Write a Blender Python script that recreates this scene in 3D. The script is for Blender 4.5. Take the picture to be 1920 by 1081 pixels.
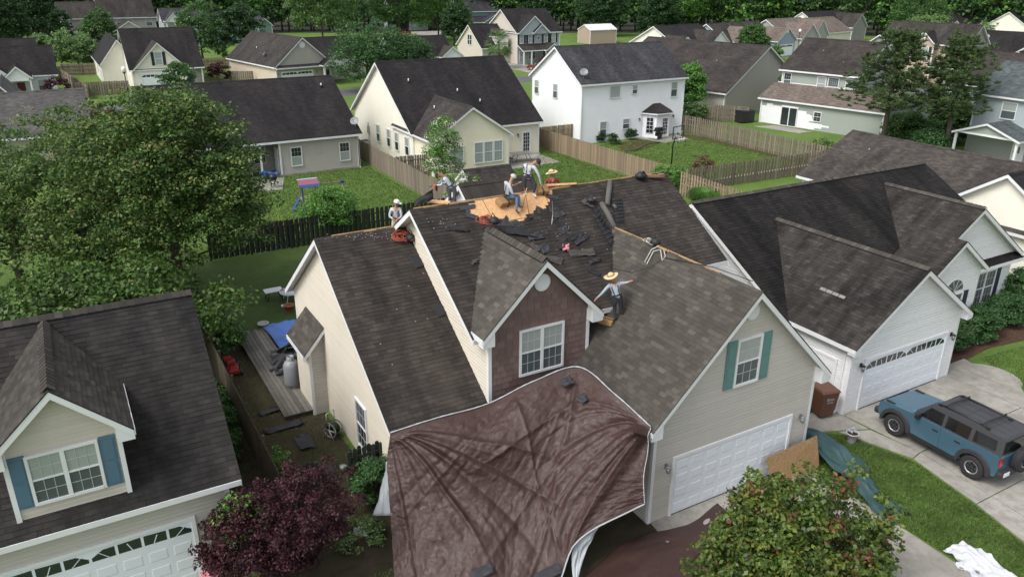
import bpy, bmesh, math, random
import numpy as np
from mathutils import Vector, Matrix
from math import radians, sin, cos, pi, sqrt, atan2, hypot
for o in list(bpy.data.objects): bpy.data.objects.remove(o)
random.seed(7); RNG = np.random.default_rng(7)
SC = bpy.context.scene; COL = SC.collection

# ---------------------------------------------------------------- camera
F_PX, PITCH, ROLL, YAW, CAM_H = 1484.2, radians(21.81), radians(.30), radians(30.08), 15.6
_fw = Vector((sin(YAW)*cos(PITCH), cos(YAW)*cos(PITCH), -sin(PITCH)))
_r0 = Vector((cos(YAW), -sin(YAW), 0)); _u0 = _r0.cross(_fw)
_rt = _r0*cos(ROLL) + _u0*sin(ROLL); _up = -_r0*sin(ROLL) + _u0*cos(ROLL)
cam = bpy.data.objects.new('camera', bpy.data.cameras.new('camera')); COL.objects.link(cam)
cam.matrix_world = Matrix(((_rt.x, _up.x, -_fw.x, 0), (_rt.y, _up.y, -_fw.y, 0), (_rt.z, _up.z, -_fw.z, CAM_H), (0, 0, 0, 1)))
cam.data.sensor_width = 36; cam.data.lens = 36*F_PX/1920; cam.data.clip_start = .1; cam.data.clip_end = 3000
SC.camera = cam

# ---------------------------------------------------------------- sky and sun (bright overcast)
SUN_EL, SUN_AZ = radians(52), radians(262)      # azimuth clockwise from +Y: light comes from the left of the street
W = bpy.data.worlds.new('World'); SC.world = W; W.use_nodes = True
nt = W.node_tree; nt.nodes.clear()
sky = nt.nodes.new('ShaderNodeTexSky'); sky.sky_type = 'NISHITA'; sky.sun_disc = False
sky.sun_elevation = SUN_EL; sky.sun_rotation = SUN_AZ; sky.dust_density = 3; sky.air_density = 1.0; sky.ozone_density = 1.0
hs = nt.nodes.new('ShaderNodeHueSaturation'); hs.inputs['Saturation'].default_value = .30
bg = nt.nodes.new('ShaderNodeBackground'); bg.inputs['Strength'].default_value = .145
wo = nt.nodes.new('ShaderNodeOutputWorld')
nt.links.new(sky.outputs[0], hs.inputs['Color']); nt.links.new(hs.outputs[0], bg.inputs[0]); nt.links.new(bg.outputs[0], wo.inputs[0])
sl = bpy.data.lights.new('sun', 'SUN'); sl.energy = 1.15; sl.angle = radians(24); sl.color = (1, .97, .93)
sun = bpy.data.objects.new('sun', sl); COL.objects.link(sun)
sd = Vector((sin(SUN_AZ)*cos(SUN_EL), cos(SUN_AZ)*cos(SUN_EL), sin(SUN_EL)))
sun.rotation_euler = sd.to_track_quat('Z', 'Y').to_euler()
SC.view_settings.view_transform = 'Standard'; SC.view_settings.look = 'None'
SC.view_settings.exposure = .72; SC.view_settings.gamma = 1; SC.view_settings.use_curve_mapping = False
SC.render.engine = 'CYCLES'; SC.cycles.max_bounces = 6; SC.cycles.use_denoising = True

# ---------------------------------------------------------------- helpers
def ray(px, py):
    return _rt*((px-960)/F_PX) - _up*((py-540.5)/F_PX) + _fw
def G(px, py, z=0):                       # survey helper: where a sight line meets height z
    d = ray(px, py); t = (z-CAM_H)/d.z; return Vector((d.x*t, d.y*t, z))
def onY(px, py, Y):
    d = ray(px, py); t = Y/d.y; return Vector((d.x*t, Y, CAM_H+d.z*t))

def setp(o, label=None, cat=None, group=None, kind=None):
    if label: o['label'] = label
    if cat: o['category'] = cat
    if group: o['group'] = group
    if kind: o['kind'] = kind
    return o
def root(name, label, cat, loc=(0, 0, 0), rz=0, group=None):
    o = bpy.data.objects.new(name, None); COL.objects.link(o); o.empty_display_size = .3
    o.location = loc; o.rotation_euler = (0, 0, rz)
    return setp(o, label, cat, group)
def link(name, me, parent=None, mats=None):
    if mats:
        for m in (mats if isinstance(mats, (list, tuple)) else [mats]): me.materials.append(m)
    o = bpy.data.objects.new(name, me); COL.objects.link(o)
    if parent is not None: o.parent = parent
    return o
def dup(o, loc=None, rz=None, label=None, group=None):
    r = o.copy(); COL.objects.link(r)
    if loc is not None: r.location = loc
    if rz is not None: r.rotation_euler = (0, 0, rz)
    if label: r['label'] = label
    if group: r['group'] = group
    for ch in o.children:
        c = ch.copy(); COL.objects.link(c); c.parent = r
        for g in ch.children:
            d = g.copy(); COL.objects.link(d); d.parent = c
    return r

class MB:
    """collects faces; build() links them as one mesh object"""
    def __init__(s): s.v = []; s.f = []; s.m = []; s.uv = []; s.sm = []
    def poly(s, pts, mi=0, uv=None, sm=False):
        n = len(s.v); s.v += [tuple(p) for p in pts]; s.f.append(tuple(range(n, n+len(pts)))); s.m.append(mi)
        s.uv.append(uv or [(0, 0)]*len(pts)); s.sm.append(sm)
    def box(s, a, b, mi=0):
        x0, x1 = sorted((a[0], b[0])); y0, y1 = sorted((a[1], b[1])); z0, z1 = sorted((a[2], b[2]))
        c = [(x0,y0,z0),(x1,y0,z0),(x1,y1,z0),(x0,y1,z0),(x0,y0,z1),(x1,y0,z1),(x1,y1,z1),(x0,y1,z1)]
        s.hexa(c, mi)
    def hexa(s, c, mi=0, uvtop=None, mtop=None):
        n = len(s.v); s.v += [tuple(p) for p in c]
        for k, q in enumerate(((3,2,1,0),(4,5,6,7),(0,1,5,4),(1,2,6,5),(2,3,7,6),(3,0,4,7))):
            s.f.append(tuple(n+i for i in q)); s.m.append(mtop if (k == 1 and mtop is not None) else mi)
            s.uv.append(uvtop if (k == 1 and uvtop) else [(0, 0)]*4); s.sm.append(False)
    def obox(s, c, size, rz=0, mi=0, rx=0, ry=0):
        R = Matrix.Rotation(rz, 3, 'Z') @ Matrix.Rotation(ry, 3, 'Y') @ Matrix.Rotation(rx, 3, 'X')
        a, b, d = [q/2 for q in size]
        s.hexa([Vector(c)+R @ Vector(p) for p in ((-a,-b,-d),(a,-b,-d),(a,b,-d),(-a,b,-d),(-a,-b,d),(a,-b,d),(a,b,d),(-a,b,d))], mi)
    def prism(s, base, vec, mi=0):
        n = len(base); base = [Vector(p) for p in base]; vec = Vector(vec); top = [p+vec for p in base]
        s.poly(base[::-1], mi); s.poly(top, mi)
        for i in range(n): j = (i+1) % n; s.poly([base[i], base[j], top[j], top[i]], mi)
    def tube(s, pts, r, n=6, mi=0, cap=True):
        pts = [Vector(p) for p in pts]; R = r if isinstance(r, (list, tuple)) else [r]*len(pts)
        base = len(s.v); up = Vector((0, 0, 1)); prev = None
        for i, p in enumerate(pts):
            d = (pts[min(i+1, len(pts)-1)]-pts[max(i-1, 0)])
            d = d.normalized() if d.length > 1e-9 else up
            if prev is None:
                x = d.cross(up); x = x.normalized() if x.length > 1e-3 else Vector((1, 0, 0))
            else:
                x = prev-d*prev.dot(d); x = x.normalized() if x.length > 1e-4 else Vector((1, 0, 0))
            prev = x; y = d.cross(x)
            for k in range(n):
                a = 2*pi*k/n; s.v.append(tuple(p+(x*cos(a)+y*sin(a))*R[i]))
        for i in range(len(pts)-1):
            for k in range(n):
                a = base+i*n+k; b = base+i*n+(k+1) % n
                s.f.append((a, b, b+n, a+n)); s.m.append(mi); s.uv.append([(0, 0)]*4); s.sm.append(True)
        if cap:
            for q in (tuple(base+k for k in range(n))[::-1], tuple(base+(len(pts)-1)*n+k for k in range(n))):
                s.f.append(q); s.m.append(mi); s.uv.append([(0, 0)]*n); s.sm.append(False)
    def lathe(s, prof, c=(0, 0, 0), n=16, mi=0, axis='z', cap=True, sm=True):
        base = len(s.v); c = Vector(c)
        for r, z in prof:
            for k in range(n):
                a = 2*pi*k/n
                p = (r*cos(a), r*sin(a), z) if axis == 'z' else (z, r*cos(a), r*sin(a)) if axis == 'x' else (r*sin(a), z, r*cos(a))
                s.v.append(tuple(c+Vector(p)))
        for i in range(len(prof)-1):
            for k in range(n):
                a = base+i*n+k; b = base+i*n+(k+1) % n
                s.f.append((a, b, b+n, a+n)); s.m.append(mi); s.uv.append([(0, 0)]*4); s.sm.append(sm)
        if cap:
            for q in (tuple(base+k for k in range(n))[::-1], tuple(base+(len(prof)-1)*n+k for k in range(n))):
                s.f.append(q); s.m.append(mi); s.uv.append([(0, 0)]*n); s.sm.append(False)
    def build(s, name, mats, parent=None, off=(0, 0, 0), loc=None):
        me = bpy.data.meshes.new(name)
        ox, oy, oz = off
        me.from_pydata([(x-ox, y-oy, z-oz) for x, y, z in s.v], [], s.f)
        ms = mats if isinstance(mats, (list, tuple)) else [mats]
        for m in ms: me.materials.append(m)
        me.polygons.foreach_set('material_index', s.m); me.polygons.foreach_set('use_smooth', s.sm)
        if any(u[0] != (0, 0) or u[1] != (0, 0) for u in s.uv):
            lay = me.uv_layers.new(name='UVMap'); flat = [c for f in s.uv for p in f for c in p]
            lay.data.foreach_set('uv', flat)
        me.update()
        o = bpy.data.objects.new(name, me); COL.objects.link(o)
        if parent is not None: o.parent = parent
        if loc is not None: o.location = loc
        return o

def quads_mesh(name, V, mi=None, mats=(), smooth=False):
    """V: (n,4,3) array -> mesh of loose quads"""
    n = len(V); me = bpy.data.meshes.new(name)
    me.vertices.add(n*4); me.vertices.foreach_set('co', V.reshape(-1).astype(np.float32))
    me.loops.add(n*4); me.loops.foreach_set('vertex_index', np.arange(n*4, dtype=np.int32))
    me.polygons.add(n); me.polygons.foreach_set('loop_start', np.arange(0, n*4, 4, dtype=np.int32))
    if mi is not None: me.polygons.foreach_set('material_index', mi.astype(np.int32))
    for m in mats: me.materials.append(m)
    me.update(calc_edges=True); return me

# ---------------------------------------------------------------- materials
def srgb(r, g, b): return tuple(((c/255)/12.92 if c/255 <= .04045 else (((c/255)+.055)/1.055)**2.4) for c in (r, g, b))
class NM:
    def __init__(s, name):
        s.m = bpy.data.materials.new(name); s.m.use_nodes = True; s.t = s.m.node_tree
        s.b = s.t.nodes['Principled BSDF']; s.out = s.t.nodes['Material Output']
    def n(s, typ, **k):
        o = s.t.nodes.new(typ)
        for a, v in k.items():
            if a.startswith('i_'):
                key = a[2:].replace('_', ' '); o.inputs[int(key) if key.isdigit() else key].default_value = v
            else: setattr(o, a, v)
        return o
    def l(s, a, b): s.t.links.new(a, b)
    def ramp(s, stops, src=None):
        r = s.n('ShaderNodeValToRGB'); cr = r.color_ramp
        while len(cr.elements) < len(stops): cr.elements.new(.5)
        for e, (p, c) in zip(cr.elements, stops):
            e.position = p; e.color = (*c, 1) if hasattr(c, '__len__') else (c, c, c, 1)
        if src is not None: s.l(src, r.inputs[0])
        return r
    def mix(s, f, a, b, mode='MIX'):
        m = s.n('ShaderNodeMix', data_type='RGBA', blend_type=mode)
        for i, v in ((0, f), (6, a), (7, b)):
            if hasattr(v, 'is_output'): s.l(v, m.inputs[i])
            elif i == 0: m.inputs[0].default_value = v
            else: m.inputs[i].default_value = (*v, 1) if len(v) == 3 else v
        return m.outputs[2]
    def math(s, op, a, b=None):
        m = s.n('ShaderNodeMath', operation=op)
        for i, v in ((0, a), (1, b)):
            if v is None: continue
            if hasattr(v, 'is_output'): s.l(v, m.inputs[i])
            else: m.inputs[i].default_value = v
        return m.outputs[0]
    def coord(s, which='Object', scale=None):
        c = s.n('ShaderNodeTexCoord').outputs[which]
        if scale is not None:
            mp = s.n('ShaderNodeMapping'); mp.inputs['Scale'].default_value = scale if hasattr(scale, '__len__') else (scale,)*3
            s.l(c, mp.inputs[0]); c = mp.outputs[0]
        return c
    def noise(s, co, scale=1, detail=3, rough=.5, dist=0):
        o = s.n('ShaderNodeTexNoise', i_Scale=scale, i_Detail=detail, i_Roughness=rough, i_Distortion=dist); s.l(co, o.inputs['Vector']); return o.outputs['Fac']
    def bump(s, h, strength=.5, dist=.01):
        b = s.n('ShaderNodeBump', i_Strength=strength, i_Distance=dist); s.l(h, b.inputs['Height']); s.l(b.outputs[0], s.b.inputs['Normal']); return b
    def rnd(s):
        g = s.n('ShaderNodeNewGeometry').outputs['Random Per Island']; o = s.n('ShaderNodeObjectInfo').outputs['Random']
        return s.math('FRACT', s.math('ADD', g, o))

def mat(name, col, rough=.7, var=.12, scale=3., bump=0., bscale=40., metal=0., island=0., coat=0., spec=.5, dirt=None):
    """painted / solid surface: colour with mottling, optional fine relief"""
    m = NM(name); co = m.coord('Object')
    f = m.noise(co, scale, 4, .6)
    c = m.mix(f, tuple(x*(1-var) for x in col), tuple(min(1, x*(1+var)) for x in col))
    if island:
        r = m.rnd(); c = m.mix(1.0, c, m.ramp([(0, 1-island), (1, 1+island)], r).outputs[0], 'MULTIPLY')
    if dirt:
        d = m.ramp([(.45, 0.), (.75, 1.)], m.noise(m.coord('Object'), .7, 6, .65)).outputs[0]
        c = m.mix(m.math('MULTIPLY', d, dirt[1]), c, dirt[0])
    m.l(c, m.b.inputs['Base Color']); m.b.inputs['Roughness'].default_value = rough
    m.b.inputs['Metallic'].default_value = metal; m.b.inputs['Coat Weight'].default_value = coat
    m.b.inputs['Specular IOR Level'].default_value = spec
    if bump: m.bump(m.noise(m.coord('Object'), bscale, 3, .6), bump, .01)
    return m.m

def siding_mat(name, col, tex=True, course=.115, dirt=None):
    m = NM(name); co = m.coord('Object')
    f = m.noise(m.coord('Object', (.6, .6, .25)), 1.6, 5, .65)
    c = m.mix(f, tuple(x*.90 for x in col), tuple(min(.86, x*1.06) for x in col))
    g = m.ramp([(.5, 0.), (.8, .16)], m.noise(m.coord('Object', (.5, .5, .3)), 2.0, 5, .7)).outputs[0]
    c = m.mix(g, c, tuple(x*.74 for x in col[:2])+(col[2]*.66,))
    if not tex: c = m.mix(1.0, c, m.ramp([(0, .94), (1, 1.03)], m.rnd()).outputs[0], 'MULTIPLY')
    m.l(c, m.b.inputs['Base Color']); m.b.inputs['Roughness'].default_value = .55
    if tex:
        sp = m.n('ShaderNodeSeparateXYZ'); m.l(co, sp.inputs[0])
        fr = m.math('FRACT', m.math('DIVIDE', sp.outputs[2], course))
        m.bump(m.ramp([(0, 1.), (.9, .2), (1, 0.)], fr).outputs[0], .8, .03)
    return m.m

def shingle_mat(name, dark, light, stain=.5, tex=True, lights=.0, sc=(.35, .10)):
    """asphalt shingle: algae-dark and clean patches running down the slope, tab to tab variation, granules"""
    m = NM(name); uv = m.n('ShaderNodeUVMap', uv_map='UVMap').outputs[0]
    mp = m.n('ShaderNodeMapping'); m.l(uv, mp.inputs[0]); mp.inputs['Scale'].default_value = (sc[0], sc[1], 1)
    big = m.noise(mp.outputs[0], 1.7, 7, .70, .15)
    fac = m.ramp([(max(0, stain-.17), 0.), (min(1, stain+.17), 1.)], big).outputs[0]
    c = m.mix(fac, dark, light)
    if tex:
        br = m.n('ShaderNodeTexBrick', offset=.5, i_Scale=1.0, i_Mortar_Size=.006, i_Mortar_Smooth=.3, i_Bias=0., i_Brick_Width=.32, i_Row_Height=.145)
        br.inputs['Color1'].default_value = (.72, .72, .72, 1); br.inputs['Color2'].default_value = (1.28, 1.26, 1.22, 1); br.inputs['Mortar'].default_value = (.55, .55, .55, 1)
        m.l(uv, br.inputs['Vector']); c = m.mix(1.0, c, br.outputs['Color'], 'MULTIPLY')
        m.bump(br.outputs['Fac'], -.35, .012)
    else:
        r = m.rnd()
        c = m.mix(1.0, c, m.ramp([(0, .72), (.6, .98), (.88, 1.14), (1, 1.25+lights)], r).outputs[0], 'MULTIPLY')
        m.bump(m.noise(m.coord('Object'), 90, 2, .6), .5, .004)
    m.l(c, m.b.inputs['Base Color']); m.b.inputs['Roughness'].default_value = .92; m.b.inputs['Specular IOR Level'].default_value = .25
    return m.m

def leaf_mat(name, cols, rough=.5, trans=.34, spec=.35):
    m = NM(name); r = m.rnd(); n = len(cols)
    c = m.ramp([(i/(max(1, n-1)), q) for i, q in enumerate(cols)], r).outputs[0]
    big = m.noise(m.coord('Object'), 1.1, 4, .6)
    c = m.mix(1.0, c, m.ramp([(.28, .62), (.5, 1.), (.72, 1.38)], big).outputs[0], 'MULTIPLY')
    m.l(c, m.b.inputs['Base Color']); m.b.inputs['Roughness'].default_value = rough; m.b.inputs['Specular IOR Level'].default_value = spec
    tr = m.n('ShaderNodeBsdfTranslucent'); m.l(c, tr.inputs[0]); ms = m.n('ShaderNodeMixShader', i_0=trans)
    m.l(m.b.outputs[0], ms.inputs[1]); m.l(tr.outputs[0], ms.inputs[2]); m.l(ms.outputs[0], m.out.inputs[0])
    return m.m

def glass_mat(name, col, rough=.08, slats=False, spec=.6):
    m = NM(name); c = col
    if slats:
        sp = m.n('ShaderNodeSeparateXYZ'); m.l(m.coord('Object'), sp.inputs[0])
        fr = m.math('FRACT', m.math('DIVIDE', sp.outputs[2], .05))
        c = m.mix(m.ramp([(0, 0.), (.2, 1.), (.8, 1.), (1, 0.)], fr).outputs[0], tuple(x*.80 for x in col), col)
        m.l(c, m.b.inputs['Base Color'])
    else:
        f = m.noise(m.coord('Object'), 2.5, 3, .6); m.l(m.mix(f, tuple(x*.6 for x in col), tuple(x*1.5 for x in col)), m.b.inputs['Base Color'])
    m.b.inputs['Roughness'].default_value = rough; m.b.inputs['Coat Weight'].default_value = .6; m.b.inputs['Coat Roughness'].default_value = .03
    m.b.inputs['Specular IOR Level'].default_value = spec
    return m.m

def ground_mat(name, cols, s1=.35, s2=6., bump=.6, wet=.9, fine=60.):
    m = NM(name); co = m.coord('Object')
    f = m.ramp([(.32, 0.), (.68, 1.)], m.noise(co, s1, 6, .62, .3)).outputs[0]
    c = m.mix(f, cols[0], cols[1])
    g = m.ramp([(.42, 0.), (.62, 1.)], m.noise(co, s2, 4, .7)).outputs[0]
    c = m.mix(m.math('MULTIPLY', g, .45), c, cols[2])
    if name == 'concrete':
        st = m.ramp([(.56, 0.), (.72, 1.)], m.noise(m.coord('Object', (1.4, .22, 1)), 1.3, 5, .65)).outputs[0]; c = m.mix(m.math('MULTIPLY', st, .45), c, (.12, .11, .10))
    if 'lawn' in name:
        st = m.ramp([(.60, 0.), (.74, 1.)], m.noise(co, .75, 6, .7)).outputs[0]; c = m.mix(m.math('MULTIPLY', st, .5), c, (.16, .13, .06))
    h = m.noise(co, fine, 3, .7)
    c = m.mix(1.0, c, m.ramp([(.25, .72), (.75, 1.28)], h).outputs[0], 'MULTIPLY')
    m.l(c, m.b.inputs['Base Color']); m.b.inputs['Roughness'].default_value = wet; m.b.inputs['Specular IOR Level'].default_value = .2
    m.bump(h, bump, .03); return m.m

MT = {}
MT['white'] = mat('white_trim_paint', (.74, .75, .76), .5, .05, 2., dirt=((.45, .44, .40), .25))
MT['soffit'] = mat('white_soffit_vinyl', (.70, .70, .69), .6, .05)
MT['cream'] = siding_mat('cream_vinyl_siding', (.68, .62, .52), False)
MT['greige'] = siding_mat('greige_vinyl_siding', (.51, .48, .435), False)
MT['greige_t'] = siding_mat('greige_far_siding', (.42, .40, .35))
MT['tan_t'] = siding_mat('tan_far_siding', (.40, .31, .235))
MT['whitesid'] = siding_mat('white_vinyl_siding', (.74, .75, .76), False)
MT['beige'] = siding_mat('beige_vinyl_siding', (.58, .53, .465), False)
MT['creamy_t'] = siding_mat('pale_yellow_far_siding', (.76, .72, .55))
MT['cream_t'] = siding_mat('ivory_far_siding', (.76, .73, .63))
MT['white_t'] = siding_mat('white_far_siding', (.80, .83, .86))
MT['sage_t'] = siding_mat('sage_far_siding', (.29, .325, .285))
MT['blue_t'] = siding_mat('pale_blue_far_siding', (.34, .40, .42))
MT['slate_t'] = siding_mat('slate_blue_far_siding', (.27, .34, .42))
MT['olive_t'] = siding_mat('olive_far_siding', (.38, .40, .24))
MT['teal_t'] = siding_mat('teal_far_siding', (.16, .24, .23))
MT['grey_t'] = siding_mat('grey_far_siding', (.26, .26, .255))
MT['tan2_t'] = siding_mat('sand_far_siding', (.50, .38, .285))
MT['shake'] = mat('mauve_brown_shake', srgb(112, 92, 88), .75, .12, 5, .25, 60, island=.16)
MT['sh_main'] = shingle_mat('charcoal_shingle', (.0175, .0150, .0140), (.060, .050, .043), .47, False, 0, (.55, .09))
MT['sh_wing'] = shingle_mat('weathered_brown_shingle', (.050, .045, .040), (.082, .073, .062), .42, False, .2)
MT['sh_ln'] = shingle_mat('dark_weathered_shingle', (.0115, .0110, .0115), (.044, .040, .037), .50, False)
MT['sh_rn'] = shingle_mat('stained_brown_shingle', (.0070, .0065, .0065), (.066, .058, .051), .50, False, .25, (.5, .10))
MT['sh_far_dark'] = shingle_mat('far_black_shingle', (.0095, .009, .010), (.028, .025, .026), .50)
MT['sh_far_mid'] = shingle_mat('far_brown_shingle', (.020, .018, .017), (.058, .051, .047), .50)
MT['sh_far_d'] = shingle_mat('stained_far_shingle', (.019, .0165, .0165), (.054, .047, .043), .46, True, 0, (.2, .2))
MT['sh_grey'] = shingle_mat('grey_shingle', (.062, .060, .060), (.105, .10, .097), .5)
MT['sh_tan'] = shingle_mat('tan_shingle', (.105, .085, .073), (.165, .138, .120), .5)
MT['sh_slate'] = shingle_mat('slate_green_shingle', (.055, .066, .072), (.105, .122, .128), .5)
MT['felt'] = mat('black_underlayment', (.016, .016, .018), .8, .25, 4, .3, 20)
MT['glass_d'] = glass_mat('dark_window_glass', (.022, .028, .032))
MT['glass_s'] = glass_mat('screened_window_glass', (.085, .105, .11), .35, True, .3)
MT['glass_b'] = glass_mat('window_glass_over_blinds', (.34, .38, .36), .2, True)
MT['black'] = mat('black_plastic', (.02, .02, .022), .45, .2)
MT['rubber'] = mat('tyre_rubber', (.022, .022, .023), .8, .25, 8, .4, 60)
MT['iron'] = mat('painted_black_iron', (.025, .025, .028), .4, .2, 8, metal=.3)
MT['steel'] = mat('galvanised_steel', (.45, .46, .47), .38, .15, 6, metal=.8)
MT['door_w'] = mat('white_garage_door_paint', (.74, .78, .83), .45, .04, 1.5)
MT['concrete'] = ground_mat('concrete', ((.25, .235, .205), (.40, .38, .34), (.17, .16, .145)), .35, 2.2, .15, .85, 90)
MT['asphalt'] = ground_mat('asphalt', ((.10, .10, .11), (.14, .14, .145), (.07, .07, .07)), .3, 5, .3, .9, 80)
MT['grass'] = ground_mat('lawn_grass', ((.072, .142, .026), (.122, .205, .040), (.155, .180, .055)), .16, 3.5, .9)
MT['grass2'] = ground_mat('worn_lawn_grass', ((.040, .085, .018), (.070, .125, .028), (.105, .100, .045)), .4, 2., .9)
MT['dirt'] = ground_mat('bare_side_yard_soil', ((.075, .056, .038), (.048, .050, .022), (.030, .024, .018)), .55, 2.2, 1.)
MT['mulch'] = ground_mat('pine_mulch', ((.085, .042, .028), (.12, .065, .045), (.045, .03, .02)), 1.5, 9, 1.)
MT['fence_g'] = mat('weathered_grey_fence_wood', srgb(122, 112, 98), .85, .3, 4, .5, 30, island=.30)
MT['fence_b'] = mat('brown_fence_wood', srgb(138, 122, 100), .85, .25, 4, .5, 30, island=.26)
MT['fence_d'] = mat('shaded_dark_green_fence', srgb(40, 48, 38), .85, .3, 4, .5, 30, island=.25)  # the rear fence's shade is put into this dark green
MT['fence_n'] = mat('mossy_old_fence_wood', srgb(80, 72, 58), .9, .35, 3, .5, 30, island=.3)
MT['bark'] = mat('grey_brown_bark', (.075, .058, .045), .9, .35, 6, .9, 25)
MT['terra'] = mat('terracotta', (.30, .10, .055), .7, .15)
def _osb():
    m = NM('raw_roof_decking_board'); co = m.coord('Object')
    v = m.n('ShaderNodeTexVoronoi', i_Scale=26.); mp = m.n('ShaderNodeMapping'); mp.inputs['Scale'].default_value = (1, .45, 1); m.l(co, mp.inputs[0]); m.l(mp.outputs[0], v.inputs['Vector'])
    c = m.mix(v.outputs['Color'], (.50, .27, .12), (.70, .43, .22))
    d = m.ramp([(.5, 0.), (.75, 1.)], m.noise(co, 1.6, 5, .6)).outputs[0]
    c = m.mix(m.math('MULTIPLY', d, .35), c, (.34, .17, .08)); m.l(c, m.b.inputs['Base Color']); m.b.inputs['Roughness'].default_value = .75
    m.bump(v.outputs['Distance'], .2, .004); return m.m
MT['osb'] = _osb()
def _osb2():
    m = NM('weathered_strand_board'); co = m.coord('Object'); v = m.n('ShaderNodeTexVoronoi', i_Scale=30.); m.l(co, v.inputs['Vector'])
    m.l(m.mix(v.outputs['Color'], (.20, .115, .05), (.36, .23, .11)), m.b.inputs['Base Color']); m.b.inputs['Roughness'].default_value = .8; return m.m
MT['osb2'] = _osb2()
def _tarp(name, col, rough, sc=1.0, col2=None):
    m = NM(name); co = m.coord('Object')
    a = m.noise(co, 5.*sc, 8, .72, 1.6); b = m.noise(m.coord('Object', (1, 1, 2.2)), 17*sc, 5, .7, 1.2)
    v = m.n('ShaderNodeTexVoronoi', i_Scale=7.*sc, feature='DISTANCE_TO_EDGE')
    w = m.n('ShaderNodeVectorMath', operation='ADD'); m.l(co, w.inputs[0])
    nz = m.n('ShaderNodeTexNoise', i_Scale=4.*sc, i_Detail=4.); m.l(co, nz.inputs['Vector']); m.l(nz.outputs['Color'], w.inputs[1]); m.l(w.outputs[0], v.inputs['Vector'])
    cre = m.ramp([(0, 0.), (.10, 1.)], v.outputs['Distance']).outputs[0]
    big = m.noise(co, .8, 4, .6)
    c = m.mix(big, tuple(x*.80 for x in col), col2 or tuple(x*1.22 for x in col)); m.l(c, m.b.inputs['Base Color'])
    m.l(m.ramp([(.35, rough-.08), (.7, rough+.14)], a).outputs[0], m.b.inputs['Roughness']); m.b.inputs['Specular IOR Level'].default_value = .42
    h = m.math('ADD', m.math('ADD', m.math('MULTIPLY', a, .8), m.math('MULTIPLY', b, .30)), m.math('MULTIPLY', cre, .16)); m.bump(h, .55, .035)
    return m.m
MT['tarp'] = _tarp('brown_poly_tarp', (.050, .0255, .0215), .36)
MT['silver'] = _tarp('silver_tarp_underside', (.40, .43, .45), .33, 1.4)
MT['bluetarp'] = _tarp('blue_poly_tarp', (.055, .14, .42), .4, 1.2)
MT['greentarp'] = _tarp('dark_green_tarp', (.026, .066, .070), .45, 1.2)
MT['whitesheet'] = _tarp('thin_white_plastic', (.62, .63, .68), .35, 2.0)
MT['blacksheet'] = _tarp('black_felt_scraps', (.035, .036, .042), .5, 2.)
# ---------------------------------------------------------------- house kit
class House:
    """local frame (u, v, z) = the street frame turned by ang; every mesh is a child of one Empty at the house's base"""
    def __init__(s, name, label, uo, vo, ang=0, cat='house', group=None):
        a = radians(ang); s.ang = a; s.o = (uo, vo, 0)
        s.r = root(name, label, cat, (uo*cos(a)-vo*sin(a), uo*sin(a)+vo*cos(a), 0), a, group); s.nsh = 0
    def add(s, mb, name, mats, parent=None): return mb.build(name, mats, parent or s.r, s.o)

def fp(face, st, z, d):
    k, c = face
    return {'u-': (c-d, st, z), 'u+': (c+d, st, z), 'v-': (st, c-d, z), 'v+': (st, c+d, z)}[k]
def fbox(mb, face, s0, s1, z0, z1, d0, d1, mi=0): mb.box(fp(face, s0, z0, d0), fp(face, s1, z1, d1), mi)

def siding(h, face, lo, hi, z0, z1, m, course=.115, name='wall', boards=False):
    """lapped courses clipped by lo(z), hi(z); a plain backing wall behind them"""
    mb = MB(); n = max(2, int((z1-z0)/course)); out = []
    zs = [z0+(z1-z0)*i/24 for i in range(25)]
    for a, b in zip(zs[:-1], zs[1:]):
        mb.poly([fp(face, lo(a), a, -.03), fp(face, hi(a), a, -.03), fp(face, hi(b), b, -.03), fp(face, lo(b), b, -.03)], 0)
    if boards: h.add(mb, name, m); mb = None
    z = z0
    while z < z1-.005:
        t = min(z+course, z1); q = MB() if boards else mb
        if hi(z)-lo(z) > .02 or hi(t)-lo(t) > .02:
            m_ = z+(t-z)*.68
            A = [fp(face, lo(z), z, .022), fp(face, hi(z), z, .022)]; B = [fp(face, hi(m_), m_, .019), fp(face, lo(m_), m_, .019)]
            q.poly(A+B); q.poly([B[1], B[0], fp(face, hi(t), t, .0), fp(face, lo(t), t, .0)]); q.poly([fp(face, lo(z), z, -.002), fp(face, hi(z), z, -.002), A[1], A[0]])
            if boards: h.add(q, 'siding_board', m)
        z = t
    if mb: h.add(mb, name, m)

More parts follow.
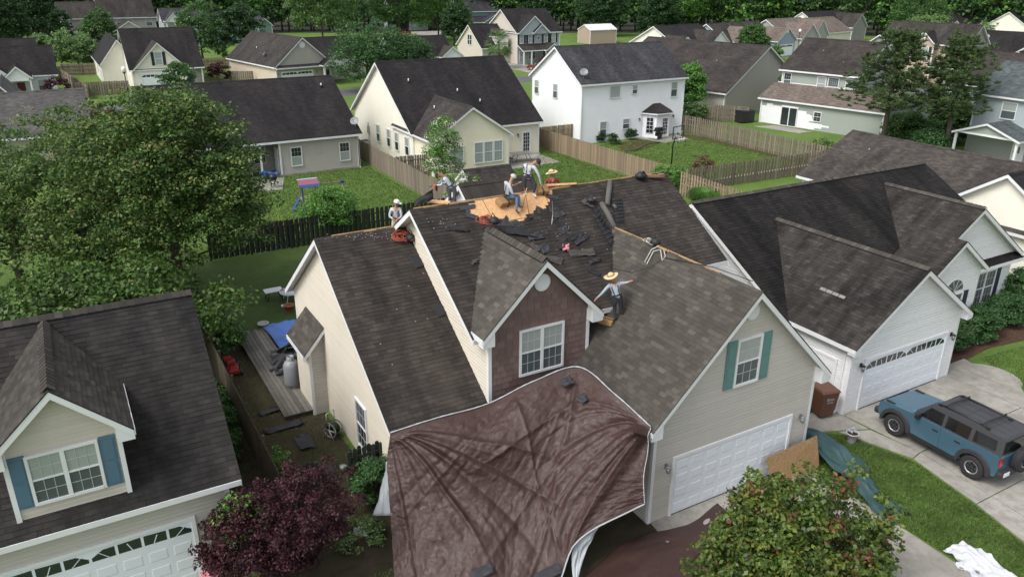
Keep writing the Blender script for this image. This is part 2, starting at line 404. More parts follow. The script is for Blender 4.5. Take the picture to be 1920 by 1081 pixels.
def shingles(h, pt, s0, s1, t0, t1, m, keep=None, expo=.145, w=.30, solo=None, parent=None, name='shingle'):
    """real overlapping tabs. pt(s,t,h) -> frame point. solo(s,t): those tabs become parts of their own"""
    mb = MB(); r = 0; t = t0; solo_me = {}
    rr = random.Random(int(abs(s0*31+t1*17)*100))
    while t < t1-.02:
        e = min(expo, t1-t); off = (r % 2)*.5*w + rr.uniform(-.02, .02); s = s0-off
        while s < s1:
            a = max(s, s0); b = min(s+w-.007, s1); s += w
            if b-a < .03: continue
            sm, tm = (a+b)/2, t+e/2
            if keep and not keep(sm, tm): continue
            hb = .013+rr.uniform(-.004, .006); ts = rr.uniform(-.004, .004)
            P = [pt(a, t+ts, hb), pt(b, t+ts, hb), pt(b, t+e+.01, .0025), pt(a, t+e+.01, .0025), pt(a, t+ts, -.002), pt(b, t+ts, -.002)]
            uv = [(a, t), (b, t), (b, t+e), (a, t+e)]
            if solo and h.nsh < 300 and solo(sm, tm):
                q = MB(); q.poly(P[:4], 0, uv); q.poly([P[4], P[5], P[1], P[0]], 0, [uv[0], uv[1], uv[1], uv[0]]); h.nsh += 1
                h.add(q, name, m, parent)
            else:
                mb.poly(P[:4], 0, uv); mb.poly([P[4], P[5], P[1], P[0]], 0, [uv[0], uv[1], uv[1], uv[0]])
        t += e; r += 1
    if mb.f: setp(h.add(mb, 'shingles', m, parent), kind='stuff')

def slope(h, ax, a0, a1, be, ze, br, zr, roofm, near=False, keep=None, solo=None, t=.13, trim=True, deck=None, ridge=True, fasc=True, rakes=(1, 1), a1r=None):
    """one roof slope: eave at b=be,z=ze, ridge at b=br,z=zr, running a0..a1 along axis ax"""
    P = (lambda a, b, z: (a, b, z)) if ax == 'u' else (lambda a, b, z: (b, a, z))
    L = hypot(br-be, zr-ze); nb = -(zr-ze)/L*(1 if br > be else -1); nz = abs(br-be)/L
    mb = MB(); uv = [(a0, 0), (a1, 0), (a1, L), (a0, L)]
    ar = a1 if a1r is None else a1r; uv[2] = (ar, L)
    c = [P(a0, be, ze-t), P(a1, be, ze-t), P(ar, br, zr-t), P(a0, br, zr-t), P(a0, be, ze), P(a1, be, ze), P(ar, br, zr), P(a0, br, zr)]
    if a1r is not None: keep = (lambda s, tt: s < a1+(ar-a1)*tt/L)
    mb.hexa(c, 1, uv, 0)
    e_ = .04; k0, k1 = (e_ if rakes[0] and trim else 0), (e_ if rakes[1] and trim else 0)
    c2 = [P(a0-k0, be, ze-.028), P(a1+k1, be, ze-.028), P(ar+k1, br, zr-.028), P(a0-k0, br, zr-.028), P(a0-k0, be, ze+.001), P(a1+k1, be, ze+.001), P(ar+k1, br, zr+.001), P(a0-k0, br, zr+.001)]
    mb.hexa(c2, 2, uv, 0)
    ro = h.add(mb, 'roof_slope', [deck if deck else roofm, MT['soffit'], MT['felt']])
    pt = lambda s, tt, hh: P(s, be+(br-be)*tt/L+nb*hh, ze+(zr-ze)*tt/L+nz*hh)
    if near: shingles(h, pt, a0-k0, max(a1, ar)+k1, 0, L, roofm, keep, solo=solo)
    if trim:
        sg = 1 if br > be else -1
        if fasc:
            q = MB(); q.box(P(a0-.02, be-sg*.03, ze-.17), P(a1+.02, be-sg*.003, ze-.012)); h.add(q, 'fascia', MT['white'])
        for a, on in ((a0-.033, rakes[0]), (a1+.003, rakes[1])):
            if not on: continue
            q = MB(); q.prism([P(a, be, ze-.22), P(a, br, zr-.22), P(a, br, zr-.03), P(a, be, ze-.03)], Vector(P(.03, 0, 0))); h.add(q, 'rake_board', MT['white'])
    return pt, L

def ridge_cap(h, ax, a0, a1, br, zr, m, s0=.65, s1=.65, near=False):
    P = (lambda a, b, z: (a, b, z)) if ax == 'u' else (lambda a, b, z: (b, a, z))
    w = .15; zr = zr+(.05 if near else .0)
    if near: b_ = MB(); b_.hexa([P(a0+.15, br-.13, zr-.13*s0-.05), P(a1-.15, br-.13, zr-.13*s0-.05), P(a1-.15, br+.13, zr-.13*s1-.05), P(a0+.15, br+.13, zr-.13*s1-.05), P(a0+.15, br-.13, zr-.13*s0+.02), P(a1-.15, br-.13, zr-.13*s0+.02), P(a1-.15, br+.13, zr-.13*s1+.02), P(a0+.15, br+.13, zr-.13*s1+.02)]); h.add(b_, 'ridge_vent', MT['felt'])
    def piece(q, x0, x1, lift):
        for sg, sl_ in ((-1, s0), (1, s1)):
            q.poly([P(x0, br, zr+.035+lift), P(x1, br, zr+.03), P(x1, br+sg*w, zr+.024-w*sl_), P(x0, br+sg*w, zr+.03+lift-w*sl_)], 0, [(x0, 0), (x1, 0), (x1, .15), (x0, .15)])
        q.poly([P(x0, br-w, zr-w*s0+.005), P(x0, br, zr+.0), P(x0, br, zr+.035+lift), P(x0, br-w, zr+.03+lift-w*s0)], 0, [(x0, 0)]*4)
        q.poly([P(x0, br+w, zr-w*s1+.005), P(x0, br, zr+.0), P(x0, br, zr+.035+lift), P(x0, br+w, zr+.03+lift-w*s1)], 0, [(x0, 0)]*4)
    if near:
        x = a0
        while x < a1-.02:
            q = MB(); piece(q, x, min(x+.2, a1), .012); h.add(q, 'ridge_shingle', m); x += .2
    else:
        q = MB(); piece(q, a0, a1, 0); h.add(q, 'ridge_cap', m)

def block(h, ax, a0, a1, b0, b1, ze, zr, roofm, wallm, near=False, oh=.35, ohr=.3, br=None, ze1=None, z0=0., walls='0123', zf=None,
          slopes='01', keep=(None, None), solo=(None, None), deck=None, cap=True, rakes=None, course=.115, boards=False, nearcap=None, rk=None, t=.13):
    """gabled volume. ridge along axis ax from a0 to a1; walls: '0'=b0 side '1'=b1 side '2'=a0 gable '3'=a1 gable"""
    rakes = (int('2' in walls or '3' not in walls), int('3' in walls or '2' not in walls)) if rakes is None else rakes
    br = (b0+b1)/2 if br is None else br; ze1 = ze if ze1 is None else ze1
    e0, e1 = b0-oh, b1+oh; s0 = (zr-ze)/(br-e0); s1 = (zr-ze1)/(e1-br)
    A0, A1 = a0-ohr, a1+ohr
    if '0' in slopes: slope(h, ax, A0, A1, e0, ze, br, zr, roofm, near, keep[0], solo[0], deck=deck, rakes=rakes, t=t)
    if '1' in slopes: slope(h, ax, A0, A1, e1, ze1, br, zr, roofm, near and keep[1] is not False, keep[1] or None, solo[1], deck=deck, rakes=rakes, t=t)
    if cap: ridge_cap(h, ax, A0, A1, br, zr, roofm, s0, s1, near if nearcap is None else nearcap)
    w0 = ze+s0*oh-t-.02; w1 = ze1+s1*oh-t-.02
    fk = ('v-', 'v+', 'u-', 'u+') if ax == 'u' else ('u-', 'u+', 'v-', 'v+')
    lo = lambda z: b0 if z <= w0 else b0+(z-w0)/s0
    hi = lambda z: b1 if z <= w1 else b1-(z-w1)/s1
    top = zr-t-.03
    def zb(k): return z0 if not isinstance(z0, dict) else z0.get(k, 0.)
    for k, face, L, Hh, zt in (('0', (fk[0], b0), lambda z: a0, lambda z: a1, w0), ('1', (fk[1], b1), lambda z: a0, lambda z: a1, w1),
                               ('2', (fk[2], a0), lo, hi, top), ('3', (fk[3], a1), lo, hi, top)):
        if k not in walls: continue
        wm = wallm[k] if isinstance(wallm, dict) else wallm
        if near: siding(h, face, L, Hh, zb(k), zt, wm, course)
        else:
            mb = MB(); z_ = zb(k)
            if k in '01': mb.poly([fp(face, a0, z_, 0), fp(face, a1, z_, 0), fp(face, a1, zt, 0), fp(face, a0, zt, 0)])
            else:
                zz = max(w0, z_); zz1 = max(w1, z_)
                mb.poly([fp(face, lo(z_), z_, 0), fp(face, hi(z_), z_, 0), fp(face, hi(zz1), zz1, 0), fp(face, br, top, 0), fp(face, lo(zz), zz, 0)])
            h.add(mb, 'wall', wm)
    # corner boards
    for (a, b, zt) in ((a0, b0, w0), (a1, b0, w0), (a0, b1, w1), (a1, b1, w1)):
        ka = '2' if a == a0 else '3'; kb = '0' if b == b0 else '1'
        if ka not in walls or kb not in walls: continue
        zlow = max(zb(ka), zb(kb)) if isinstance(z0, dict) else z0
        q = MB(); da = -1 if a == a0 else 1; db = -1 if b == b0 else 1
        P = (lambda x, y, z: (x, y, z)) if ax == 'u' else (lambda x, y, z: (y, x, z))
        q.box(P(a-da*.09, b-db*.09, zlow), P(a+da*.028, b+db*.028, zt)); h.add(q, 'corner_board', MT['white'])
    return w0, w1

def window(h, face, s0, s1, z0, z1, n=1, cols=3, rows=2, top='glass_b', bot='glass_s', shutter=None, grille=True, trim=.075, d=.055, sash=True, lowgrille=True):
    face = (face[0], face[1]+(-.024 if face[0][1] == '-' else .024))
    q = MB(); t = trim
    fbox(q, face, s0-t, s0, z0-t, z1+t, 0, d); fbox(q, face, s1, s1+t, z0-t, z1+t, 0, d)
    fbox(q, face, s0, s1, z1, z1+t, 0, d); fbox(q, face, s0, s1, z0-t, z0, 0, d+.012)
    W = (s1-s0)/n; zm = (z0+z1)/2; st = .045
    for i in range(1, n): fbox(q, face, s0+W*i-.05, s0+W*i+.05, z0, z1, 0, d)
    for i in range(n):
        a, b = s0+W*i+(.05 if i else 0), s0+W*(i+1)-(.05 if i < n-1 else 0)
        if sash: fbox(q, face, a, b, zm-st/2, zm+st/2, .0, d-.012)
    w = h.add(q, 'window', MT['white'])
    for i in range(n):
        a, b = s0+W*i+(.05 if i else 0), s0+W*(i+1)-(.05 if i < n-1 else 0)
        for z_0, z_1, mk in (((z0, zm-st/2, bot), (zm+st/2, z1, top)) if sash else ((z0, z1, top),)):
            p = MB(); fbox(p, face, a, b, z_0, z_1, .004, .02); h.add(p, 'pane', MT[mk], w)
            if grille and (lowgrille or mk == top or z_0 > zm):
                g = MB(); gw = .007
                for c in range(1, cols): x = a+(b-a)*c/cols; fbox(g, face, x-gw, x+gw, z_0, z_1, .02, .03)
                for r in range(1, rows): z = z_0+(z_1-z_0)*r/rows; fbox(g, face, a, b, z-gw, z+gw, .02, .0285)
                if g.f: h.add(g, 'grille', MT['muntin'], w)
    if shutter:
        sw = .38
        for x0 in (s0-t-.02-sw, s1+t+.02):
            g = MB(); fbox(g, face, x0, x0+sw, z0-t, z1+t, .0, .035)
            zz = z0-t; H_ = z1-z0+2*t
            for (p0, p1) in ((.06, .47), (.53, .94)):
                fbox(g, face, x0+.06, x0+sw-.06, zz+H_*p0, zz+H_*p1, .035, .047)
            h.add(g, 'shutter', MT[shutter])
    return w

def garage_door(h, face, s0, s1, z1=2.13, z0=.02, near=True, lights='fan'):
    face = (face[0], face[1]+(-.024 if face[0][1] == '-' else .024))
    q = MB(); t = .10
    fbox(q, face, s0-t, s0, z0, z1+t, 0, .05); fbox(q, face, s1, s1+t, z0, z1+t, 0, .05); fbox(q, face, s0, s1, z1, z1+t, 0, .05)
    h.add(q, 'door_casing', MT['white'])
    q = MB(); fbox(q, face, s0, s1, z0, z1, -.02, .012); d = h.add(q, 'garage_door', MT['door_w'])
    q = MB(); fbox(q, face, s0, s1, z0-.02, z0+.03, .012, .03); h.add(q, 'weather_strip', MT['black'], d)
    n = 8; W = (s1-s0)/n; Hh = (z1-z0)/4
    for r in range(4):
        for c in range(n):
            a, b = s0+W*c+(.035 if r == 3 and lights else .07), s0+W*(c+1)-(.035 if r == 3 and lights else .07); x, y = z0+Hh*r+.10, z0+Hh*(r+1)-.10
            if r == 3 and lights:
                g = MB(); yb = y-.03; ph = (c % 4)
                hs = [.35, .85, 1.0, .8, .35] if True else 0
                prof = {0: (.35, .95), 1: (.95, 1.), 2: (1., .95), 3: (.95, .35)}[ph]
                g.prism([fp(face, a, x+.05, .012), fp(face, b, x+.05, .012), fp(face, b, x+.05+(yb-x)*prof[1], .012), fp(face, (a+b)/2, x+.05+(yb-x)*max(prof)*.97, .012), fp(face, a, x+.05+(yb-x)*prof[0], .012)],
                        Vector(fp(face, 0, 0, .006))-Vector(fp(face, 0, 0, 0)))
                h.add(g, 'door_window', MT['glass_d'], d)
                if near:
                    g = MB(); cx = s0+W*((c//4)*4+2); cz = x-.1
                    for ang in ((150, 120) if ph == 0 else (110,) if ph == 1 else (70,) if ph == 2 else (60, 30)):
                        pass
                    m0 = (a+b)/2
                    lean = {0: -.12, 1: -.05, 2: .05, 3: .12}[ph]
                    g.prism([fp(face, m0-lean-.012, x+.05, .018), fp(face, m0-lean+.012, x+.05, .018), fp(face, m0+lean+.012, yb-.01, .018), fp(face, m0+lean-.012, yb-.01, .018)],
                            Vector(fp(face, 0, 0, .008))-Vector(fp(face, 0, 0, 0)))
                    h.add(g, 'grille', MT['door_w'], d)
            elif near:
                g = MB(); e = .03
                o_ = [fp(face, a, x, .012), fp(face, b, x, .012), fp(face, b, y, .012), fp(face, a, y, .012)]
                i_ = [fp(face, a+e, x+e, .021), fp(face, b-e, x+e, .021), fp(face, b-e, y-e, .021), fp(face, a+e, y-e, .021)]
                g.poly(i_)
                for k in range(4): g.poly([o_[k], o_[(k+1) % 4], i_[(k+1) % 4], i_[k]])
                h.add(g, 'panel', MT['door_w'], d)
    return d

def entry_door(h, face, s0, s1, z1=2.05, z0=.1, m='white', glazed=0, casing='white'):
    face = (face[0], face[1]+(-.024 if face[0][1] == '-' else .024))
    q = MB(); t = .09
    fbox(q, face, s0-t, s0, z0, z1+t, 0, .05); fbox(q, face, s1, s1+t, z0, z1+t, 0, .05); fbox(q, face, s0, s1, z1, z1+t, 0, .05)
    h.add(q, 'door_casing', MT[casing])
    q = MB(); fbox(q, face, s0, s1, z0, z1, -.01, .025)
    for c in range(2):
        for (za, zb_) in ((.2, .8), (.95, 1.75)):
            if glazed: continue
            x = s0+(s1-s0)*(.12+.44*c); fbox(q, face, x, x+(s1-s0)*.32, z0+za, z0+zb_, .025, .033)
    d = h.add(q, 'door', MT[m])
    if glazed:
        p = MB(); fbox(p, face, s0+.14, s1-.14, z0+.25, z1-.15, .026, .034); h.add(p, 'pane', MT['glass_d'], d)
        g = MB()
        for c in range(1, 3): x = s0+.14+(s1-s0-.28)*c/3; fbox(g, face, x-.012, x+.012, z0+.25, z1-.15, .034, .042)
        for c in range(1, 5): z = z0+.25+(z1-z0-.4)*c/5; fbox(g, face, s0+.14, s1-.14, z-.012, z+.012, .034, .041)
        h.add(g, 'grille', MT['white'], d)
    k = MB(); p = fp(face, s1-.08, z0+.95, .05); k.lathe([(.0, -.03), (.03, -.015), (.03, .015), (0, .03)], p, 8); h.add(k, 'handle', MT['iron'], d)

def round_vent(h, face, s, z, r=.28):
    face = (face[0], face[1]+(-.024 if face[0][1] == '-' else .024))
    q = MB(); n = 24
    for r0, d0, d1 in ((r, 0, .035),):
        ring = [fp(face, s+r0*cos(2*pi*k/n), z+r0*sin(2*pi*k/n), d0) for k in range(n)]
        q.prism(ring, Vector(fp(face, 0, 0, d1))-Vector(fp(face, 0, 0, 0)))
    v = h.add(q, 'gable_vent', MT['white'])
    q = MB()
    for i in range(-5, 6):
        y = i*r*.155; w = sqrt(max(0, (r*.85)**2-y*y))
        A = [fp(face, s-w, z+y, .055), fp(face, s+w, z+y, .055), fp(face, s+w, z+y+.03, .037), fp(face, s-w, z+y+.03, .037)]
        q.poly(A); q.poly([A[0], A[1], fp(face, s+w, z+y-.001, .036), fp(face, s-w, z+y-.001, .036)])
    h.add(q, 'louvre', MT['white'], v)

def wall_lamp(h, face, s, z, m='iron'):
    face = (face[0], face[1]+(-.024 if face[0][1] == '-' else .024))
    q = MB(); fbox(q, face, s-.05, s+.05, z-.07, z+.09, 0, .03)
    c = Vector(fp(face, s, z+.05, .13)); q.tube([fp(face, s, z+.03, .03), fp(face, s, z+.10, .08), fp(face, s, z+.05, .13)], .012, 5)
    q.lathe([(.02, .0), (.085, -.02), (.08, -.05), (.03, -.05)], c, 8); q.lathe([(.02, -.27), (.045, -.25), (.05, -.235), (.02, -.23)], c, 8)
    for k in range(6): a = 2*pi*k/6; q.tube([c+Vector((.072*cos(a), .072*sin(a), -.05)), c+Vector((.045*cos(a), .045*sin(a), -.24))], .006, 4)
    l = h.add(q, 'wall_lamp', MT[m]); g = MB(); g.lathe([(.062, -.05), (.038, -.235)], c, 8); h.add(g, 'lamp_glass', MT['glass_b'], l)

def downspout(h, u, v, z0, z1, du=0, dv=-.06):
    q = MB(); x, y = u+du, v+dv
    q.box((x-.035, y-.03, z0+.12), (x+.035, y+.03, z1-.15)); q.hexa([(x-.035, y-.03, z1-.155), (x+.035, y-.03, z1-.155), (x+.035, y+.03, z1-.155), (x-.035, y+.03, z1-.155),
        (x-.035+du*3, y-.03+dv*3.4, z1+.03), (x+.035+du*3, y-.03+dv*3.4, z1+.03), (x+.035+du*3, y+.03+dv*3.4, z1+.03), (x-.035+du*3, y+.03+dv*3.4, z1+.03)])
    q.hexa([(x-.035+du*3, y-.03+dv*3, z0+.02), (x+.035+du*3, y-.03+dv*3, z0+.02), (x+.035+du*3, y+.0+dv*3, z0+.07), (x-.035+du*3, y+.0+dv*3, z0+.07),
        (x-.035, y-.03, z0+.10), (x+.035, y-.03, z0+.10), (x+.035, y+.03, z0+.125), (x-.035, y+.03, z0+.125)])
    h.add(q, 'downspout', MT['white'])

def pipe_vent(h, u, v, z, m='white', hh=.32):
    q = MB(); q.lathe([(.05, -.1), (.05, hh)], (u, v, z), 8); q.lathe([(.12, -.08), (.11, .03), (.055, .10)], (u, v, z), 8, 1); h.add(q, 'vent_pipe', [MT[m], MT['black']])

def dish(h, u, v, z, az=-2.6, m='grey_t'):
    q = MB(); d = Vector((sin(az)*cos(.6), cos(az)*cos(.6), sin(.6))); c = Vector((u, v, z+.75)); x = d.cross(Vector((0, 0, 1))).normalized(); y = x.cross(d)
    rings = []
    for i in range(5):
        r = .36*i/4; rings.append([c+x*(r*1.1*cos(2*pi*k/14))+y*(r*sin(2*pi*k/14))+d*(r*r*.6) for k in range(14)])
    for i in range(4):
        for k in range(14): q.poly([rings[i][k], rings[i][(k+1) % 14], rings[i+1][(k+1) % 14], rings[i+1][k]], 0, sm=True)
    q.tube([(u, v, z-.05), (u, v, z+.35), c-d*.03], .03, 6); q.tube([c-y*.34, c+d*.42-y*.1], .015, 5); q.obox(c+d*.42-y*.08, (.08, .1, .08))
    h.add(q, 'satellite_dish', MT['dish'])
MT['dish'] = mat('dish_grey_paint', (.22, .23, .24), .5, .1)
MT['sh_blue'] = mat('dusty_blue_shutter', (.085, .16, .23), .5, .1)
MT['sh_teal'] = mat('faded_teal_shutter', (.12, .235, .225), .55, .12)
MT['sh_navy'] = mat('navy_shutter', (.018, .025, .06), .5, .1)
MT['sh_black'] = mat('black_shutter', (.015, .018, .022), .5, .1)
MT['red_door'] = mat('dark_red_door', (.16, .02, .02), .5, .1)
MT['teal_door'] = mat('teal_door', (.10, .24, .26), .5, .1)

# ---------------------------------------------------------------- ground sheets
def sheet(name, pts, m, z, kind='structure', label=None, n=0):
    mb = MB(); mb.poly([(p[0], p[1], z) for p in pts]); o = mb.build(name, m); o['kind'] = kind
    if label: o['label'] = label
    return o
sheet('ground', [(-900, -300), (1100, -300), (1100, 1500), (-900, 1500)], MT['grass'], 0, label='lawns and open ground under the whole neighbourhood')
MT['sh_strip'] = mat('pale_shingle_underside', (.22, .20, .19), .8, .2)
MT['sh_main_t'] = shingle_mat('charcoal_tex_shingle', (.030, .026, .025), (.082, .072, .064), .5, True, 0, (.5, .2))
MT['sh_far_slate'] = shingle_mat('blue_black_shingle', (.022, .023, .027), (.060, .060, .068), .5)
MT['wrap'] = mat('white_house_wrap', (.78, .79, .80), .5, .08, 2)
MT['tan3'] = siding_mat('buff_far_siding', (.55, .47, .37)); MT['beige_t'] = siding_mat('pinkish_beige_far_siding', (.56, .50, .43))
MT['felt2'] = mat('black_webbing', (.014, .014, .016), .6, .25, 8)
MT['sh_strip2'] = mat('grey_vent_mesh', (.10, .095, .088), .85, .25, 20, .4, 60); MT['sh_strip3'] = mat('weathered_shingle_piece', (.060, .055, .050), .9, .3, 12, .4, 60)
MT['debris_l'] = mat('pale_debris', (.42, .42, .45), .7, .3); MT['orope'] = mat('orange_rope', (.34, .07, .035), .7, .25, 20); MT['wrope'] = mat('pale_rope', (.48, .46, .42), .8, .2, 20)
MT['foam'] = mat('brown_foam', (.30, .175, .075), .9, .3, 5, .6, 25); MT['leather'] = mat('tan_leather', (.20, .11, .06), .7, .2); MT['pink'] = mat('pink_rag', (.62, .22, .25), .8, .2); MT['redp'] = mat('red_painted_handle', (.32, .05, .03), .5, .15)
MT['palewood'] = mat('pale_wood', (.42, .28, .15), .7, .15); MT['straw'] = mat('woven_straw', (.58, .46, .25), .8, .2, 14, .4, 80)
MT['leaflitter'] = mat('leaf_litter', (.03, .032, .018), .95, .3, .4)
MT['binbrown'] = mat('brown_bin_plastic', (.105, .045, .028), .5, .12); MT['potgrey'] = mat('grey_pot', (.42, .42, .44), .6, .15); MT['fence_n2'] = mat('bleached_deck_wood', (.13, .12, .105), .85, .4, 4, .5, 30, island=.35)
MT['steel2'] = mat('silver_painted_tank', (.25, .265, .28), .45, .2, 3, dirt=((.2, .19, .17), .5)); MT['redp2'] = mat('red_plastic', (.30, .03, .025), .45, .1); MT['playblue'] = mat('play_blue', (.02, .06, .22), .5, .1); MT['playsky'] = mat('play_light_blue', (.25, .42, .58), .6, .1); MT['playred'] = mat('play_faded_red', (.26, .09, .12), .6, .1)
MT['globe'] = mat('white_lamp_globe', (.75, .76, .78), .35, .03)
MT['orange'] = mat('orange_plastic', (.50, .13, .04), .5, .1)
MT['sh_lnd'] = shingle_mat('greyish_brown_dormer_shingle', (.030, .028, .025), (.070, .062, .053), .5, False, .1)
MT['muntin'] = mat('greyed_white_muntin', (.46, .47, .48), .5, .05)
MT['sh_rnd'] = shingle_mat('algae_black_shingle', (.0065, .006, .0065), (.034, .030, .027), .56, False, .1, (.5, .10))
# ================================================================ the house being re-roofed
MH = House('house', 'greige house being re-roofed with a brown tarp hung over its entry', 13.5, 19, 0)
DK = MT['sh_main']
# ragged hole in the shingles of the upper front slope, in (x, y)
HOLE = [onY(0, 0, 1)]*0
def _plane(px, py, y0=23.7, z0=8.25, sl=.65):
    d = ray(px, py); t = (z0-sl*y0-CAM_H)/(d.z-sl*d.y); return (d.x*t, d.y*t)
for q in [(868, 372), (902, 367), (960, 358), (1033, 346), (1036, 362), (1030, 380), (1022, 392), (1005, 388), (1000, 398), (992, 404), (985, 411), (974, 416), (965, 413), (958, 417), (942, 414), (935, 409), (925, 411),
          (912, 405), (898, 408), (880, 404), (876, 398), (881, 392), (875, 386), (886, 380)]: HOLE.append(_plane(*q))
def inside(x, y, poly):
    c = False; j = len(poly)-1
    for i in range(len(poly)):
        xi, yi = poly[i]; xj, yj = poly[j]
        if (yi > y) != (yj > y) and x < (xj-xi)*(y-yi)/(yj-yi)+xi: c = not c
        j = i
    return c
_S = .65
ZE1, YE1 = 8.25-_S*(23.7-19.2), 19.2      # left part of the upper front slope reaches further down
ZE2, YE2 = 8.25-_S*(23.7-19.85), 19.85
LU = hypot(23.7-YE1, 8.25-ZE1)
ca = (23.7-YE1)/LU
keepL = lambda s, t: not inside(s, YE1+t*ca, HOLE)
slope(MH, 'u', 9.8, 16.85, YE1, ZE1, 23.7, 8.25, DK, True, keepL, deck=MT['felt'], rakes=(1, 0))
slope(MH, 'u', 16.85, 20.65, YE2, ZE2, 23.7, 8.25, DK, True, None, deck=MT['felt'], rakes=(0, 1))
slope(MH, 'u', 9.8, 20.65, 27.9, 5.5, 23.7, 8.25, DK, True, lambda s, t: t > 2.4, deck=MT['felt'])
# bare decking boards in the hole, one part each
nvec = Vector((0, -_S, 1)).normalized()
def deckpt(x, y, h=.004): return Vector((x, y, 8.25-_S*(23.7-y)))+nvec*h
for x0, x1, y0, y1 in ((11.3, 12.48, 22.75, 23.66), (12.5, 14.92, 22.75, 23.66), (14.94, 15.6, 22.75, 23.66), (11.5, 13.2, 22.05, 22.73), (13.22, 15.4, 22.05, 22.73)):
    q = MB(); q.hexa([deckpt(x0, y0, .001), deckpt(x1, y0, .001), deckpt(x1, y1, .001), deckpt(x0, y1, .001), deckpt(x0, y0, .006), deckpt(x1, y0, .006), deckpt(x1, y1, .006), deckpt(x0, y1, .006)])
    # clip the board to the torn opening: keep small cells whose centre lies inside
    mb = MB(); st = .055; x = x0
    while x < x1:
        y = y0; run = None
        while y < y1+st:
            xe, ye = min(x+st, x1), min(y+st, y1)
            ok = y < y1 and inside((x+xe)/2, (y+ye)/2, HOLE)
            if ok and run is None: run = y
            if not ok and run is not None:
                mb.poly([deckpt(x, run), deckpt(xe, run), deckpt(xe, min(y, y1)), deckpt(x, min(y, y1))]); run = None
            y += st
        x += st
    MH.add(mb, 'decking_board', MT['osb'])
# orange strip where the ridge caps are off
def strip(a0, a1, b0, b1, f0, f1, ax, name='bare_ridge_strip'):
    q = MB(); x = a0
    while x < a1:
        e = min(x+random.uniform(.25, .6), a1); w = random.uniform(b0, b1)
        z = f0; P = (lambda a, b, zz: (a, b, zz)) if ax == 'u' else (lambda a, b, zz: (b, a, zz))
        q.poly([P(x, f1-w, z-w*_S+.022), P(e, f1-w*random.uniform(.6, 1.2), z-w*_S+.022), P(e, f1, z+.03), P(x, f1, z+.03)]); q.poly([P(x, f1, z+.03), P(e, f1, z+.03), P(e, f1+.07, z-.02), P(x, f1+.07, z-.02)]); x = e
    MH.add(q, name, MT['osb2'])
strip(9.9, 16.2, .03, .08, 8.25, 23.7, 'u'); strip(16.4, 20.4, .015, .045, 8.25, 23.7, 'u')
# walls of the upper storey
siding(MH, ('u-', 10.2), lambda z: max(19.0, 23.7-(8.10-z)/_S+.02), lambda z: min(27.5, 23.7+(8.10-z)/_S), 2.6, 8.08, MT['cream'])
siding(MH, ('u+', 20.3), lambda z: max(20.2, 23.7-(8.10-z)/_S+.02), lambda z: min(27.2, 23.7+(8.10-z)/_S), 0, 8.08, MT['cream'])
siding(MH, ('v-', 20.2), lambda z: 10.22, lambda z: 20.3, 3.0, 5.75, MT['cream'])
siding(MH, ('v+', 27.5), lambda z: 10.2, lambda z: 20.3, 0, 5.6, MT['cream'])
# lower left volume
LS = .67
slope(MH, 'u', 6.93, 10.19, 18.95, 3.07, 25.2, 7.25, DK, True, rakes=(1, 0))
slope(MH, 'u', 10.19, 13.4, 18.95, 3.07, 19.2, 3.24, DK, True, rakes=(0, 0))
slope(MH, 'u', 6.93, 10.19, 30.15, 3.72, 25.2, 7.25, DK, True, rakes=(1, 0))
siding(MH, ('u-', 7.2), lambda z: max(19.4, 25.2-(7.05-z)/LS), lambda z: min(29.8, 25.2+(7.05-z)/.713), 0, 7.03, MT['cream'])
siding(MH, ('v-', 19.35), lambda z: 7.2, lambda z: 13.5, 0, 3.15, MT['greige'])
siding(MH, ('v+', 29.8), lambda z: 7.2, lambda z: 10.2, 0, 3.8, MT['cream'])
strip(7.5, 9.9, .03, .07, 7.25, 25.2, 'u')
for (x, y, zt) in ((7.2, 19.35, 3.1), (7.2, 29.8, 3.8)):
    q = MB(); q.box((x-.028, y-(.03 if y < 25 else -.03), 0), (x+.09, y+(.09 if y < 25 else -.09), zt)); MH.add(q, 'corner_board', MT['white'])
window(MH, ('u-', 7.2), 21.9, 22.8, .55, 2.25, 1, 3, 2, 'glass_s', 'glass_d')
# garage wing
WR = MT['sh_wing']
ws = (7.08-3.49)/(16.85-13.13)
block(MH, 'v', 15.0, 22.6, 13.5, 20.2, 3.49, 7.08, WR, {'0': MT['greige'], '1': MT['cream'], '2': MT['greige'], '3': MT['cream']}, True, oh=.37, ohr=.3,
      keep=(None, None), solo=(lambda s, t: s < 17.2 and t < 3.6, None), walls='012', cap=False, course=.115)
q = MB(); q.poly([(16.78, 14.7, 7.1), (16.92, 14.7, 7.1), (16.9, 15.6, 7.1), (16.8, 15.6, 7.1)]); 
strip(16.4, 21.8, .025, .07, 7.08, 16.85, 'v')
GF = ('v-', 15.0)
garage_door(MH, GF, 14.36, 19.24, 2.06, lights=None)
window(MH, GF, 16.48, 17.36, 4.0, 5.45, 1, 3, 2, 'glass_b', 'glass_s', 'sh_teal', lowgrille=True)
round_vent(MH, GF, 16.88, 6.33, .26)
wall_lamp(MH, GF, 14.0, 1.95, 'dish'); wall_lamp(MH, GF, 19.75, 1.95, 'dish')
downspout(MH, 20.2, 15.15, 0, 3.2, .05, 0)
for x in (13.13, 20.57):       # boxed eave returns at the foot of the rakes
    q = MB(); s_ = 1 if x < 16 else -1
    q.prism([(x+s_*.0, 14.69, 3.47), (x+s_*.42, 14.69, 3.46), (x+s_*.42, 14.69, 3.78), (x, 14.69, 3.37)][:3]+[(x, 14.69, 3.30)][:0]+[(x, 14.69, 3.2)] if False else [(x, 14.685, 3.18), (x+s_*.40, 14.685, 3.18), (x+s_*.40, 14.685, 3.70), (x, 14.685, 3.34)], (0, .3, 0)); MH.add(q, 'eave_return', MT['white'])
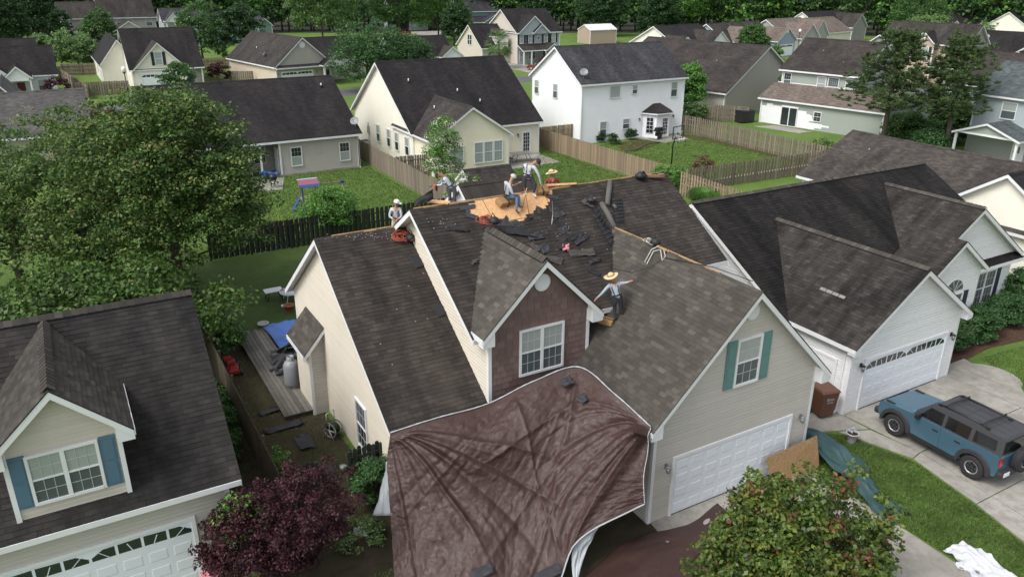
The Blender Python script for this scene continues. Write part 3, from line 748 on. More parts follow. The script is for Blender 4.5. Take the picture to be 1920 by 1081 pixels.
# dormer with mauve shakes
DF = ('v-', 19.0)
ds = (7.63-5.5)/(12.03-9.85)
DN = MH
siding(MH, ('u+', 13.86), lambda z: 19.0, lambda z: 21.0, 3.6, 5.7, MT['cream'])
slope(MH, 'v', 18.7, 19.75, 9.85, 5.5, 12.03, 7.63, WR, True, a1r=22.45, rakes=(1, 0)); slope(MH, 'v', 18.7, 19.55, 14.21, 5.5, 12.03, 7.63, WR, True, a1r=22.45, rakes=(1, 0))
ridge_cap(DN, 'v', 18.72, 22.3, 12.03, 7.64, WR, ds, ds, True)
mb = MB(); mb.poly([(10.2, 19.03, 3.0), (13.86, 19.03, 3.0), (13.86, 19.03, 5.66), (12.03, 19.03, 7.45), (10.2, 19.03, 5.66)]); MH.add(mb, 'wall', MT['shake'])
z = 3.1; r_ = 0
while z < 7.4:                 # shakes, each its own part
    zt = min(z+.205, 7.44); x = 10.2+(0 if r_ % 2 else -.14)
    half = lambda zz: 1.83 if zz < 5.66 else (7.45-zz)/ds
    while x < 13.86:
        w = random.uniform(.22, .34); a, b = max(x, 12.03-half(z)), min(x+w-.008, 12.03+half(z)); a2, b2 = max(x, 12.03-half(zt)), min(x+w-.008, 12.03+half(zt)); x += w
        if b-a < .04 or b2 < a2: continue
        dz = random.uniform(-.006, .006); q = MB()
        q.poly([(a, 19.0-.022, z+dz), (b, 19.0-.022, z+dz), (b2, 19.0-.003, zt), (a2, 19.0-.003, zt)]); q.poly([(a, 19.02, z+dz), (b, 19.02, z+dz), (b, 18.978, z+dz), (a, 18.978, z+dz)])
        q.poly([(a, 19.02, z+dz), (a, 18.978, z+dz), (a2, 18.997, zt), (a2, 19.02, zt)])
        MH.add(q, 'shake', MT['shake'])
    z += .205; r_ += 1
window(MH, DF, 11.33, 12.82, 3.86, 5.30, 2, 3, 2, 'glass_b', 'glass_s')
round_vent(MH, DF, 12.05, 6.82, .28)
for x in (10.2, 13.86):
    q = MB(); s_ = 1 if x < 12 else -1; q.box((x-s_*.03, 18.965, 3.15 if x < 12 else 3.9), (x+s_*.085, 19.1, 5.6)); MH.add(q, 'corner_board', MT['white'])
    xx = 9.85 if x < 12 else 14.21
    q = MB(); q.prism([(xx, 18.685, 5.2), (xx+s_*.40, 18.685, 5.2), (xx+s_*.40, 18.685, 5.72), (xx, 18.685, 5.36)], (0, .3, 0)); MH.add(q, 'eave_return', MT['white'])
# left side bay with shed roof
q = MB(); siding(MH, ('v-', 26.25), lambda z: 6.6, lambda z: min(7.2, 7.2), 0, 2.75, MT['greige']); siding(MH, ('u-', 6.6), lambda z: 26.25, lambda z: 27.95, 0, 2.7, MT['cream'])
q.prism([(6.6, 26.25, 2.6), (7.2, 26.25, 2.6), (7.2, 26.25, 3.38)], (0, .03, 0)); MH.add(q, 'wall', MT['greige'])
slope(MH, 'v', 26.0, 28.2, 6.35, 2.62, 7.2, 3.62, WR, True, rakes=(1, 1))
q = MB(); q.box((6.572, 26.22, 0), (6.68, 26.33, 2.7)); MH.add(q, 'corner_board', MT['white'])
# rear peak just showing over the ridge
block(MH, 'u', 12.9, 15.6, 24.9, 26.9, 7.35, 8.25, DK, MT['white'], False, oh=.25, ohr=.2, z0=6.0)
# loose felt flap and torn edge pieces round the hole
for k in range(20):
    i = random.randrange(4, len(HOLE)); x, y = HOLE[i]; x2, y2 = HOLE[(i+1) % len(HOLE)]; f = random.random(); x += (x2-x)*f+random.uniform(-.12, .12); y += (y2-y)*f+random.uniform(-.20, -.05)
    if y > 23.5: continue
    a = random.uniform(0, pi); w, l = random.uniform(.05, .12), random.uniform(.1, .3); q = MB()
    c = deckpt(x, y, .03); ux = Vector((1, 0, 0)); uy = Vector((0, 1, _S)).normalized(); d1 = ux*cos(a)+uy*sin(a); d2 = -ux*sin(a)+uy*cos(a)
    q.poly([c-d1*l-d2*w, c+d1*l*.8-d2*w*1.2, c+d1*l+d2*w+nvec*random.uniform(0, .06), c-d1*l*.9+d2*w*.8]); MH.add(q, 'torn_shingle', MT['blacksheet'])
# ================================================================ left neighbour
LN = House('house', 'neighbouring house at the lower left with blue shutters on its dormer', -2, 19.1, 0)
block(LN, 'u', -9.0, 2.3, 19.1, 27.7, 3.1, 6.8, MT['sh_ln'], {'0': MT['greige'], '1': MT['greige'], '3': MT['greige']}, True, oh=.3, ohr=.3, walls='013',
      keep=(None, lambda s, t: t > 4.4), cap=False)
ridge_cap(LN, 'u', -9.3, 2.64, 23.4, 6.81, MT['sh_lnd'], .8, .8, True)
LF = ('v-', 19.1)
garage_door(LN, LF, -3.60, 1.28, 2.13)
wall_lamp(LN, LF, 1.85, 2.15)
# dormer: ridge along v
block(LN, 'v', 19.2, 23.2, -2.41, .04, 5.28, 6.75, MT['sh_lnd'], MT['beige'], True, oh=.33, ohr=.3, walls='01', z0=3.2, cap=False)
ridge_cap(LN, 'v', 18.92, 23.2, -1.185, 6.76, MT['sh_lnd'], .9, .9, True)
dsl = (6.75-5.28)/(1.225+.33)
hb = lambda z: 1.225 if z < 5.42 else max(0, (6.58-z)/dsl)
siding(LN, ('v-', 19.2), lambda z: -1.185-hb(z), lambda z: -1.185+hb(z), 3.36, 6.56, MT['beige'], .118, 'wall', True)
window(LN, ('v-', 19.2), -1.93, -.52, 3.80, 5.02, 2, 3, 2, 'glass_b', 'glass_s', None, trim=.07)
for x0 in (-2.34, -.43):
    g = MB(); F_ = ('v-', 19.2); fbox(g, F_, x0, x0+.36, 3.72, 5.12, .02, .055)
    for p0, p1 in ((3.79, 4.38), (4.46, 5.04)):
        fbox(g, F_, x0+.06, x0+.30, p0, p1, .055, .068)
    LN.add(g, 'shutter', MT['sh_blue'])
for x in (-2.41, .04):
    s_ = 1 if x < -1 else -1
    q = MB(); q.box((x-s_*.03, 19.14, 3.30), (x+s_*.08, 19.3, 5.40)); LN.add(q, 'corner_board', MT['white'])
    xx = -2.74 if x < -1 else .37
    q = MB(); q.prism([(xx, 18.885, 5.0), (xx+s_*.38, 18.885, 5.0), (xx+s_*.38, 18.885, 5.50), (xx, 18.885, 5.15)], (0, .31, 0)); LN.add(q, 'eave_return', MT['white'])
q = MB(); q.box((-2.45, 19.13, 3.26), (.08, 19.19, 3.37)); LN.add(q, 'sill_board', MT['white'])

# ================================================================ right neighbour
RN = House('house', 'white house with a twin gable front beside the parked blue truck', 30, 19, 0)
SR = MT['sh_rn']
slope(RN, 'u', 23.6, 39.8, 19.0, 2.83, 25.05, 6.25, MT['sh_rnd'], True)
slope(RN, 'u', 23.6, 39.8, 31.1, 2.83, 25.05, 6.25, SR, False)
ridge_cap(RN, 'u', 23.6, 39.8, 25.05, 6.26, MT['sh_wing'], .565, .565, True)
siding(RN, ('u-', 24.0), lambda z: 16.4 if z < 2.75 else 25.05-(6.05-z)/.565, lambda z: 30.8 if z < 2.9 else 25.05+(6.05-z)/.565, 0, 6.03, MT['whitesid'])
siding(RN, ('u+', 39.5), lambda z: 19.4 if z < 2.9 else 25.05-(6.05-z)/.565, lambda z: 30.8 if z < 2.9 else 25.05+(6.05-z)/.565, 0, 6.03, MT['whitesid'])
block(RN, 'v', 16.37, 23.6, 24.0, 30.5, 2.93, 5.40, SR, MT['whitesid'], True, oh=.31, ohr=.3, walls='12', cap=False, solo=(None, None))
ridge_cap(RN, 'v', 16.07, 23.5, 27.25, 5.41, MT['sh_wing'], .7, .7, True)
q = MB(); q.box((23.972, 16.342, 0), (24.11, 16.46, 2.9)); RN.add(q, 'corner_board', MT['white'])
RF = ('v-', 16.37)
garage_door(RN, RF, 24.86, 29.74, 2.1)
wall_lamp(RN, RF, 24.55, 2.0); wall_lamp(RN, RF, 30.1, 2.0)
entry_door(RN, ('u-', 24.0), 17.0, 17.9, 2.05, .05)
downspout(RN, 24.0, 16.62, 0, 2.75, -.05, 0)
for x in (23.69, 30.81):
    s_ = 1 if x < 27 else -1; q = MB(); q.prism([(x, 16.055, 2.66), (x+s_*.34, 16.055, 2.66), (x+s_*.34, 16.055, 3.04), (x, 16.055, 2.80)], (0, .32, 0)); RN.add(q, 'eave_return', MT['white'])
block(RN, 'v', 19.4, 24.4, 31.7, 39.5, 3.05, 5.82, SR, MT['whitesid'], True, oh=.3, ohr=.3, walls='012', cap=False)
ridge_cap(RN, 'v', 19.1, 24.2, 35.6, 5.83, MT['sh_wing'], .67, .67, True)
window(RN, ('v-', 19.4), 36.75, 38.25, .75, 2.35, 2, 3, 2, 'glass_s', 'glass_s', 'sh_navy')
block(RN, 'v', 18.6, 20.4, 31.4, 35.4, 3.25, 4.85, SR, MT['whitesid'], True, oh=.25, ohr=.25, walls='012', cap=False)
window(RN, ('v-', 18.6), 32.9, 34.3, .6, 2.2, 2, 3, 2, 'glass_s', 'glass_s', 'sh_navy')
q = MB(); F_ = ('v-', 18.6); n = 14
q.prism([fp(F_, 33.6+.72*cos(pi*k/n), 2.38+.62*sin(pi*k/n), .0) for k in range(n+1)], (0, -.05, 0)); aw = RN.add(q, 'arched_window', MT['white'])
q = MB(); q.prism([fp(F_, 33.6+.64*cos(pi*k/n), 2.42+.53*sin(pi*k/n), .05) for k in range(n+1)], (0, -.012, 0)); RN.add(q, 'pane', MT['glass_s'], aw)
q = MB()
for a in (36, 72, 108, 144): q.prism([fp(F_, 33.6+.63*cos(radians(a-1.3)), 2.42+.52*sin(radians(a-1.3)), .062), fp(F_, 33.6+.63*cos(radians(a+1.3)), 2.42+.52*sin(radians(a+1.3)), .062), fp(F_, 33.59, 2.43, .062)], (0, -.01, 0))
RN.add(q, 'grille', MT['white'], aw)
# lifted strip of pale shingle underside on the garage roof
q = MB(); sl = (5.40-2.93)/(27.25-23.69)
for k in range(4):
    y = 17.95+k*.30; x = 25.15
    q.poly([(x, y, 2.93+(x-23.69)*sl+.03), (x, y+.27, 2.93+(x-23.69)*sl+.03), (x+.10, y+.27, 2.93+(x+.10-23.69)*sl+.045), (x+.10, y, 2.93+(x+.10-23.69)*sl+.045)])
RN.add(q, 'missing_tab_strip', MT['sh_strip'] if 'sh_strip' in MT else MT['concrete'])

# ================================================================ house beyond it (long ridge running away)
DH = House('house', 'long low house with a charcoal roof and cream gable behind the white twin gable house', 46, 28, 0)
block(DH, 'v', 14, 35.6, 43.35, 52.8, 2.9, 5.5, MT['sh_main_t'] if 'sh_main_t' in MT else MT['sh_far_mid'], MT['cream_t'], False, oh=.35, ohr=.3)
block(DH, 'u', 43.3, 52, 18.3, 26.3, 2.95, 5.87, MT['sh_far_dark'], MT['cream_t'], False, oh=.35, ohr=.3, walls='012')
pipe_vent(DH, 46.6, 33.3, 4.65, 'dish', .2)

# ================================================================ middle row, rear sides towards the camera
EH = House('house', 'weathered grey shingle roof behind the big maple at the left edge', 0, 75, 0)
block(EH, 'u', -14, 2.6, 75.4, 84.0, 2.95, 6.0, MT['sh_grey'], MT['greige_t'], False, oh=.45, ohr=.3)
block(EH, 'v', 80, 88, -5.0, -1.5, 4.2, 6.6, MT['sh_grey'], MT['greige_t'], False, oh=.3, ohr=.3)
pipe_vent(EH, 1.9, 76.8, 3.6, 'dish', .25)

FH = House('house', 'beige house with a long black roof and covered patio behind the swing set lawn', 14, 66, 0)
block(FH, 'u', 6.3, 22.1, 64.3, 78.2, 2.9, 6.9, MT['sh_far_dark'], {'0': MT['greige_t'], '1': MT['greige_t'], '2': MT['greige_t'], '3': MT['greige_t']}, False, oh=.4, ohr=.3, walls='123')
for a, b in ((15.5, 22.1), (6.3, 12.2)):
    mb = MB(); mb.poly([(a, 64.3, 0), (b, 64.3, 0), (b, 64.3, 2.93), (a, 64.3, 2.93)]); FH.add(mb, 'wall', MT['greige_t'])
mb = MB(); mb.poly([(12.2, 66.6, 0), (15.5, 66.6, 0), (15.5, 66.6, 2.9), (12.2, 66.6, 2.9)]); mb.poly([(15.5, 64.3, 0), (15.5, 66.6, 0), (15.5, 66.6, 2.9), (15.5, 64.3, 2.9)]); FH.add(mb, 'wall', MT['greige_t'])
mb = MB(); mb.box((6.3, 64.2, 0), (22.12, 64.29, .14)); FH.add(mb, 'foundation', MT['concrete'])
for x in (15.5, 22.1, 13.95):
    q = MB(); q.box((x-.07, 64.21, 0), (x+.07, 64.35, 2.8)); FH.add(q, 'corner_board' if x != 13.95 else 'porch_post', MT['white'])
window(FH, ('v-', 64.3), 16.42, 17.2, .75, 2.2, 1, 3, 2, 'glass_d', 'glass_b', lowgrille=False); window(FH, ('v-', 64.3), 20.5, 21.28, .75, 2.2, 1, 3, 2, 'glass_d', 'glass_b', lowgrille=False)
window(FH, ('v-', 66.6), 13.9, 14.8, .75, 2.2, 1, 3, 2, 'glass_b', 'glass_d', lowgrille=False)
entry_door(FH, ('u-', 15.5), 64.9, 65.8)
pipe_vent(FH, 21.0, 69.8, 6.2, 'white', .25); downspout(FH, 22.1, 64.3, 0, 2.8); dish(FH, 22.1, 64.7, 3.1, -2.4)

GH = House('house', 'pale yellow house with a rear gable and patio, roof half black half brown', 32, 66, 0)
CY = MT['creamy_t']
block(GH, 'u', 26.1, 38.45, 61.8, 76.2, 2.95, 8.1, MT['sh_far_dark'], {'0': CY, '1': CY, '2': MT['cream_t'], '3': CY}, False, oh=.4, ohr=.32)
block(GH, 'v', 58.0, 66.0, 26.2, 33.2, 2.95, 5.44, MT['sh_far_mid'], CY, False, oh=.3, ohr=.3, walls='012')
GFc = ('v-', 58.0)
window(GH, GFc, 27.75, 28.85, 1.0, 2.25, 1, 4, 4, 'glass_b', 'glass_b', sash=False)
for a in (29.95, 30.87, 31.79): window(GH, GFc, a, a+.74, .75, 2.4, 1, 3, 3, 'glass_b', 'glass_b')
entry_door(GH, ('v-', 61.8), 36.75, 37.65, 2.15, .1, 'white', 1); wall_lamp(GH, ('v-', 61.8), 36.3, 1.9)
for y in (69.9, 67.3, 65.4, 63.1): window(GH, ('u-', 26.1), y-.35, y+.4, .85, 2.35, 1, 1, 1, 'glass_b', 'glass_d', grille=False)
downspout(GH, 38.45, 61.7, 0, 2.8); pipe_vent(GH, 27.9, 66.6, 6.5, 'white', .3); pipe_vent(GH, 32.0, 65.2, 5.55, 'white', .3); pipe_vent(GH, 33.6, 63.9, 4.7, 'white', .3); pipe_vent(GH, 28.5, 62.6, 4.65, 'white', .3)
q = MB(); q.box((25.95, 72.2, 1.2), (26.08, 72.6, 1.9)); q.tube([(26.02, 72.4, 0), (26.02, 72.4, 1.2)], .04); q.tube([(26.02, 72.4, 1.9), (26.02, 72.4, 2.3)], .04); GH.add(q, 'electric_meter', MT['steel'])

HH_ = House('house', 'white two storey house with a bay door and grill on its patio', 50, 66, 0)
W_ = MT['white_t']
block(HH_, 'u', 44.1, 56.8, 63.1, 72.1, 5.7, 8.85, MT['sh_far_slate'] if 'sh_far_slate' in MT else MT['sh_far_dark'], W_, False, oh=.3, ohr=.28)
hf = ('v-', 63.1)
window(HH_, hf, 47.4, 48.6, 4.25, 5.3, 1, 6, 6, 'glass_b', 'glass_b', sash=False); window(HH_, hf, 50.15, 50.7, 4.45, 5.25, 1, 2, 2, 'glass_b', 'glass_s', grille=False)
window(HH_, hf, 55.1, 55.85, 3.85, 5.25, 1, 1, 1, 'glass_b', 'glass_s', grille=False); window(HH_, hf, 46.4, 47.15, .55, 1.95, 1, 1, 1, 'glass_b', 'glass_s', grille=False)
window(HH_, hf, 49.2, 49.95, 1.1, 2.0, 1, 3, 2, 'glass_b', 'glass_d')
for y in (67.3, 70.85): window(HH_, ('u-', 44.1), y, y+.7, 3.9, 5.2, 1, 1, 1, 'glass_b', 'glass_s', grille=False)
q = MB(); P_ = [(51.7, 63.08), (52.5, 61.9), (54.2, 61.9), (55.0, 63.08)]; q.prism([(x, y, 0) for x, y in P_], (0, 0, 2.5)); HH_.add(q, 'bay_wall', MT['white_t'])
q = MB(); R_ = [(51.4, 63.08, 2.5), (52.35, 61.6, 2.5), (54.35, 61.6, 2.5), (55.3, 63.08, 2.5)]; top_ = [(52.9, 63.08, 3.3), (53.8, 63.08, 3.3)]
q.poly([R_[0], R_[1], top_[0]]); q.poly([R_[1], R_[2], top_[1], top_[0]], 0, [(0, 0), (2, 0), (1.5, 1), (.5, 1)]); q.poly([R_[2], R_[3], top_[1]]); HH_.add(q, 'bay_roof', MT['sh_far_mid'])
q = MB()
for a, b in zip(R_[:-1], R_[1:]): q.poly([a, b, (b[0], b[1], 2.38), (a[0], a[1], 2.38)])
HH_.add(q, 'fascia', MT['white'])
entry_door(HH_, ('v-', 61.9), 53.15, 54.0, 2.1, .1, 'white', 1)
q = MB(); a, b = Vector((51.78, 62.9, 0)), Vector((52.42, 61.96, 0)); n_ = Vector((-1, -.68, 0)).normalized()*.03
def onbay(f, z): return a+(b-a)*f+n_+Vector((0, 0, z))
q.poly([onbay(.2, .5), onbay(.8, .5), onbay(.8, 2.05), onbay(.2, 2.05)]); bw = HH_.add(q, 'bay_window', MT['glass_d'])
q = MB()
for f in (.2, .5, .8): q.tube([onbay(f, .5), onbay(f, 2.05)], .02, 4)
for z in (.5, .9, 1.27, 1.66, 2.05): q.tube([onbay(.2, z), onbay(.8, z)], .02, 4)
HH_.add(q, 'grille', MT['white'], bw)
wall_lamp(HH_, hf, 51.2, 1.9); wall_lamp(HH_, hf, 55.6, 1.9); downspout(HH_, 44.1, 63.1, 0, 5.5); downspout(HH_, 56.8, 63.1, 0, 5.5)
for u, v, z in ((51.2, 67.4, 8.2), (49.2, 65.5, 7.0), (53.6, 65.3, 6.9)): pipe_vent(HH_, u, v, z, 'white', .28)
dish(HH_, 44.6, 63.6, 6.0, -2.5)

# ================================================================ rotated part of the street (right)
IH = House('house', 'low house with a long stained brown roof right of the white two storey house', 80, 57, 12)
block(IH, 'v', 52.3, 70, 79.9, 95.9, 2.8, 7.6, MT['sh_far_d'], MT['greige_t'], False, oh=.4, ohr=.35, rk=0)
pipe_vent(IH, 84.6, 57, 5.6, 'dish', .2)
JH = House('house', 'sage two storey house with unfinished white wall wrap around its patio door', 84, 42, 12)
JS = MT['sage_t']
block(JH, 'v', 38.9, 47.6, 83.7, 93.2, 5.6, 8.76, MT['sh_far_d'], JS, False, oh=.35, ohr=.3)
slope(JH, 'v', 34.0, 48.3, 80.35, 2.75, 83.7, 4.15, MT['sh_tan'], False)
for f, P4 in (('w', [(80.7, 34.3, 0), (80.7, 48.0, 0), (80.7, 48.0, 2.75), (80.7, 34.3, 2.75)]), ('s', [(80.7, 48.0, 0), (83.7, 48.0, 0), (83.7, 48.0, 4.0), (80.7, 48.0, 2.75)]), ('e', [(80.7, 34.3, 0), (92, 34.3, 0), (92, 34.3, 4.0), (83.7, 34.3, 4.0), (80.7, 34.3, 2.75)]), ('u', [(83.7, 34.3, 2), (83.7, 48, 2), (83.7, 48, 4.1), (83.7, 34.3, 4.1)])):
    mb = MB(); mb.poly(P4); JH.add(mb, 'wall', JS)
jf = ('u-', 80.7)
q = MB()
for (a, b, z0_, z1_) in ((45.5, 47.9, .05, 1.9), (46.6, 47.3, 1.9, 2.2), (45.5, 46.6, 1.9, 2.05), (42.5, 43.5, .05, 1.85), (42.1, 42.5, .05, 1.6), (41.4, 42.1, .05, .75), (41.4, 42.1, .9, 1.15), (40.6, 41.4, .25, .75), (39.8, 40.6, .45, .65), (41.8, 42.1, 1.15, 1.5), (43.5, 45.5, 2.05, 2.2)):
    fbox(q, jf, a, b, z0_, z1_, .004, .02)
JH.add(q, 'house_wrap', MT['wrap'] if 'wrap' in MT else MT['white'])
window(JH, jf, 43.6, 45.4, .1, 2.0, 2, 1, 1, 'glass_d', 'glass_d', sash=False, grille=False)
window(JH, jf, 40.85, 41.6, 1.0, 1.9, 1, 2, 2, 'glass_d', 'glass_d')
ju = ('u-', 83.7)
window(JH, ju, 46.5, 47.3, 3.85, 5.2, 1, 3, 2, 'glass_d', 'glass_s'); window(JH, ju, 42.4, 43.3, 3.8, 5.15, 1, 1, 1, 'glass_b', 'glass_b', grille=False)
window(JH, ju, 40.95, 42.05, 4.3, 5.2, 1, 5, 4, 'glass_s', 'glass_s', sash=False); window(JH, ju, 39.4, 40.1, 4.35, 5.2, 1, 1, 1, 'glass_b', 'glass_s', grille=False)
q = MB(); q.box((83.67, 38.9, 4.15), (83.69, 48, 4.25)); JH.add(q, 'trim_board', MT['white'])
for y in (48.0, 34.3): q = MB(); q.box((80.66, y-.07, 0), (80.8, y+.07, 2.7)); JH.add(q, 'corner_board', MT['white'])
pipe_vent(JH, 86.5, 44.6, 7.5, 'dish', .2); pipe_vent(JH, 85.2, 41.5, 6.6, 'dish', .2)
JB = House('house', 'blue grey house half hidden behind the pine pair', 92, 22, 12)
block(JB, 'v', 20.5, 31.5, 88, 97, 5.4, 8.3, MT['sh_far_d'], MT['slate_t'], False)
window(JB, ('v+', 31.5), 89.5, 90.4, 3.6, 5.0); window(JB, ('u-', 88), 29, 29.9, 1.0, 2.3); window(JB, ('u-', 88), 25, 26, 3.6, 5.0)

KH = House('house', 'pale blue two storey house with a small porch at the right edge', 75, 38, 0)
KS = MT['blue_t']
block(KH, 'v', 24, 42.3, 73.1, 80.9, 5.6, 8.2, MT['sh_slate'], KS, False, oh=.35, ohr=.3, walls='013')
window(KH, ('u-', 73.1), 38.55, 39.75, 3.75, 5.1, 1, 1, 1, 'glass_b', 'glass_s', grille=False)
block(KH, 'u', 70.2, 73.6, 36.3, 41.7, 2.55, 3.65, MT['sh_slate'], MT['sage_t'], False, oh=.3, ohr=.25, walls='2', z0=2.6, cap=False)
for y in (36.3, 41.7):
    q = MB(); q.box((70.13, y-.09, 0), (70.31, y+.09, 2.55)); KH.add(q, 'porch_post', MT['white'])
q = MB(); q.box((70.15, 36.2, 2.45), (70.3, 41.8, 2.62)); KH.add(q, 'porch_beam', MT['white'])
sheet('porch_floor', [(70, 36), (73.1, 36), (73.1, 42), (70, 42)], MT['concrete'], .10)
mb = MB(); mb.poly([(73.06, 36.3, 0), (73.06, 42.3, 0), (73.06, 42.3, 2.7), (73.06, 36.3, 2.7)]); KH.add(mb, 'wall', MT['sage_t'])
entry_door(KH, ('u-', 73.04), 37.1, 38.0, 2.1, .12)
q = MB(); q.box((72.96, 37.4, 1.0), (73.0, 37.7, 1.55)); KH.add(q, 'door_glass', MT['sh_blue'])
# ================================================================ far rows
def simple_windows(h, face, L, z0, z1, w=.8, sh=None, n=1, top='glass_b', bot='glass_s'):
    for s in L: window(h, face, s-w/2, s+w/2, z0, z1, n, 2, 2, top, bot, sh)
ML = House('house', 'ivory house with black shutters on its front gable and a teal door', 15, 126, 0)
block(ML, 'u', 10.75, 20.0, 123.4, 136.2, 2.75, 7.8, MT['sh_far_dark'], MT['cream_t'], False, oh=.4, ohr=.3, walls='123')
mb = MB(); mb.poly([(10.75, 123.4, 0), (17.4, 123.4, 0), (17.4, 123.4, 3), (10.75, 123.4, 3)]); mb.poly([(17.4, 125, 0), (20, 125, 0), (20, 125, 3), (17.4, 125, 3)]); mb.poly([(17.4, 123.4, 0), (17.4, 125, 0), (17.4, 125, 3), (17.4, 123.4, 3)]); ML.add(mb, 'wall', MT['cream_t'])
block(ML, 'v', 123.1, 130, 11.1, 17.8, 2.7, 6.3, MT['sh_far_mid'], MT['cream_t'], False, oh=.3, ohr=.3, walls='2', cap=False)
window(ML, ('v-', 123.1), 13.95, 14.85, 3.3, 4.95, 1, 2, 2, 'glass_b', 'glass_b', 'sh_black')
garage_door(ML, ('v-', 123.1), 11.9, 16.4, 2.1, near=False)
entry_door(ML, ('v-', 125), 18.0, 18.9, 2.05, .1, 'teal_door')
for x in (17.6, 19.95): q = MB(); q.box((x-.09, 123.3, 0), (x+.09, 123.5, 2.7)); ML.add(q, 'porch_post', MT['white'])
block(ML, 'v', 131, 147, 7.6, 12.6, 2.8, 6.3, MT['sh_far_dark'], MT['cream_t'], False, oh=.3, ohr=.3, walls='023')
window(ML, ('u-', 10.75), 131, 131.8, 3.6, 5.0, 1, 2, 2); window(ML, ('u-', 7.6), 139, 139.7, 1.2, 2.1)
entry_door(ML, ('u-', 7.6), 133.6, 134.5, 2.05, .1)

LL = House('house', 'white house with a red door at the left edge beyond the grey roof', -3, 119, 0)
block(LL, 'u', -14, 1.5, 121.5, 129, 2.9, 6.3, MT['sh_far_dark'], MT['white_t'], False, oh=.4, ohr=.3)
block(LL, 'v', 118.6, 126, -10.5, -3.4, 3.0, 6.2, MT['sh_far_dark'], MT['white_t'], False, oh=.3, ohr=.3, walls='12')
block(LL, 'v', 118.2, 124, -4.0, -1.4, 3.0, 4.45, MT['sh_far_dark'], MT['white_t'], False, oh=.3, ohr=.3, walls='2', z0=2.6)
for x in (-4.0, -1.4): q = MB(); q.box((x-.09, 118.2, 0), (x+.09, 118.4, 2.9)); LL.add(q, 'porch_post', MT['white'])
entry_door(LL, ('v-', 121.4), -3.0, -2.1, 2.1, .1, 'red_door')
window(LL, ('v-', 121.5), -.6, .8, .9, 2.3, 1, 2, 2, 'glass_b', 'glass_s'); garage_door(LL, ('v-', 118.6), -9.6, -5.0, 2.1, near=False)
LB = House('house', 'black roof showing above the white house with the red door', -3, 141, 0)
block(LB, 'u', -14, -.2, 136.6, 145, 3.2, 6.2, MT['sh_far_dark'], MT['white_t'], False)

NH = House('house', 'long two storey greige house with a brown roof at the top left', 15, 209, 0)
block(NH, 'u', 5.6, 24.6, 205, 215, 5.6, 8.9, MT['sh_far_mid'], {'0': MT['greige_t'], '1': MT['greige_t'], '2': MT['cream_t'], '3': MT['greige_t']}, False, oh=.5)
block(NH, 'u', 13.5, 24.4, 205.2, 217, 5.62, 11.2, MT['sh_far_mid'], MT['greige_t'], False, oh=.5)
block(NH, 'v', 199, 206, 6.8, 13.6, 2.7, 4.9, MT['sh_far_mid'], MT['greige_t'], False)
block(NH, 'v', 199, 206, 15.2, 21.5, 3.0, 5.2, MT['sh_far_mid'], MT['greige_t'], False)
simple_windows(NH, ('v-', 205), (6.6, 17.2, 19.1, 23.2), 3.8, 5.2, 1.2); simple_windows(NH, ('u-', 5.6), (208,), 3.6, 5.0, 1.)
N2 = House('house', 'grey house with white porch gables beside the tall bare trunks', 26, 192, 0)
block(N2, 'u', 24.6, 32, 192, 200, 5.0, 7.8, MT['sh_far_slate'], MT['blue_t'], False)
block(N2, 'v', 189.5, 197, 24.9, 28.5, 5.4, 7.4, MT['sh_far_slate'], MT['white_t'], False, walls='2', z0=5.2)
block(N2, 'v', 188.6, 195, 28.0, 30.8, 4.4, 6.5, MT['sh_far_slate'], MT['blue_t'], False, walls='012')
for x in (24.9, 26.6, 28.3): q = MB(); q.box((x-.12, 189.6, 2.2), (x+.12, 189.8, 5.2)); N2.add(q, 'porch_post', MT['white'])
q = MB(); q.box((24.7, 189.4, 2.2), (28.6, 192, 2.35)); N2.add(q, 'porch_floor', MT['white']); simple_windows(N2, ('v-', 192), (25.8, 27.4), 2.7, 4.6, 1.0)
N3 = House('house', 'slate roofed house half hidden by trees right of the tall bare trunks', 40, 196, 0)
block(N3, 'u', 33.5, 46, 194, 203, 4.0, 6.8, MT['sh_far_slate'], MT['teal_t'], False); block(N3, 'v', 190, 197, 44, 47, 4.0, 5.6, MT['sh_far_slate'], MT['teal_t'], False)

OH = House('house', 'greige gabled house with a wide garage door in front of the dark wood', 54, 115, 10.5)
block(OH, 'v', 109.3, 126, 49.5, 58.1, 2.85, 6.75, MT['sh_far_mid'], {'0': MT['tan3'] if 'tan3' in MT else MT['cream_t'], '1': MT['cream_t'], '2': MT['greige_t'], '3': MT['greige_t']}, False, oh=.35, ohr=.3)
slope(OH, 'u', 49.3, 57.4, 108.6, 2.75, 109.3, 3.05, MT['sh_far_slate'], False, t=.1)
garage_door(OH, ('v-', 109.3), 50.3, 55.1, 2.1, near=False); round_vent(OH, ('v-', 109.3), 53.8, 5.7, .45)
wall_lamp(OH, ('v-', 109.3), 49.8, 1.9); wall_lamp(OH, ('v-', 109.3), 55.7, 1.9)
block(OH, 'v', 107.9, 113, 56.3, 60.5, 2.85, 4.5, MT['sh_far_dark'], MT['white_t'], False, walls='2', z0=2.6); q = MB(); q.box((56.2, 107.8, 0), (56.45, 108, 2.8)); OH.add(q, 'porch_post', MT['white'])
window(OH, ('v-', 109.3), 57.0, 57.8, .3, 2.1, 1, 1, 1, 'glass_d', 'glass_d', grille=False)
block(OH, 'u', 54, 66, 113, 122, 2.9, 6.0, MT['sh_far_dark'], MT['greige_t'], False)
dish(OH, 50.3, 114.5, 3.5, -1.2); pipe_vent(OH, 51.4, 119.5, 4.6, 'white', .3)

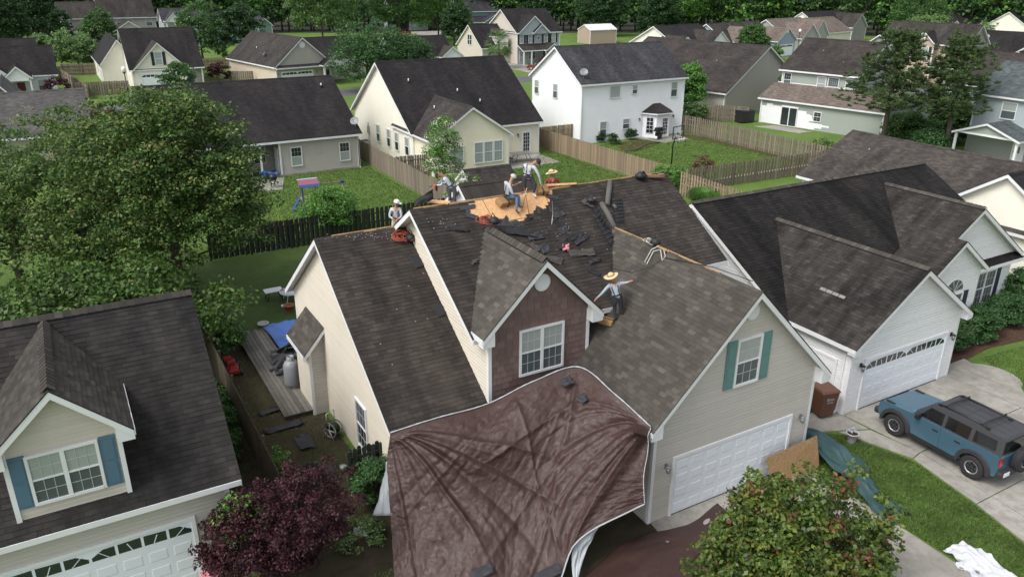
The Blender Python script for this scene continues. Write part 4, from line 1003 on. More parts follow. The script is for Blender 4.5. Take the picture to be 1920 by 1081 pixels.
PH = House('house', 'low black roof with two small white gables behind the pale yellow house', 55, 121, 0)
block(PH, 'u', 48.5, 58.6, 121, 128, 2.8, 5.8, MT['sh_far_dark'], MT['white_t'], False)
block(PH, 'v', 119.6, 125, 50.1, 54.2, 2.8, 5.0, MT['sh_far_mid'], MT['white_t'], False, walls='2', cap=False); block(PH, 'v', 119.6, 125, 56.2, 59.6, 2.8, 4.4, MT['sh_far_mid'], MT['white_t'], False, walls='2', cap=False)

QA = House('house', 'tan garage wing with an arched dormer behind the fan palm', 72, 134, 0)
block(QA, 'u', 69.1, 76.2, 130.4, 140.2, 2.8, 6.6, MT['sh_far_dark'], {'0': MT['greige_t'], '1': MT['cream_t'], '2': MT['beige_t'] if 'beige_t' in MT else MT['cream_t'], '3': MT['cream_t']}, False, oh=.35)
window(QA, ('u-', 69.1), 134.4, 136.0, 3.1, 4.8, 2, 1, 1, 'glass_d', 'glass_d', grille=False)
block(QA, 'v', 130.0, 134, 72.0, 74.2, 4.7, 6.0, MT['sh_far_mid'], MT['cream_t'], False, walls='012', z0=2.9, oh=.25, cap=False)
window(QA, ('v-', 130.0), 72.75, 73.45, 4.2, 5.1, 1, 1, 1, 'glass_b', 'glass_b', grille=False)
QB = House('house', 'grey two storey house with black shutters and a red front door', 79, 131, 0)
block(QB, 'u', 74.9, 84.0, 127.9, 139.3, 5.4, 9.2, MT['sh_far_dark'], {'0': MT['blue_t'], '1': MT['blue_t'], '2': MT['beige_t'] if 'beige_t' in MT else MT['cream_t'], '3': MT['blue_t']}, False)
block(QB, 'v', 127.5, 133, 75.1, 81.2, 5.4, 8.3, MT['sh_far_dark'], MT['blue_t'], False, walls='2', z0=5.0, cap=False); block(QB, 'v', 127.2, 130, 78.0, 81.0, 5.4, 6.9, MT['sh_far_dark'], MT['blue_t'], False, walls='2', z0=5.2, cap=False, oh=.25)
for x in (75.8, 77.6, 80.9, 82.6): window(QB, ('v-', 127.9), x-.35, x+.35, 3.6, 5.1, 1, 2, 2, 'glass_b', 'glass_b', 'sh_black')
window(QB, ('v-', 127.9), 79.1, 79.6, 4.1, 5.1, 1, 2, 2)
slope(QB, 'u', 74.9, 82.6, 125.7, 2.5, 127.9, 3.45, MT['sh_far_mid'], False); block(QB, 'v', 125.4, 127.9, 79.6, 82.4, 2.5, 3.6, MT['sh_far_mid'], MT['blue_t'], False, walls='2', z0=2.3, cap=False, oh=.25)
for x in (75.1, 76.7, 79.7, 82.3): q = MB(); q.box((x-.1, 125.7, 0), (x+.1, 125.9, 2.5)); QB.add(q, 'porch_post', MT['white'])
entry_door(QB, ('v-', 127.9), 80.3, 81.2, 2.1, .1, 'red_door'); window(QB, ('v-', 127.9), 75.4, 76.1, .3, 2.1, 1, 2, 3, 'glass_b', 'glass_b'); window(QB, ('v-', 127.9), 77.4, 78.7, .8, 2.1, 1, 2, 2, 'glass_s', 'glass_s')

RH = House('house', 'olive and teal two storey house with a garage under its gable', 108, 208, 0)
block(RH, 'u', 101, 118, 203, 214, 5.4, 9.2, MT['sh_far_slate'], {'0': MT['teal_t'], '1': MT['teal_t'], '2': MT['olive_t'], '3': MT['teal_t']}, False)
slope(RH, 'u', 101, 112, 200.6, 2.7, 203, 4.2, MT['sh_far_slate'], False); block(RH, 'v', 200.2, 205, 107, 113.5, 2.7, 4.8, MT['sh_far_slate'], MT['teal_t'], False, walls='2', z0=2)
window(RH, ('u-', 101), 206, 208, 3.8, 5.8, 2, 1, 1, 'glass_b', 'glass_b', grille=False); garage_door(RH, ('u-', 101), 205, 212, 2.4, near=False, lights=None); simple_windows(RH, ('v-', 203), (103.4, 114.8), 3.6, 5.1, 1.3)
UH = House('house', 'grey roofed house peeping out of the trees at the top centre', 100, 224, 0)
block(UH, 'u', 90, 104, 222, 231, 5.6, 9.0, MT['sh_far_slate'], MT['blue_t'], False); block(UH, 'v', 217, 224, 92, 97.5, 5.6, 8.0, MT['sh_far_slate'], MT['blue_t'], False); block(UH, 'v', 216, 224, 101, 106, 5.4, 8.4, MT['sh_far_mid'], MT['grey_t'], False)
simple_windows(UH, ('v-', 217), (93.5, 95.5), 3.8, 5.3, 1.2)

S1 = House('house', 'ivory house with two front gables at the wood edge', 127, 95, 10.5)
block(S1, 'u', 119.4, 132.4, 94, 105, 3.2, 6.4, MT['sh_far_dark'], MT['cream_t'], False)
block(S1, 'v', 92.2, 97, 117.4, 121.8, 3.4, 5.0, MT['sh_far_mid'], MT['white_t'], False, walls='12'); block(S1, 'v', 91.5, 100, 125.6, 132, 3.0, 5.6, MT['sh_far_mid'], MT['white_t'], False, walls='012'); garage_door(S1, ('v-', 91.5), 126.4, 131.2, 2.2, near=False)
S2 = House('house', 'light blue house with an arched entry window and garage in the far right row', 142, 95, 10.5)
block(S2, 'u', 133.3, 150, 93, 103, 3.2, 6.4, MT['sh_far_mid'], MT['slate2'] if 'slate2' in MT else MT['blue_t'], False)
block(S2, 'v', 91.8, 96, 135.0, 141.5, 3.3, 5.9, MT['sh_tan'], MT['slate_t'], False, walls='2', cap=False); block(S2, 'v', 90.8, 94, 137.9, 141.3, 3.3, 4.9, MT['sh_tan'], MT['slate_t'], False, walls='012', cap=False, oh=.25)
window(S2, ('v-', 90.8), 138.9, 140.3, .5, 2.7, 2, 2, 3, 'glass_b', 'glass_b'); block(S2, 'v', 90.2, 98, 146.0, 152.6, 3.0, 5.5, MT['sh_tan'], MT['slate_t'], False, walls='012', cap=False); garage_door(S2, ('v-', 90.2), 146.9, 151.7, 2.2, near=False)
round_vent(S2, ('v-', 91.8), 138.2, 5.1, .4); round_vent(S2, ('v-', 90.2), 149.3, 4.8, .4)
S3 = House('house', 'sage house with stepped tan gables in the far right row', 162, 97, 10.5)
block(S3, 'u', 155.1, 168, 94, 104, 3.2, 6.5, MT['sh_tan'], MT['sage_t'], False); block(S3, 'v', 91.4, 98, 156.8, 163.6, 3.0, 5.9, MT['sh_tan'], MT['sage_t'], False, walls='012', cap=False); block(S3, 'v', 92.4, 98, 163.2, 169, 3.1, 6.4, MT['sh_tan'], MT['sage_t'], False, walls='012', cap=False)
S4 = House('house', 'tan roofed house beyond the sage one in the far right row', 178, 97, 10.5)
block(S4, 'u', 170, 184, 95, 105, 3.2, 6.2, MT['sh_tan'], MT['cream_t'], False)
S5 = House('house', 'grey gabled house at the end of the far right row', 190, 105, 10.5)
block(S5, 'u', 186, 203, 104, 114, 3.4, 6.8, MT['sh_far_dark'], MT['cream_t'], False); block(S5, 'v', 101, 108, 196, 203, 3.2, 6.4, MT['sh_far_mid'], MT['grey_t'], False, walls='012')

TH = House('house', 'tan two storey house with black shutters and a grey side wall at the upper right', 133, 55, 10.5)
block(TH, 'v', 48.6, 61.5, 129.2, 136.6, 5.75, 8.6, MT['sh_far_mid'], {'0': MT['tan_t'], '1': MT['grey_t'], '2': MT['grey_t'], '3': MT['grey_t']}, False)
block(TH, 'u', 128.2, 133, 52.9, 56.2, 5.75, 7.6, MT['sh_far_dark'], MT['tan_t'], False, walls='012', cap=False); block(TH, 'u', 127.5, 133, 59.3, 62.5, 5.4, 6.8, MT['sh_far_dark'], MT['grey_t'], False, walls='012', cap=False)
window(TH, ('u-', 128.2), 53.6, 55.4, 3.6, 5.3, 2, 2, 2, 'glass_b', 'glass_b', 'sh_black'); window(TH, ('u-', 129.2), 50.0, 50.9, 4.0, 5.3, 1, 2, 2, 'glass_d', 'glass_s', 'sh_black')
round_vent(TH, ('u-', 128.2), 54.55, 6.75, .3); slope(TH, 'v', 48.8, 53, 127.9, 2.6, 129.2, 3.3, MT['sh_far_dark'], False); q = MB(); q.box((127.9, 49, 0), (128.1, 49.2, 2.6)); TH.add(q, 'porch_post', MT['white']); entry_door(TH, ('u-', 129.2), 50.2, 51.1)
dish(TH, 136.9, 49.0, 6.0, -2.0)
VH = House('house', 'pale yellow house with a dark roof behind the tan two storey house', 152, 52, 10.5)
block(VH, 'v', 40, 62, 150, 161, 3.0, 6.6, MT['sh_far_dark'], MT['creamy_t'], False); block(VH, 'u', 144, 152, 40, 48.5, 2.9, 6.0, MT['sh_far_mid'], MT['creamy_t'], False, walls='012')
WH = House('house', 'peach gabled house behind the pale blue house at the right edge', 120, 37, 10.5)
block(WH, 'u', 116.2, 128, 33.6, 41.2, 4.2, 6.55, MT['sh_far_dark'], MT['tan2_t'], False); round_vent(WH, ('u-', 116.2), 37.9, 5.7, .35); garage_door(WH, ('u-', 116.2), 34.6, 39.6, 2.3, near=False)
XH = House('house', 'plain dark roof with two small dormers near the wood at the upper right', 205, 120, -6)
block(XH, 'u', 181, 203, 148, 157, 3.2, 6.6, MT['sh_far_dark'], MT['cream_t'], False); block(XH, 'v', 146.5, 151, 186, 189, 3.4, 4.7, MT['sh_far_dark'], MT['cream_t'], False, walls='2', cap=False); block(XH, 'v', 146.5, 151, 196, 200, 3.4, 5.1, MT['sh_far_dark'], MT['cream_t'], False, walls='2', cap=False)
YH = House('house', 'dark roof beyond the far right row at the top right corner', 230, 110, 10.5)
block(YH, 'u', 232, 252, 74, 84, 3.2, 6.8, MT['sh_far_dark'], MT['cream_t'], False)

# small sheds
def shed(label, u0, u1, v0, v1, ze, zr, rm, wm, ax='u', ang=0):
    s = House('shed', label, (u0+u1)/2, (v0+v1)/2, ang, 'shed')
    if ax == 'u': block(s, 'u', u0, u1, v0, v1, ze, zr, rm, wm, False, oh=.1, ohr=.1, t=.06)
    else: block(s, 'v', v0, v1, u0, u1, ze, zr, rm, wm, False, oh=.1, ohr=.1, t=.06)
    return s
shed('white garden shed with a worn black roof behind the roofers', 23.95, 27.4, 46.8, 49.1, 2.1, 2.95, MT['sh_far_mid'], MT['white_t'])
shed('tan shed with a white metal roof at the wood edge', 111.5, 119, 157, 162, 3.1, 4.2, MT['white'], MT['tan_t'])
# ================================================================ fences
def fence(label, p0, p1, m, hh=1.8, step=.15, pw=.135, both=False, solo=True, side=1, group=None, posts=True, sag=.02):
    p0 = Vector((*p0, 0)); p1 = Vector((*p1, 0)); d = p1-p0; L = d.length; a = atan2(d.y, d.x); n = int(L/step)
    r = root('fence', label, 'fence', p0, a, group)
    me = MB(); w = pw/2; t = .011
    me.prism([(-w, -t, .04), (w, -t, .04), (w, -t, hh-.05), (w-.03, -t, hh), (-w+.03, -t, hh), (-w, -t, hh-.05)], (0, 2*t, 0))
    base = me.build('picket', m, r); first = True
    J = None if solo else MB()
    for i in range(n):
        x = (i+.5)*L/n; y = (-.045 if (both and i % 2) else .045)*side; z = random.uniform(-sag, sag); rz = random.gauss(0, .02); ry = random.gauss(0, .008)
        if solo and i < 299:
            o = base if first else base.copy()
            if not first: COL.objects.link(o)
            first = False; o.location = (x, y, z); o.rotation_euler = (0, ry, rz)
        else:
            if J is None: J = MB()
            J.prism([(x-w, y-t, .04), (x+w, y-t, .04), (x+w, y-t, hh-.05+z), (x+w-.03, y-t, hh+z), (x-w+.03, y-t, hh+z), (x-w, y-t, hh-.05+z)], (0, 2*t, 0))
    if J: setp(J.build('pickets', m, r), kind='stuff')
    if not solo: bpy.data.objects.remove(base)
    for z in (.35, hh/2, hh-.35):
        q = MB(); q.box((0, -.03, z-.045), (L, .03, z+.045)); q.build('rail', m, r)
    if posts:
        k = max(1, round(L/2.4))
        for i in range(k+1):
            q = MB(); x = L*i/k; q.box((x-.05, -.06*side-.045, 0), (x+.05, -.06*side+.035, hh-.02)); q.build('post', m, r)
    return r
g_ = MT['fence_g']; b_ = MT['fence_b']; dk_ = MT['fence_d']; n_f = MT['fence_n']
fence('dark green rear fence behind the torn roof', (6.5, 46.0), (22.9, 45.8), dk_, both=True)
fence('grey plank fence between the beige house lawn and the pale yellow house', (23.25, 67.5), (22.95, 46.0), g_, side=-1)
fence('short grey fence joining the pale yellow house to the long plank fence', (23.3, 58.9), (26.1, 58.6), g_)
fence('long brown picket fence between the patio lawn and the basketball lawn', (40.1, 64.0), (40.5, 46.0), b_, side=-1)
fence('short grey fence between the pale yellow house and the white two storey house', (38.6, 64.0), (40.1, 64.0), g_)
fence('brown fence return beside the white two storey house', (40.2, 64.4), (44.0, 64.4), b_)
fence('brown shadowbox fence dropping behind the right neighbour roof', (40.1, 44.0), (39.8, 34.0), b_, both=True, side=-1)
fence('long grey shadowbox fence along the right side of the basketball lawn', (57.4, 60.9), (57.3, 43.8), g_, both=True)
fence('dark weathered fence along the near edge of the basketball lawn', (41.0, 44.4), (57.3, 43.9), g_, both=True)
fence('grey fence corner behind the white two storey house', (57.0, 63.9), (57.5, 60.9), g_, both=True)
fence('grey fence beside the stained brown roof house', (63.0, 68.5), (67.3, 64.0), g_, both=True)
fence('mossy old fence in the narrow side yard of the lower left house', (3.98, 34.5), (3.98, 20.5), n_f, side=-1)
fence('short dark gate fence at the street end of the side yard', (4.05, 20.5), (5.05, 20.6), dk_, both=True)
fence('short dark fence beside the entry tarp', (6.1, 20.65), (7.15, 20.65), dk_, both=True)
fence('grey picket fence by the black lamp post', (3.2, 121.0), (9.8, 119.8), g_, both=True, solo=False)
fence('brown fence behind the round shrubs at the upper left', (2.8, 146.4), (8.3, 145.4), g_, solo=False)
fence('grey fence running away beside the white house with the red door', (2.1, 142.5), (4.7, 117.1), g_, solo=False)
fence('grey fence right of the ivory house', (21.2, 132.0), (24.0, 124.8), g_, both=True, solo=False)
fence('dark fence panel in front of the greige gabled house', (24.0, 124.8), (27.0, 123.2), g_, both=True, solo=False)
fence('brown fence far behind the ivory house', (23.5, 144.7), (28.5, 144.5), b_, solo=False)
fence('fence beside the grey side wall of the tan two storey house', (124.5, 74.5), (127.5, 71.5), b_, solo=False)

# ================================================================ ground cover, paving
def gp(*px): return [tuple(G(*p)[:2]) for p in px]
sheet('soil', [(2.7, 18.0), (7.0, 18.0), (7.0, 34), (3.9, 36), (2.7, 30)], MT['dirt'], .006, label='bare soil and thin grass in the side yard')
sheet('soil', [(1.5, 11.0), (13.4, 11.0), (13.62, 13.0), (13.62, 19.3), (7.0, 19.3), (7.0, 18.1), (1.5, 18.1)], MT['dirt'], .010)
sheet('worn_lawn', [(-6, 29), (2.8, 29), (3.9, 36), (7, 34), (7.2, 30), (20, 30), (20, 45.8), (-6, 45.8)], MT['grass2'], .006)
sheet('asphalt_street', [(-120, 99.5), (110, 107), (110, 113.5), (-120, 106)], MT['asphalt'], .012, label='asphalt street behind the middle row of houses')
sheet('asphalt_street', [(88, 108), (96, 112), (128, 40), (118, 38)], MT['asphalt'], .020)
sheet('concrete_driveway', [(85, 58), (104, 66), (112, 62), (100, 50), (88, 50)], MT['concrete'], .024)
sheet('concrete_driveway', [(70, 112), (70, 130), (76, 130), (76, 112)], MT['concrete'], .026)
sheet('concrete_driveway', [(88, 190), (98, 200), (101, 212), (88, 212)], MT['concrete'], .02)
sheet('concrete_driveway', [(150, 76), (160, 80), (150, 118), (136, 118)], MT['concrete'], .03)
# right neighbour: drive in slabs, walk, front lawn
DR = 'concrete_driveway'
slabs = [[(24.05, 16.3), (30.5, 16.3), (30.5, 13.3), (24.3, 13.3)], [(24.3, 13.26), (30.5, 13.26), (30.5, 10.6), (24.0, 10.6)], [(24.0, 10.56), (30.5, 10.56), (30.5, 7.6), (23.6, 7.6)], [(23.6, 7.56), (30.5, 7.56), (30.5, 2), (22.9, 2)],
         [(21.95, 17.4), (23.98, 17.4), (24.0, 15.2), (22.2, 16.0)], [(22.9, 15.6), (24.0, 15.1), (24.25, 13.3), (23.75, 13.2)], [(23.72, 13.16), (24.26, 13.26), (23.97, 10.6), (23.2, 10.6)], [(23.18, 10.56), (23.97, 10.56), (23.56, 7.6), (22.3, 7.6)]]
for i, p in enumerate(slabs):
    mb = MB(); mb.prism([(x, y, -.05) for x, y in p], (0, 0, .085+.002*(i % 3))); o = mb.build('driveway_slab' , MT['concrete']); o['kind'] = 'structure'
cw = [(30.54, 16.9), (32.6, 16.9)]+[(31.9+1.15*cos(a), 15.4+1.25*sin(a)) for a in [radians(x) for x in range(60, -100, -20)]]+[(30.54, 12.8)]
mb = MB(); mb.prism([(x, y, -.05) for x, y in cw], (0, 0, .083)); o = mb.build('concrete_walk', MT['concrete']); o['kind'] = 'structure'
sheet('mulch_bed', [(30.5, 16.95), (32.5, 16.8), (34.6, 17.0), (37.5, 16.6), (41, 16.8), (41, 19.4), (30.5, 19.4)], MT['mulch'], .03)
# garage apron of the house being re-roofed and the strip of lawn between the drives
ap = [(13.6, 14.98), (19.9, 14.98), (20.1, 12.0), (20.0, 8), (19.8, 2), (13.0, 2), (13.2, 12.5)]
mb = MB(); mb.prism([(x, y, -.05) for x, y in ap], (0, 0, .08)); o = mb.build('concrete_driveway', MT['concrete']); o['kind'] = 'structure'
# patios
for nm, p in (('patio', gp((487, 338), (533, 333), (530, 356), (488, 360), (470, 350))), ('patio', [(33.25, 61.75), (38.3, 61.75), (38.2, 57.5), (33.25, 57.3)]), ('patio', [(50.6, 63.0), (55.8, 63.0), (55.3, 60.0), (52.0, 59.6)]), ('patio', [(77.6-11.2, 62), (68.9, 61.2), (69.3, 56.5), (67.6, 56.8)])):
    mb = MB(); mb.prism([(x, y, -.05) for x, y in p], (0, 0, .10)); o = mb.build(nm, MT['concrete']); o['kind'] = 'structure'
mb = MB(); mb.box((41.2, 44.75, 0), (57.0, 45.15, .45)); setp(mb.build('retaining_wall', MT['concrete']), 'low pale concrete edge behind the dark weathered fence', 'low wall')
sheet('mulch_bed', gp((1156, 268), (1238, 258), (1250, 262), (1222, 276), (1196, 284), (1165, 282)), MT['mulch'], .02)
sheet('mulch_bed', [(56.0, 62.5), (57.3, 60.5), (57.2, 46), (56.3, 46), (56.2, 57), (55.2, 60.5)], MT['mulch'], .02)
mb = MB(); mb.tube([Vector(p)+Vector((0, 0, .06)) for p in [G(*q) for q in ((1171, 284), (1190, 284), (1203, 277), (1215, 271), (1238, 268))]], .06, 6); setp(mb.build('garden_edging', MT['black']), 'curved black garden edging on the lawn of the white two storey house', 'garden edging')

# grass blades where the lawn is close to the camera
def blades(name, polys, n, hh=.06, w=.012, z=.0, cols=None, seed=1):
    rg = np.random.default_rng(seed); P = []
    for poly in polys:
        xs = [p[0] for p in poly]; ys = [p[1] for p in poly]; k = 0; m_ = n//len(polys)
        c = rg.uniform((min(xs), min(ys)), (max(xs), max(ys)), (m_*2, 2))
        ins = np.zeros(len(c), bool); j = len(poly)-1
        for i in range(len(poly)):
            xi, yi = poly[i]; xj, yj = poly[j]
            cr = ((yi > c[:, 1]) != (yj > c[:, 1])) & (c[:, 0] < (xj-xi)*(c[:, 1]-yi)/((yj-yi) or 1e-9)+xi); ins ^= cr; j = i
        P.append(c[ins][:m_])
    P = np.concatenate(P); n = len(P); a = rg.uniform(0, 2*pi, n); h_ = hh*rg.uniform(.5, 1.3, n); ln = rg.normal(0, .5, (n, 2))*h_[:, None]
    dx = np.cos(a)*w; dy = np.sin(a)*w; V = np.zeros((n, 4, 3))
    V[:, 0] = np.c_[P[:, 0]-dx, P[:, 1]-dy, np.full(n, z)]; V[:, 1] = np.c_[P[:, 0]+dx, P[:, 1]+dy, np.full(n, z)]
    V[:, 2] = np.c_[P[:, 0]+dx*.3+ln[:, 0], P[:, 1]+dy*.3+ln[:, 1], z+h_]; V[:, 3] = np.c_[P[:, 0]-dx*.3+ln[:, 0], P[:, 1]-dy*.3+ln[:, 1], z+h_]
    me = quads_mesh(name, V, None, [MT['blade']]); o = link(name, me); setp(o, kind='stuff'); return o
MT['blade'] = leaf_mat('grass_blades', [(.055, .115, .022), (.085, .16, .032), (.12, .20, .042), (.16, .19, .065)], .6, .2)
LS_ = [(20.2, 14.0), (22.1, 15.9), (22.9, 15.4), (23.6, 13.0), (23.1, 10.6), (22.2, 7.6), (21.4, 3), (20.0, 3), (20.15, 9)]
blades('grass', [LS_], 70000, .06, .011, seed=3)
blades('grass', [[(31.2, 12.9), (33.0, 15.4), (33.2, 16.6), (37, 16.3), (44, 16.4), (44, 8), (30.6, 8)]], 60000, .055, .012, seed=4)
blades('grass', [[(2.8, 19.5), (7.1, 19.5), (7.1, 33), (3.9, 33)], [(2.5, 12), (6.6, 12), (6.6, 17), (2.5, 17)]], 13000, .06, .012, seed=5)
blades('grass', [[(24, 46.5), (40, 47), (40, 63), (34, 57), (24, 57)], [(41, 46), (57, 46), (57, 62), (41, 62)], [(8, 47), (22.8, 47), (22.8, 64), (8, 64)]], 110000, .09, .022, seed=6)

# ================================================================ trees and shrubs
LM = {}
LM['maple'] = leaf_mat('maple_leaves', [(.028, .066, .015), (.052, .112, .023), (.084, .156, .031), (.120, .198, .042)])
LM['mapletip'] = leaf_mat('maple_new_growth', [(.13, .22, .05), (.19, .24, .07), (.21, .18, .07), (.15, .23, .055)])
LM['plum'] = leaf_mat('plum_leaves', [(.022, .007, .010), (.042, .012, .017), (.066, .019, .025), (.095, .030, .034)])
LM['pear'] = leaf_mat('pear_leaves', [(.030, .060, .014), (.058, .105, .020), (.105, .16, .030), (.17, .22, .045)], .4)
LM['pearred'] = leaf_mat('pear_red_leaves', [(0.0835, 0.0273, 0.0212), (0.1518, 0.0455, 0.0304), (0.2581, 0.0911, 0.0455)], .4)
LM['peary'] = leaf_mat('pear_yellow_leaves', [(.15, .19, .04), (.24, .25, .06), (.13, .19, .04)], .4)
LM['oak'] = leaf_mat('broad_leaves', [(0.0319, 0.0774, 0.0227), (0.0569, 0.1320, 0.0319), (0.1025, 0.2049, 0.0455)])
LM['bright'] = leaf_mat('bright_green_leaves', [(0.0638, 0.1548, 0.0327), (0.1093, 0.2550, 0.0474), (0.1822, 0.3643, 0.0656)])
LM['pale'] = leaf_mat('pale_green_leaves', [(0.0820, 0.1548, 0.0546), (0.1366, 0.2368, 0.0766), (0.2186, 0.3279, 0.1093)])
LM['deep'] = leaf_mat('deep_green_leaves', [(0.0181, 0.0501, 0.0181), (0.0319, 0.0820, 0.0251), (0.0592, 0.1253, 0.0365)])
LM['pine'] = leaf_mat('pine_needles', [(.040, .075, .026), (.065, .110, .034), (.100, .145, .050)], .5, .15)
LM['bloom'] = leaf_mat('cream_blossom', [(.55, .52, .42), (.70, .67, .58)], .6)
LM['hedge'] = leaf_mat('hedge_leaves', [(0.0274, 0.0774, 0.0274), (0.0501, 0.1253, 0.0409), (0.1025, 0.2049, 0.0592)])
LM['red'] = leaf_mat('dark_red_shrub_leaves', [(0.0638, 0.0219, 0.0219), (0.1275, 0.0401, 0.0364), (0.1822, 0.0638, 0.0546)])

def foliage(clumps, per, ls, rg, droop=.1, tipf=0., up=.5, flat=1.):
    """clumps: (n,4) centre+radius -> leaf quads, tip mask"""
    n = len(clumps); c = np.repeat(clumps[:, :3], per, 0); r = np.repeat(clumps[:, 3], per)
    d = rg.normal(size=(n*per, 3)); d /= np.linalg.norm(d, axis=1)[:, None]; d[:, 2] = np.where(d[:, 2] < -.2, -d[:, 2]*.5, d[:, 2])
    rad = r*rg.uniform(.25, 1.05, n*per)**.55; p = c+d*rad[:, None]*np.array([1, 1, .8*flat])
    nrm = d*.6+rg.normal(size=(n*per, 3))*.55; nrm[:, 2] += up+.15; nrm /= np.linalg.norm(nrm, axis=1)[:, None]
    t = np.cross(nrm, rg.normal(size=(n*per, 3))); t /= np.linalg.norm(t, axis=1)[:, None]; b = np.cross(nrm, t)
    s = ls*rg.uniform(.6, 1.35, n*per)[:, None]; V = np.zeros((n*per, 4, 3))
    V[:, 0] = p-t*s*.5; V[:, 1] = p+b*s*.33; V[:, 2] = p+t*s*.5-nrm*s*droop; V[:, 3] = p-b*s*.33
    tip = ((rad/r) > .8) & (d[:, 2] > .15) & (rg.random(n*per) < tipf)
    return V, tip
def blob_clumps(rg, n, c, R, cr, gaps=.0, lobes=7, bottom=-.55, inner=.25):
    """clump centres over the surface of a lobed crown"""
    ld = rg.normal(size=(lobes, 3)); ld /= np.linalg.norm(ld, axis=1)[:, None]; la = rg.uniform(.0, .34, lobes)
    out = []
    while len(out) < n:
        d = rg.normal(size=3); d /= np.linalg.norm(d)
        if d[2] < bottom: continue
        k = .80+sum(a*max(0, float(d@l))**4 for a, l in zip(la, ld))-gaps*rg.random()
        f = k*(rg.uniform(.86, 1.03) if rg.random() > inner else rg.uniform(.35, .86))
        out.append((c[0]+d[0]*R[0]*f, c[1]+d[1]*R[1]*f, c[2]+d[2]*R[2]*f, cr*rg.uniform(.65, 1.25)))
    return np.array(out)
def trunk_mb(base, top, r, limbs, rg, sway=.15):
    mb = MB(); b = Vector(base); t = Vector(top); pts = [b.lerp(t, f)+Vector((rg.normal()*sway*f*(1-f)*2, rg.normal()*sway*f*(1-f)*2, 0)) for f in (0, .12, .35, .6, .8, 1)]
    mb.tube(pts, [r*1.3, r, r*.85, r*.65, r*.45, r*.15], 8)
    for L in limbs:
        L = Vector(L); f = rg.uniform(.3, .85); s = b.lerp(t, f); m = s.lerp(L, .5)+Vector((0, 0, -.06*(L-s).length)); mb.tube([s, m, L], [r*.38*(1.1-f), r*.2*(1.1-f), .012], 5)
    return mb
def tree(name, label, x, y, c, R, n, per, ls, mats, cr=.8, tip=.0, tr=.16, seed=1, cat='tree', gaps=.1, up=.5, bottom=-.55, group=None, third=0, limbs=22, inner=.25, flat=1., flower=None, lobes=7):
    rg = np.random.default_rng(seed); r = root(name, label, cat, (x, y, 0), 0, group)
    cl = blob_clumps(rg, n, (0, 0, c), R, cr, gaps, lobes, bottom, inner); cl[:, 2] = np.maximum(cl[:, 2], cr*.4)
    V, t = foliage(cl, per, ls, rg, tipf=min(1, tip*1.8), up=up, flat=flat); t &= np.repeat(rg.random(len(cl)) < .5, per); mi = t.astype(np.int32)
    if third:
        cr_ = np.repeat(rg.random(len(cl)), per); mi[(cr_ < third*2.6) & (rg.random(len(mi)) < .42)] = 2; mi[(cr_ > .93) & (rg.random(len(mi)) < .45) & (mi != 2)] = 1
    if flower is not None: mi[:] = 0; q = np.repeat(rg.random(len(cl)) < flower, per) & (rg.random(len(mi)) < .55); mi[q] = 1
    idx = rg.choice(len(cl), min(limbs, len(cl)), replace=False)
    trunk_mb((0, 0, -.05), (0, 0, c+R[2]*.5), tr, cl[idx, :3], rg).build('trunk', MT['bark'], r)
    link('crown', quads_mesh('crown', V, mi, [LM[m] for m in mats]), r); return r
tree('maple_tree', 'tallest broad maple with reddish new shoots left of the torn roof', 4.0, 38.8, 6.0, (5.1, 5.2, 5.5), 760, 110, .15, ('maple', 'mapletip'), .70, .42, .26, 11, gaps=.34, limbs=40, lobes=16)
tree('maple_tree', 'spreading maple at the left edge in front of the grey shingle roof', -2.6, 43.0, 4.4, (7.2, 5.8, 4.5), 640, 100, .155, ('maple', 'mapletip'), .74, .42, .24, 12, gaps=.32, limbs=30, lobes=16)
tree('maple_tree', 'lower dark maple boughs over the left neighbour roof ridge', .4, 33.0, 2.6, (5.2, 4.2, 2.6), 230, 110, .18, ('maple', 'mapletip'), .9, .08, .2, 13, gaps=.2)
tree('plum_tree', 'dark purple leaved tree in front of the lower left garage', 3.2, 18.1, 1.5, (1.95, 1.6, 1.35), 330, 110, .075, ('plum', 'plum'), .28, .0, .08, 14, limbs=20, gaps=.34, lobes=14)
tree('plum_tree', 'small purple sprig with a light green vine at the garage corner', 2.35, 17.9, 2.45, (.6, .5, .65), 50, 110, .08, ('plum', 'bright', 'bright'), .26, .0, .04, 15, third=.25)
tree('pear_tree', 'glossy tree with yellow and red leaves at the bottom of the drive', 14.05, 10.15, 1.8, (2.7, 2.2, 1.85), 520, 80, .125, ('pear', 'pearred', 'peary'), .33, .06, .09, 16, third=.09, limbs=70, gaps=.40, up=.4, lobes=18)
tree('shrub', 'round glossy green shrub left of the entry tarp', 6.75, 20.0, .85, (.75, .6, .85), 70, 110, .07, ('hedge', 'bright'), .26, .08, .05, 17, 'shrub')
for i, (px, py, z, r_) in enumerate([(1800, 690-8, .55, .72), (1840, 620, .75, .8), (1888, 590, .75, .85)]): pass
for i, (x, y, r_, lb) in enumerate([(31.3, 17.9, .68, 'clipped round hedge bush nearest the twin gable garage'), (32.9, 17.9, .88, 'clipped round hedge bush second from the twin gable garage'), (35.2, 18.0, .95, 'clipped round hedge bush under the navy shuttered window'), (37.9, 18.3, .95, 'clipped round hedge bush right of the navy shuttered window'), (40.6, 19.2, 1.25, 'tall clipped bush at the far corner of the twin gable house')]):
    tree('hedge_bush', lb, x, y, r_*.72, (r_*1.25, r_*.95, r_*.85), 90, 170, .085, ('hedge', 'bright'), .3, .06, .06, 20+i, 'shrub', .0, bottom=-.7, group='clipped bushes along the twin gable house')
tree('crape_myrtle', 'slim tree with cream blossom beside the long plank fence', 24.3, 52.0, 2.9, (1.35, 1.3, 2.5), 110, 90, .13, ('bright', 'bloom'), .5, .0, .07, 30, flower=.35)
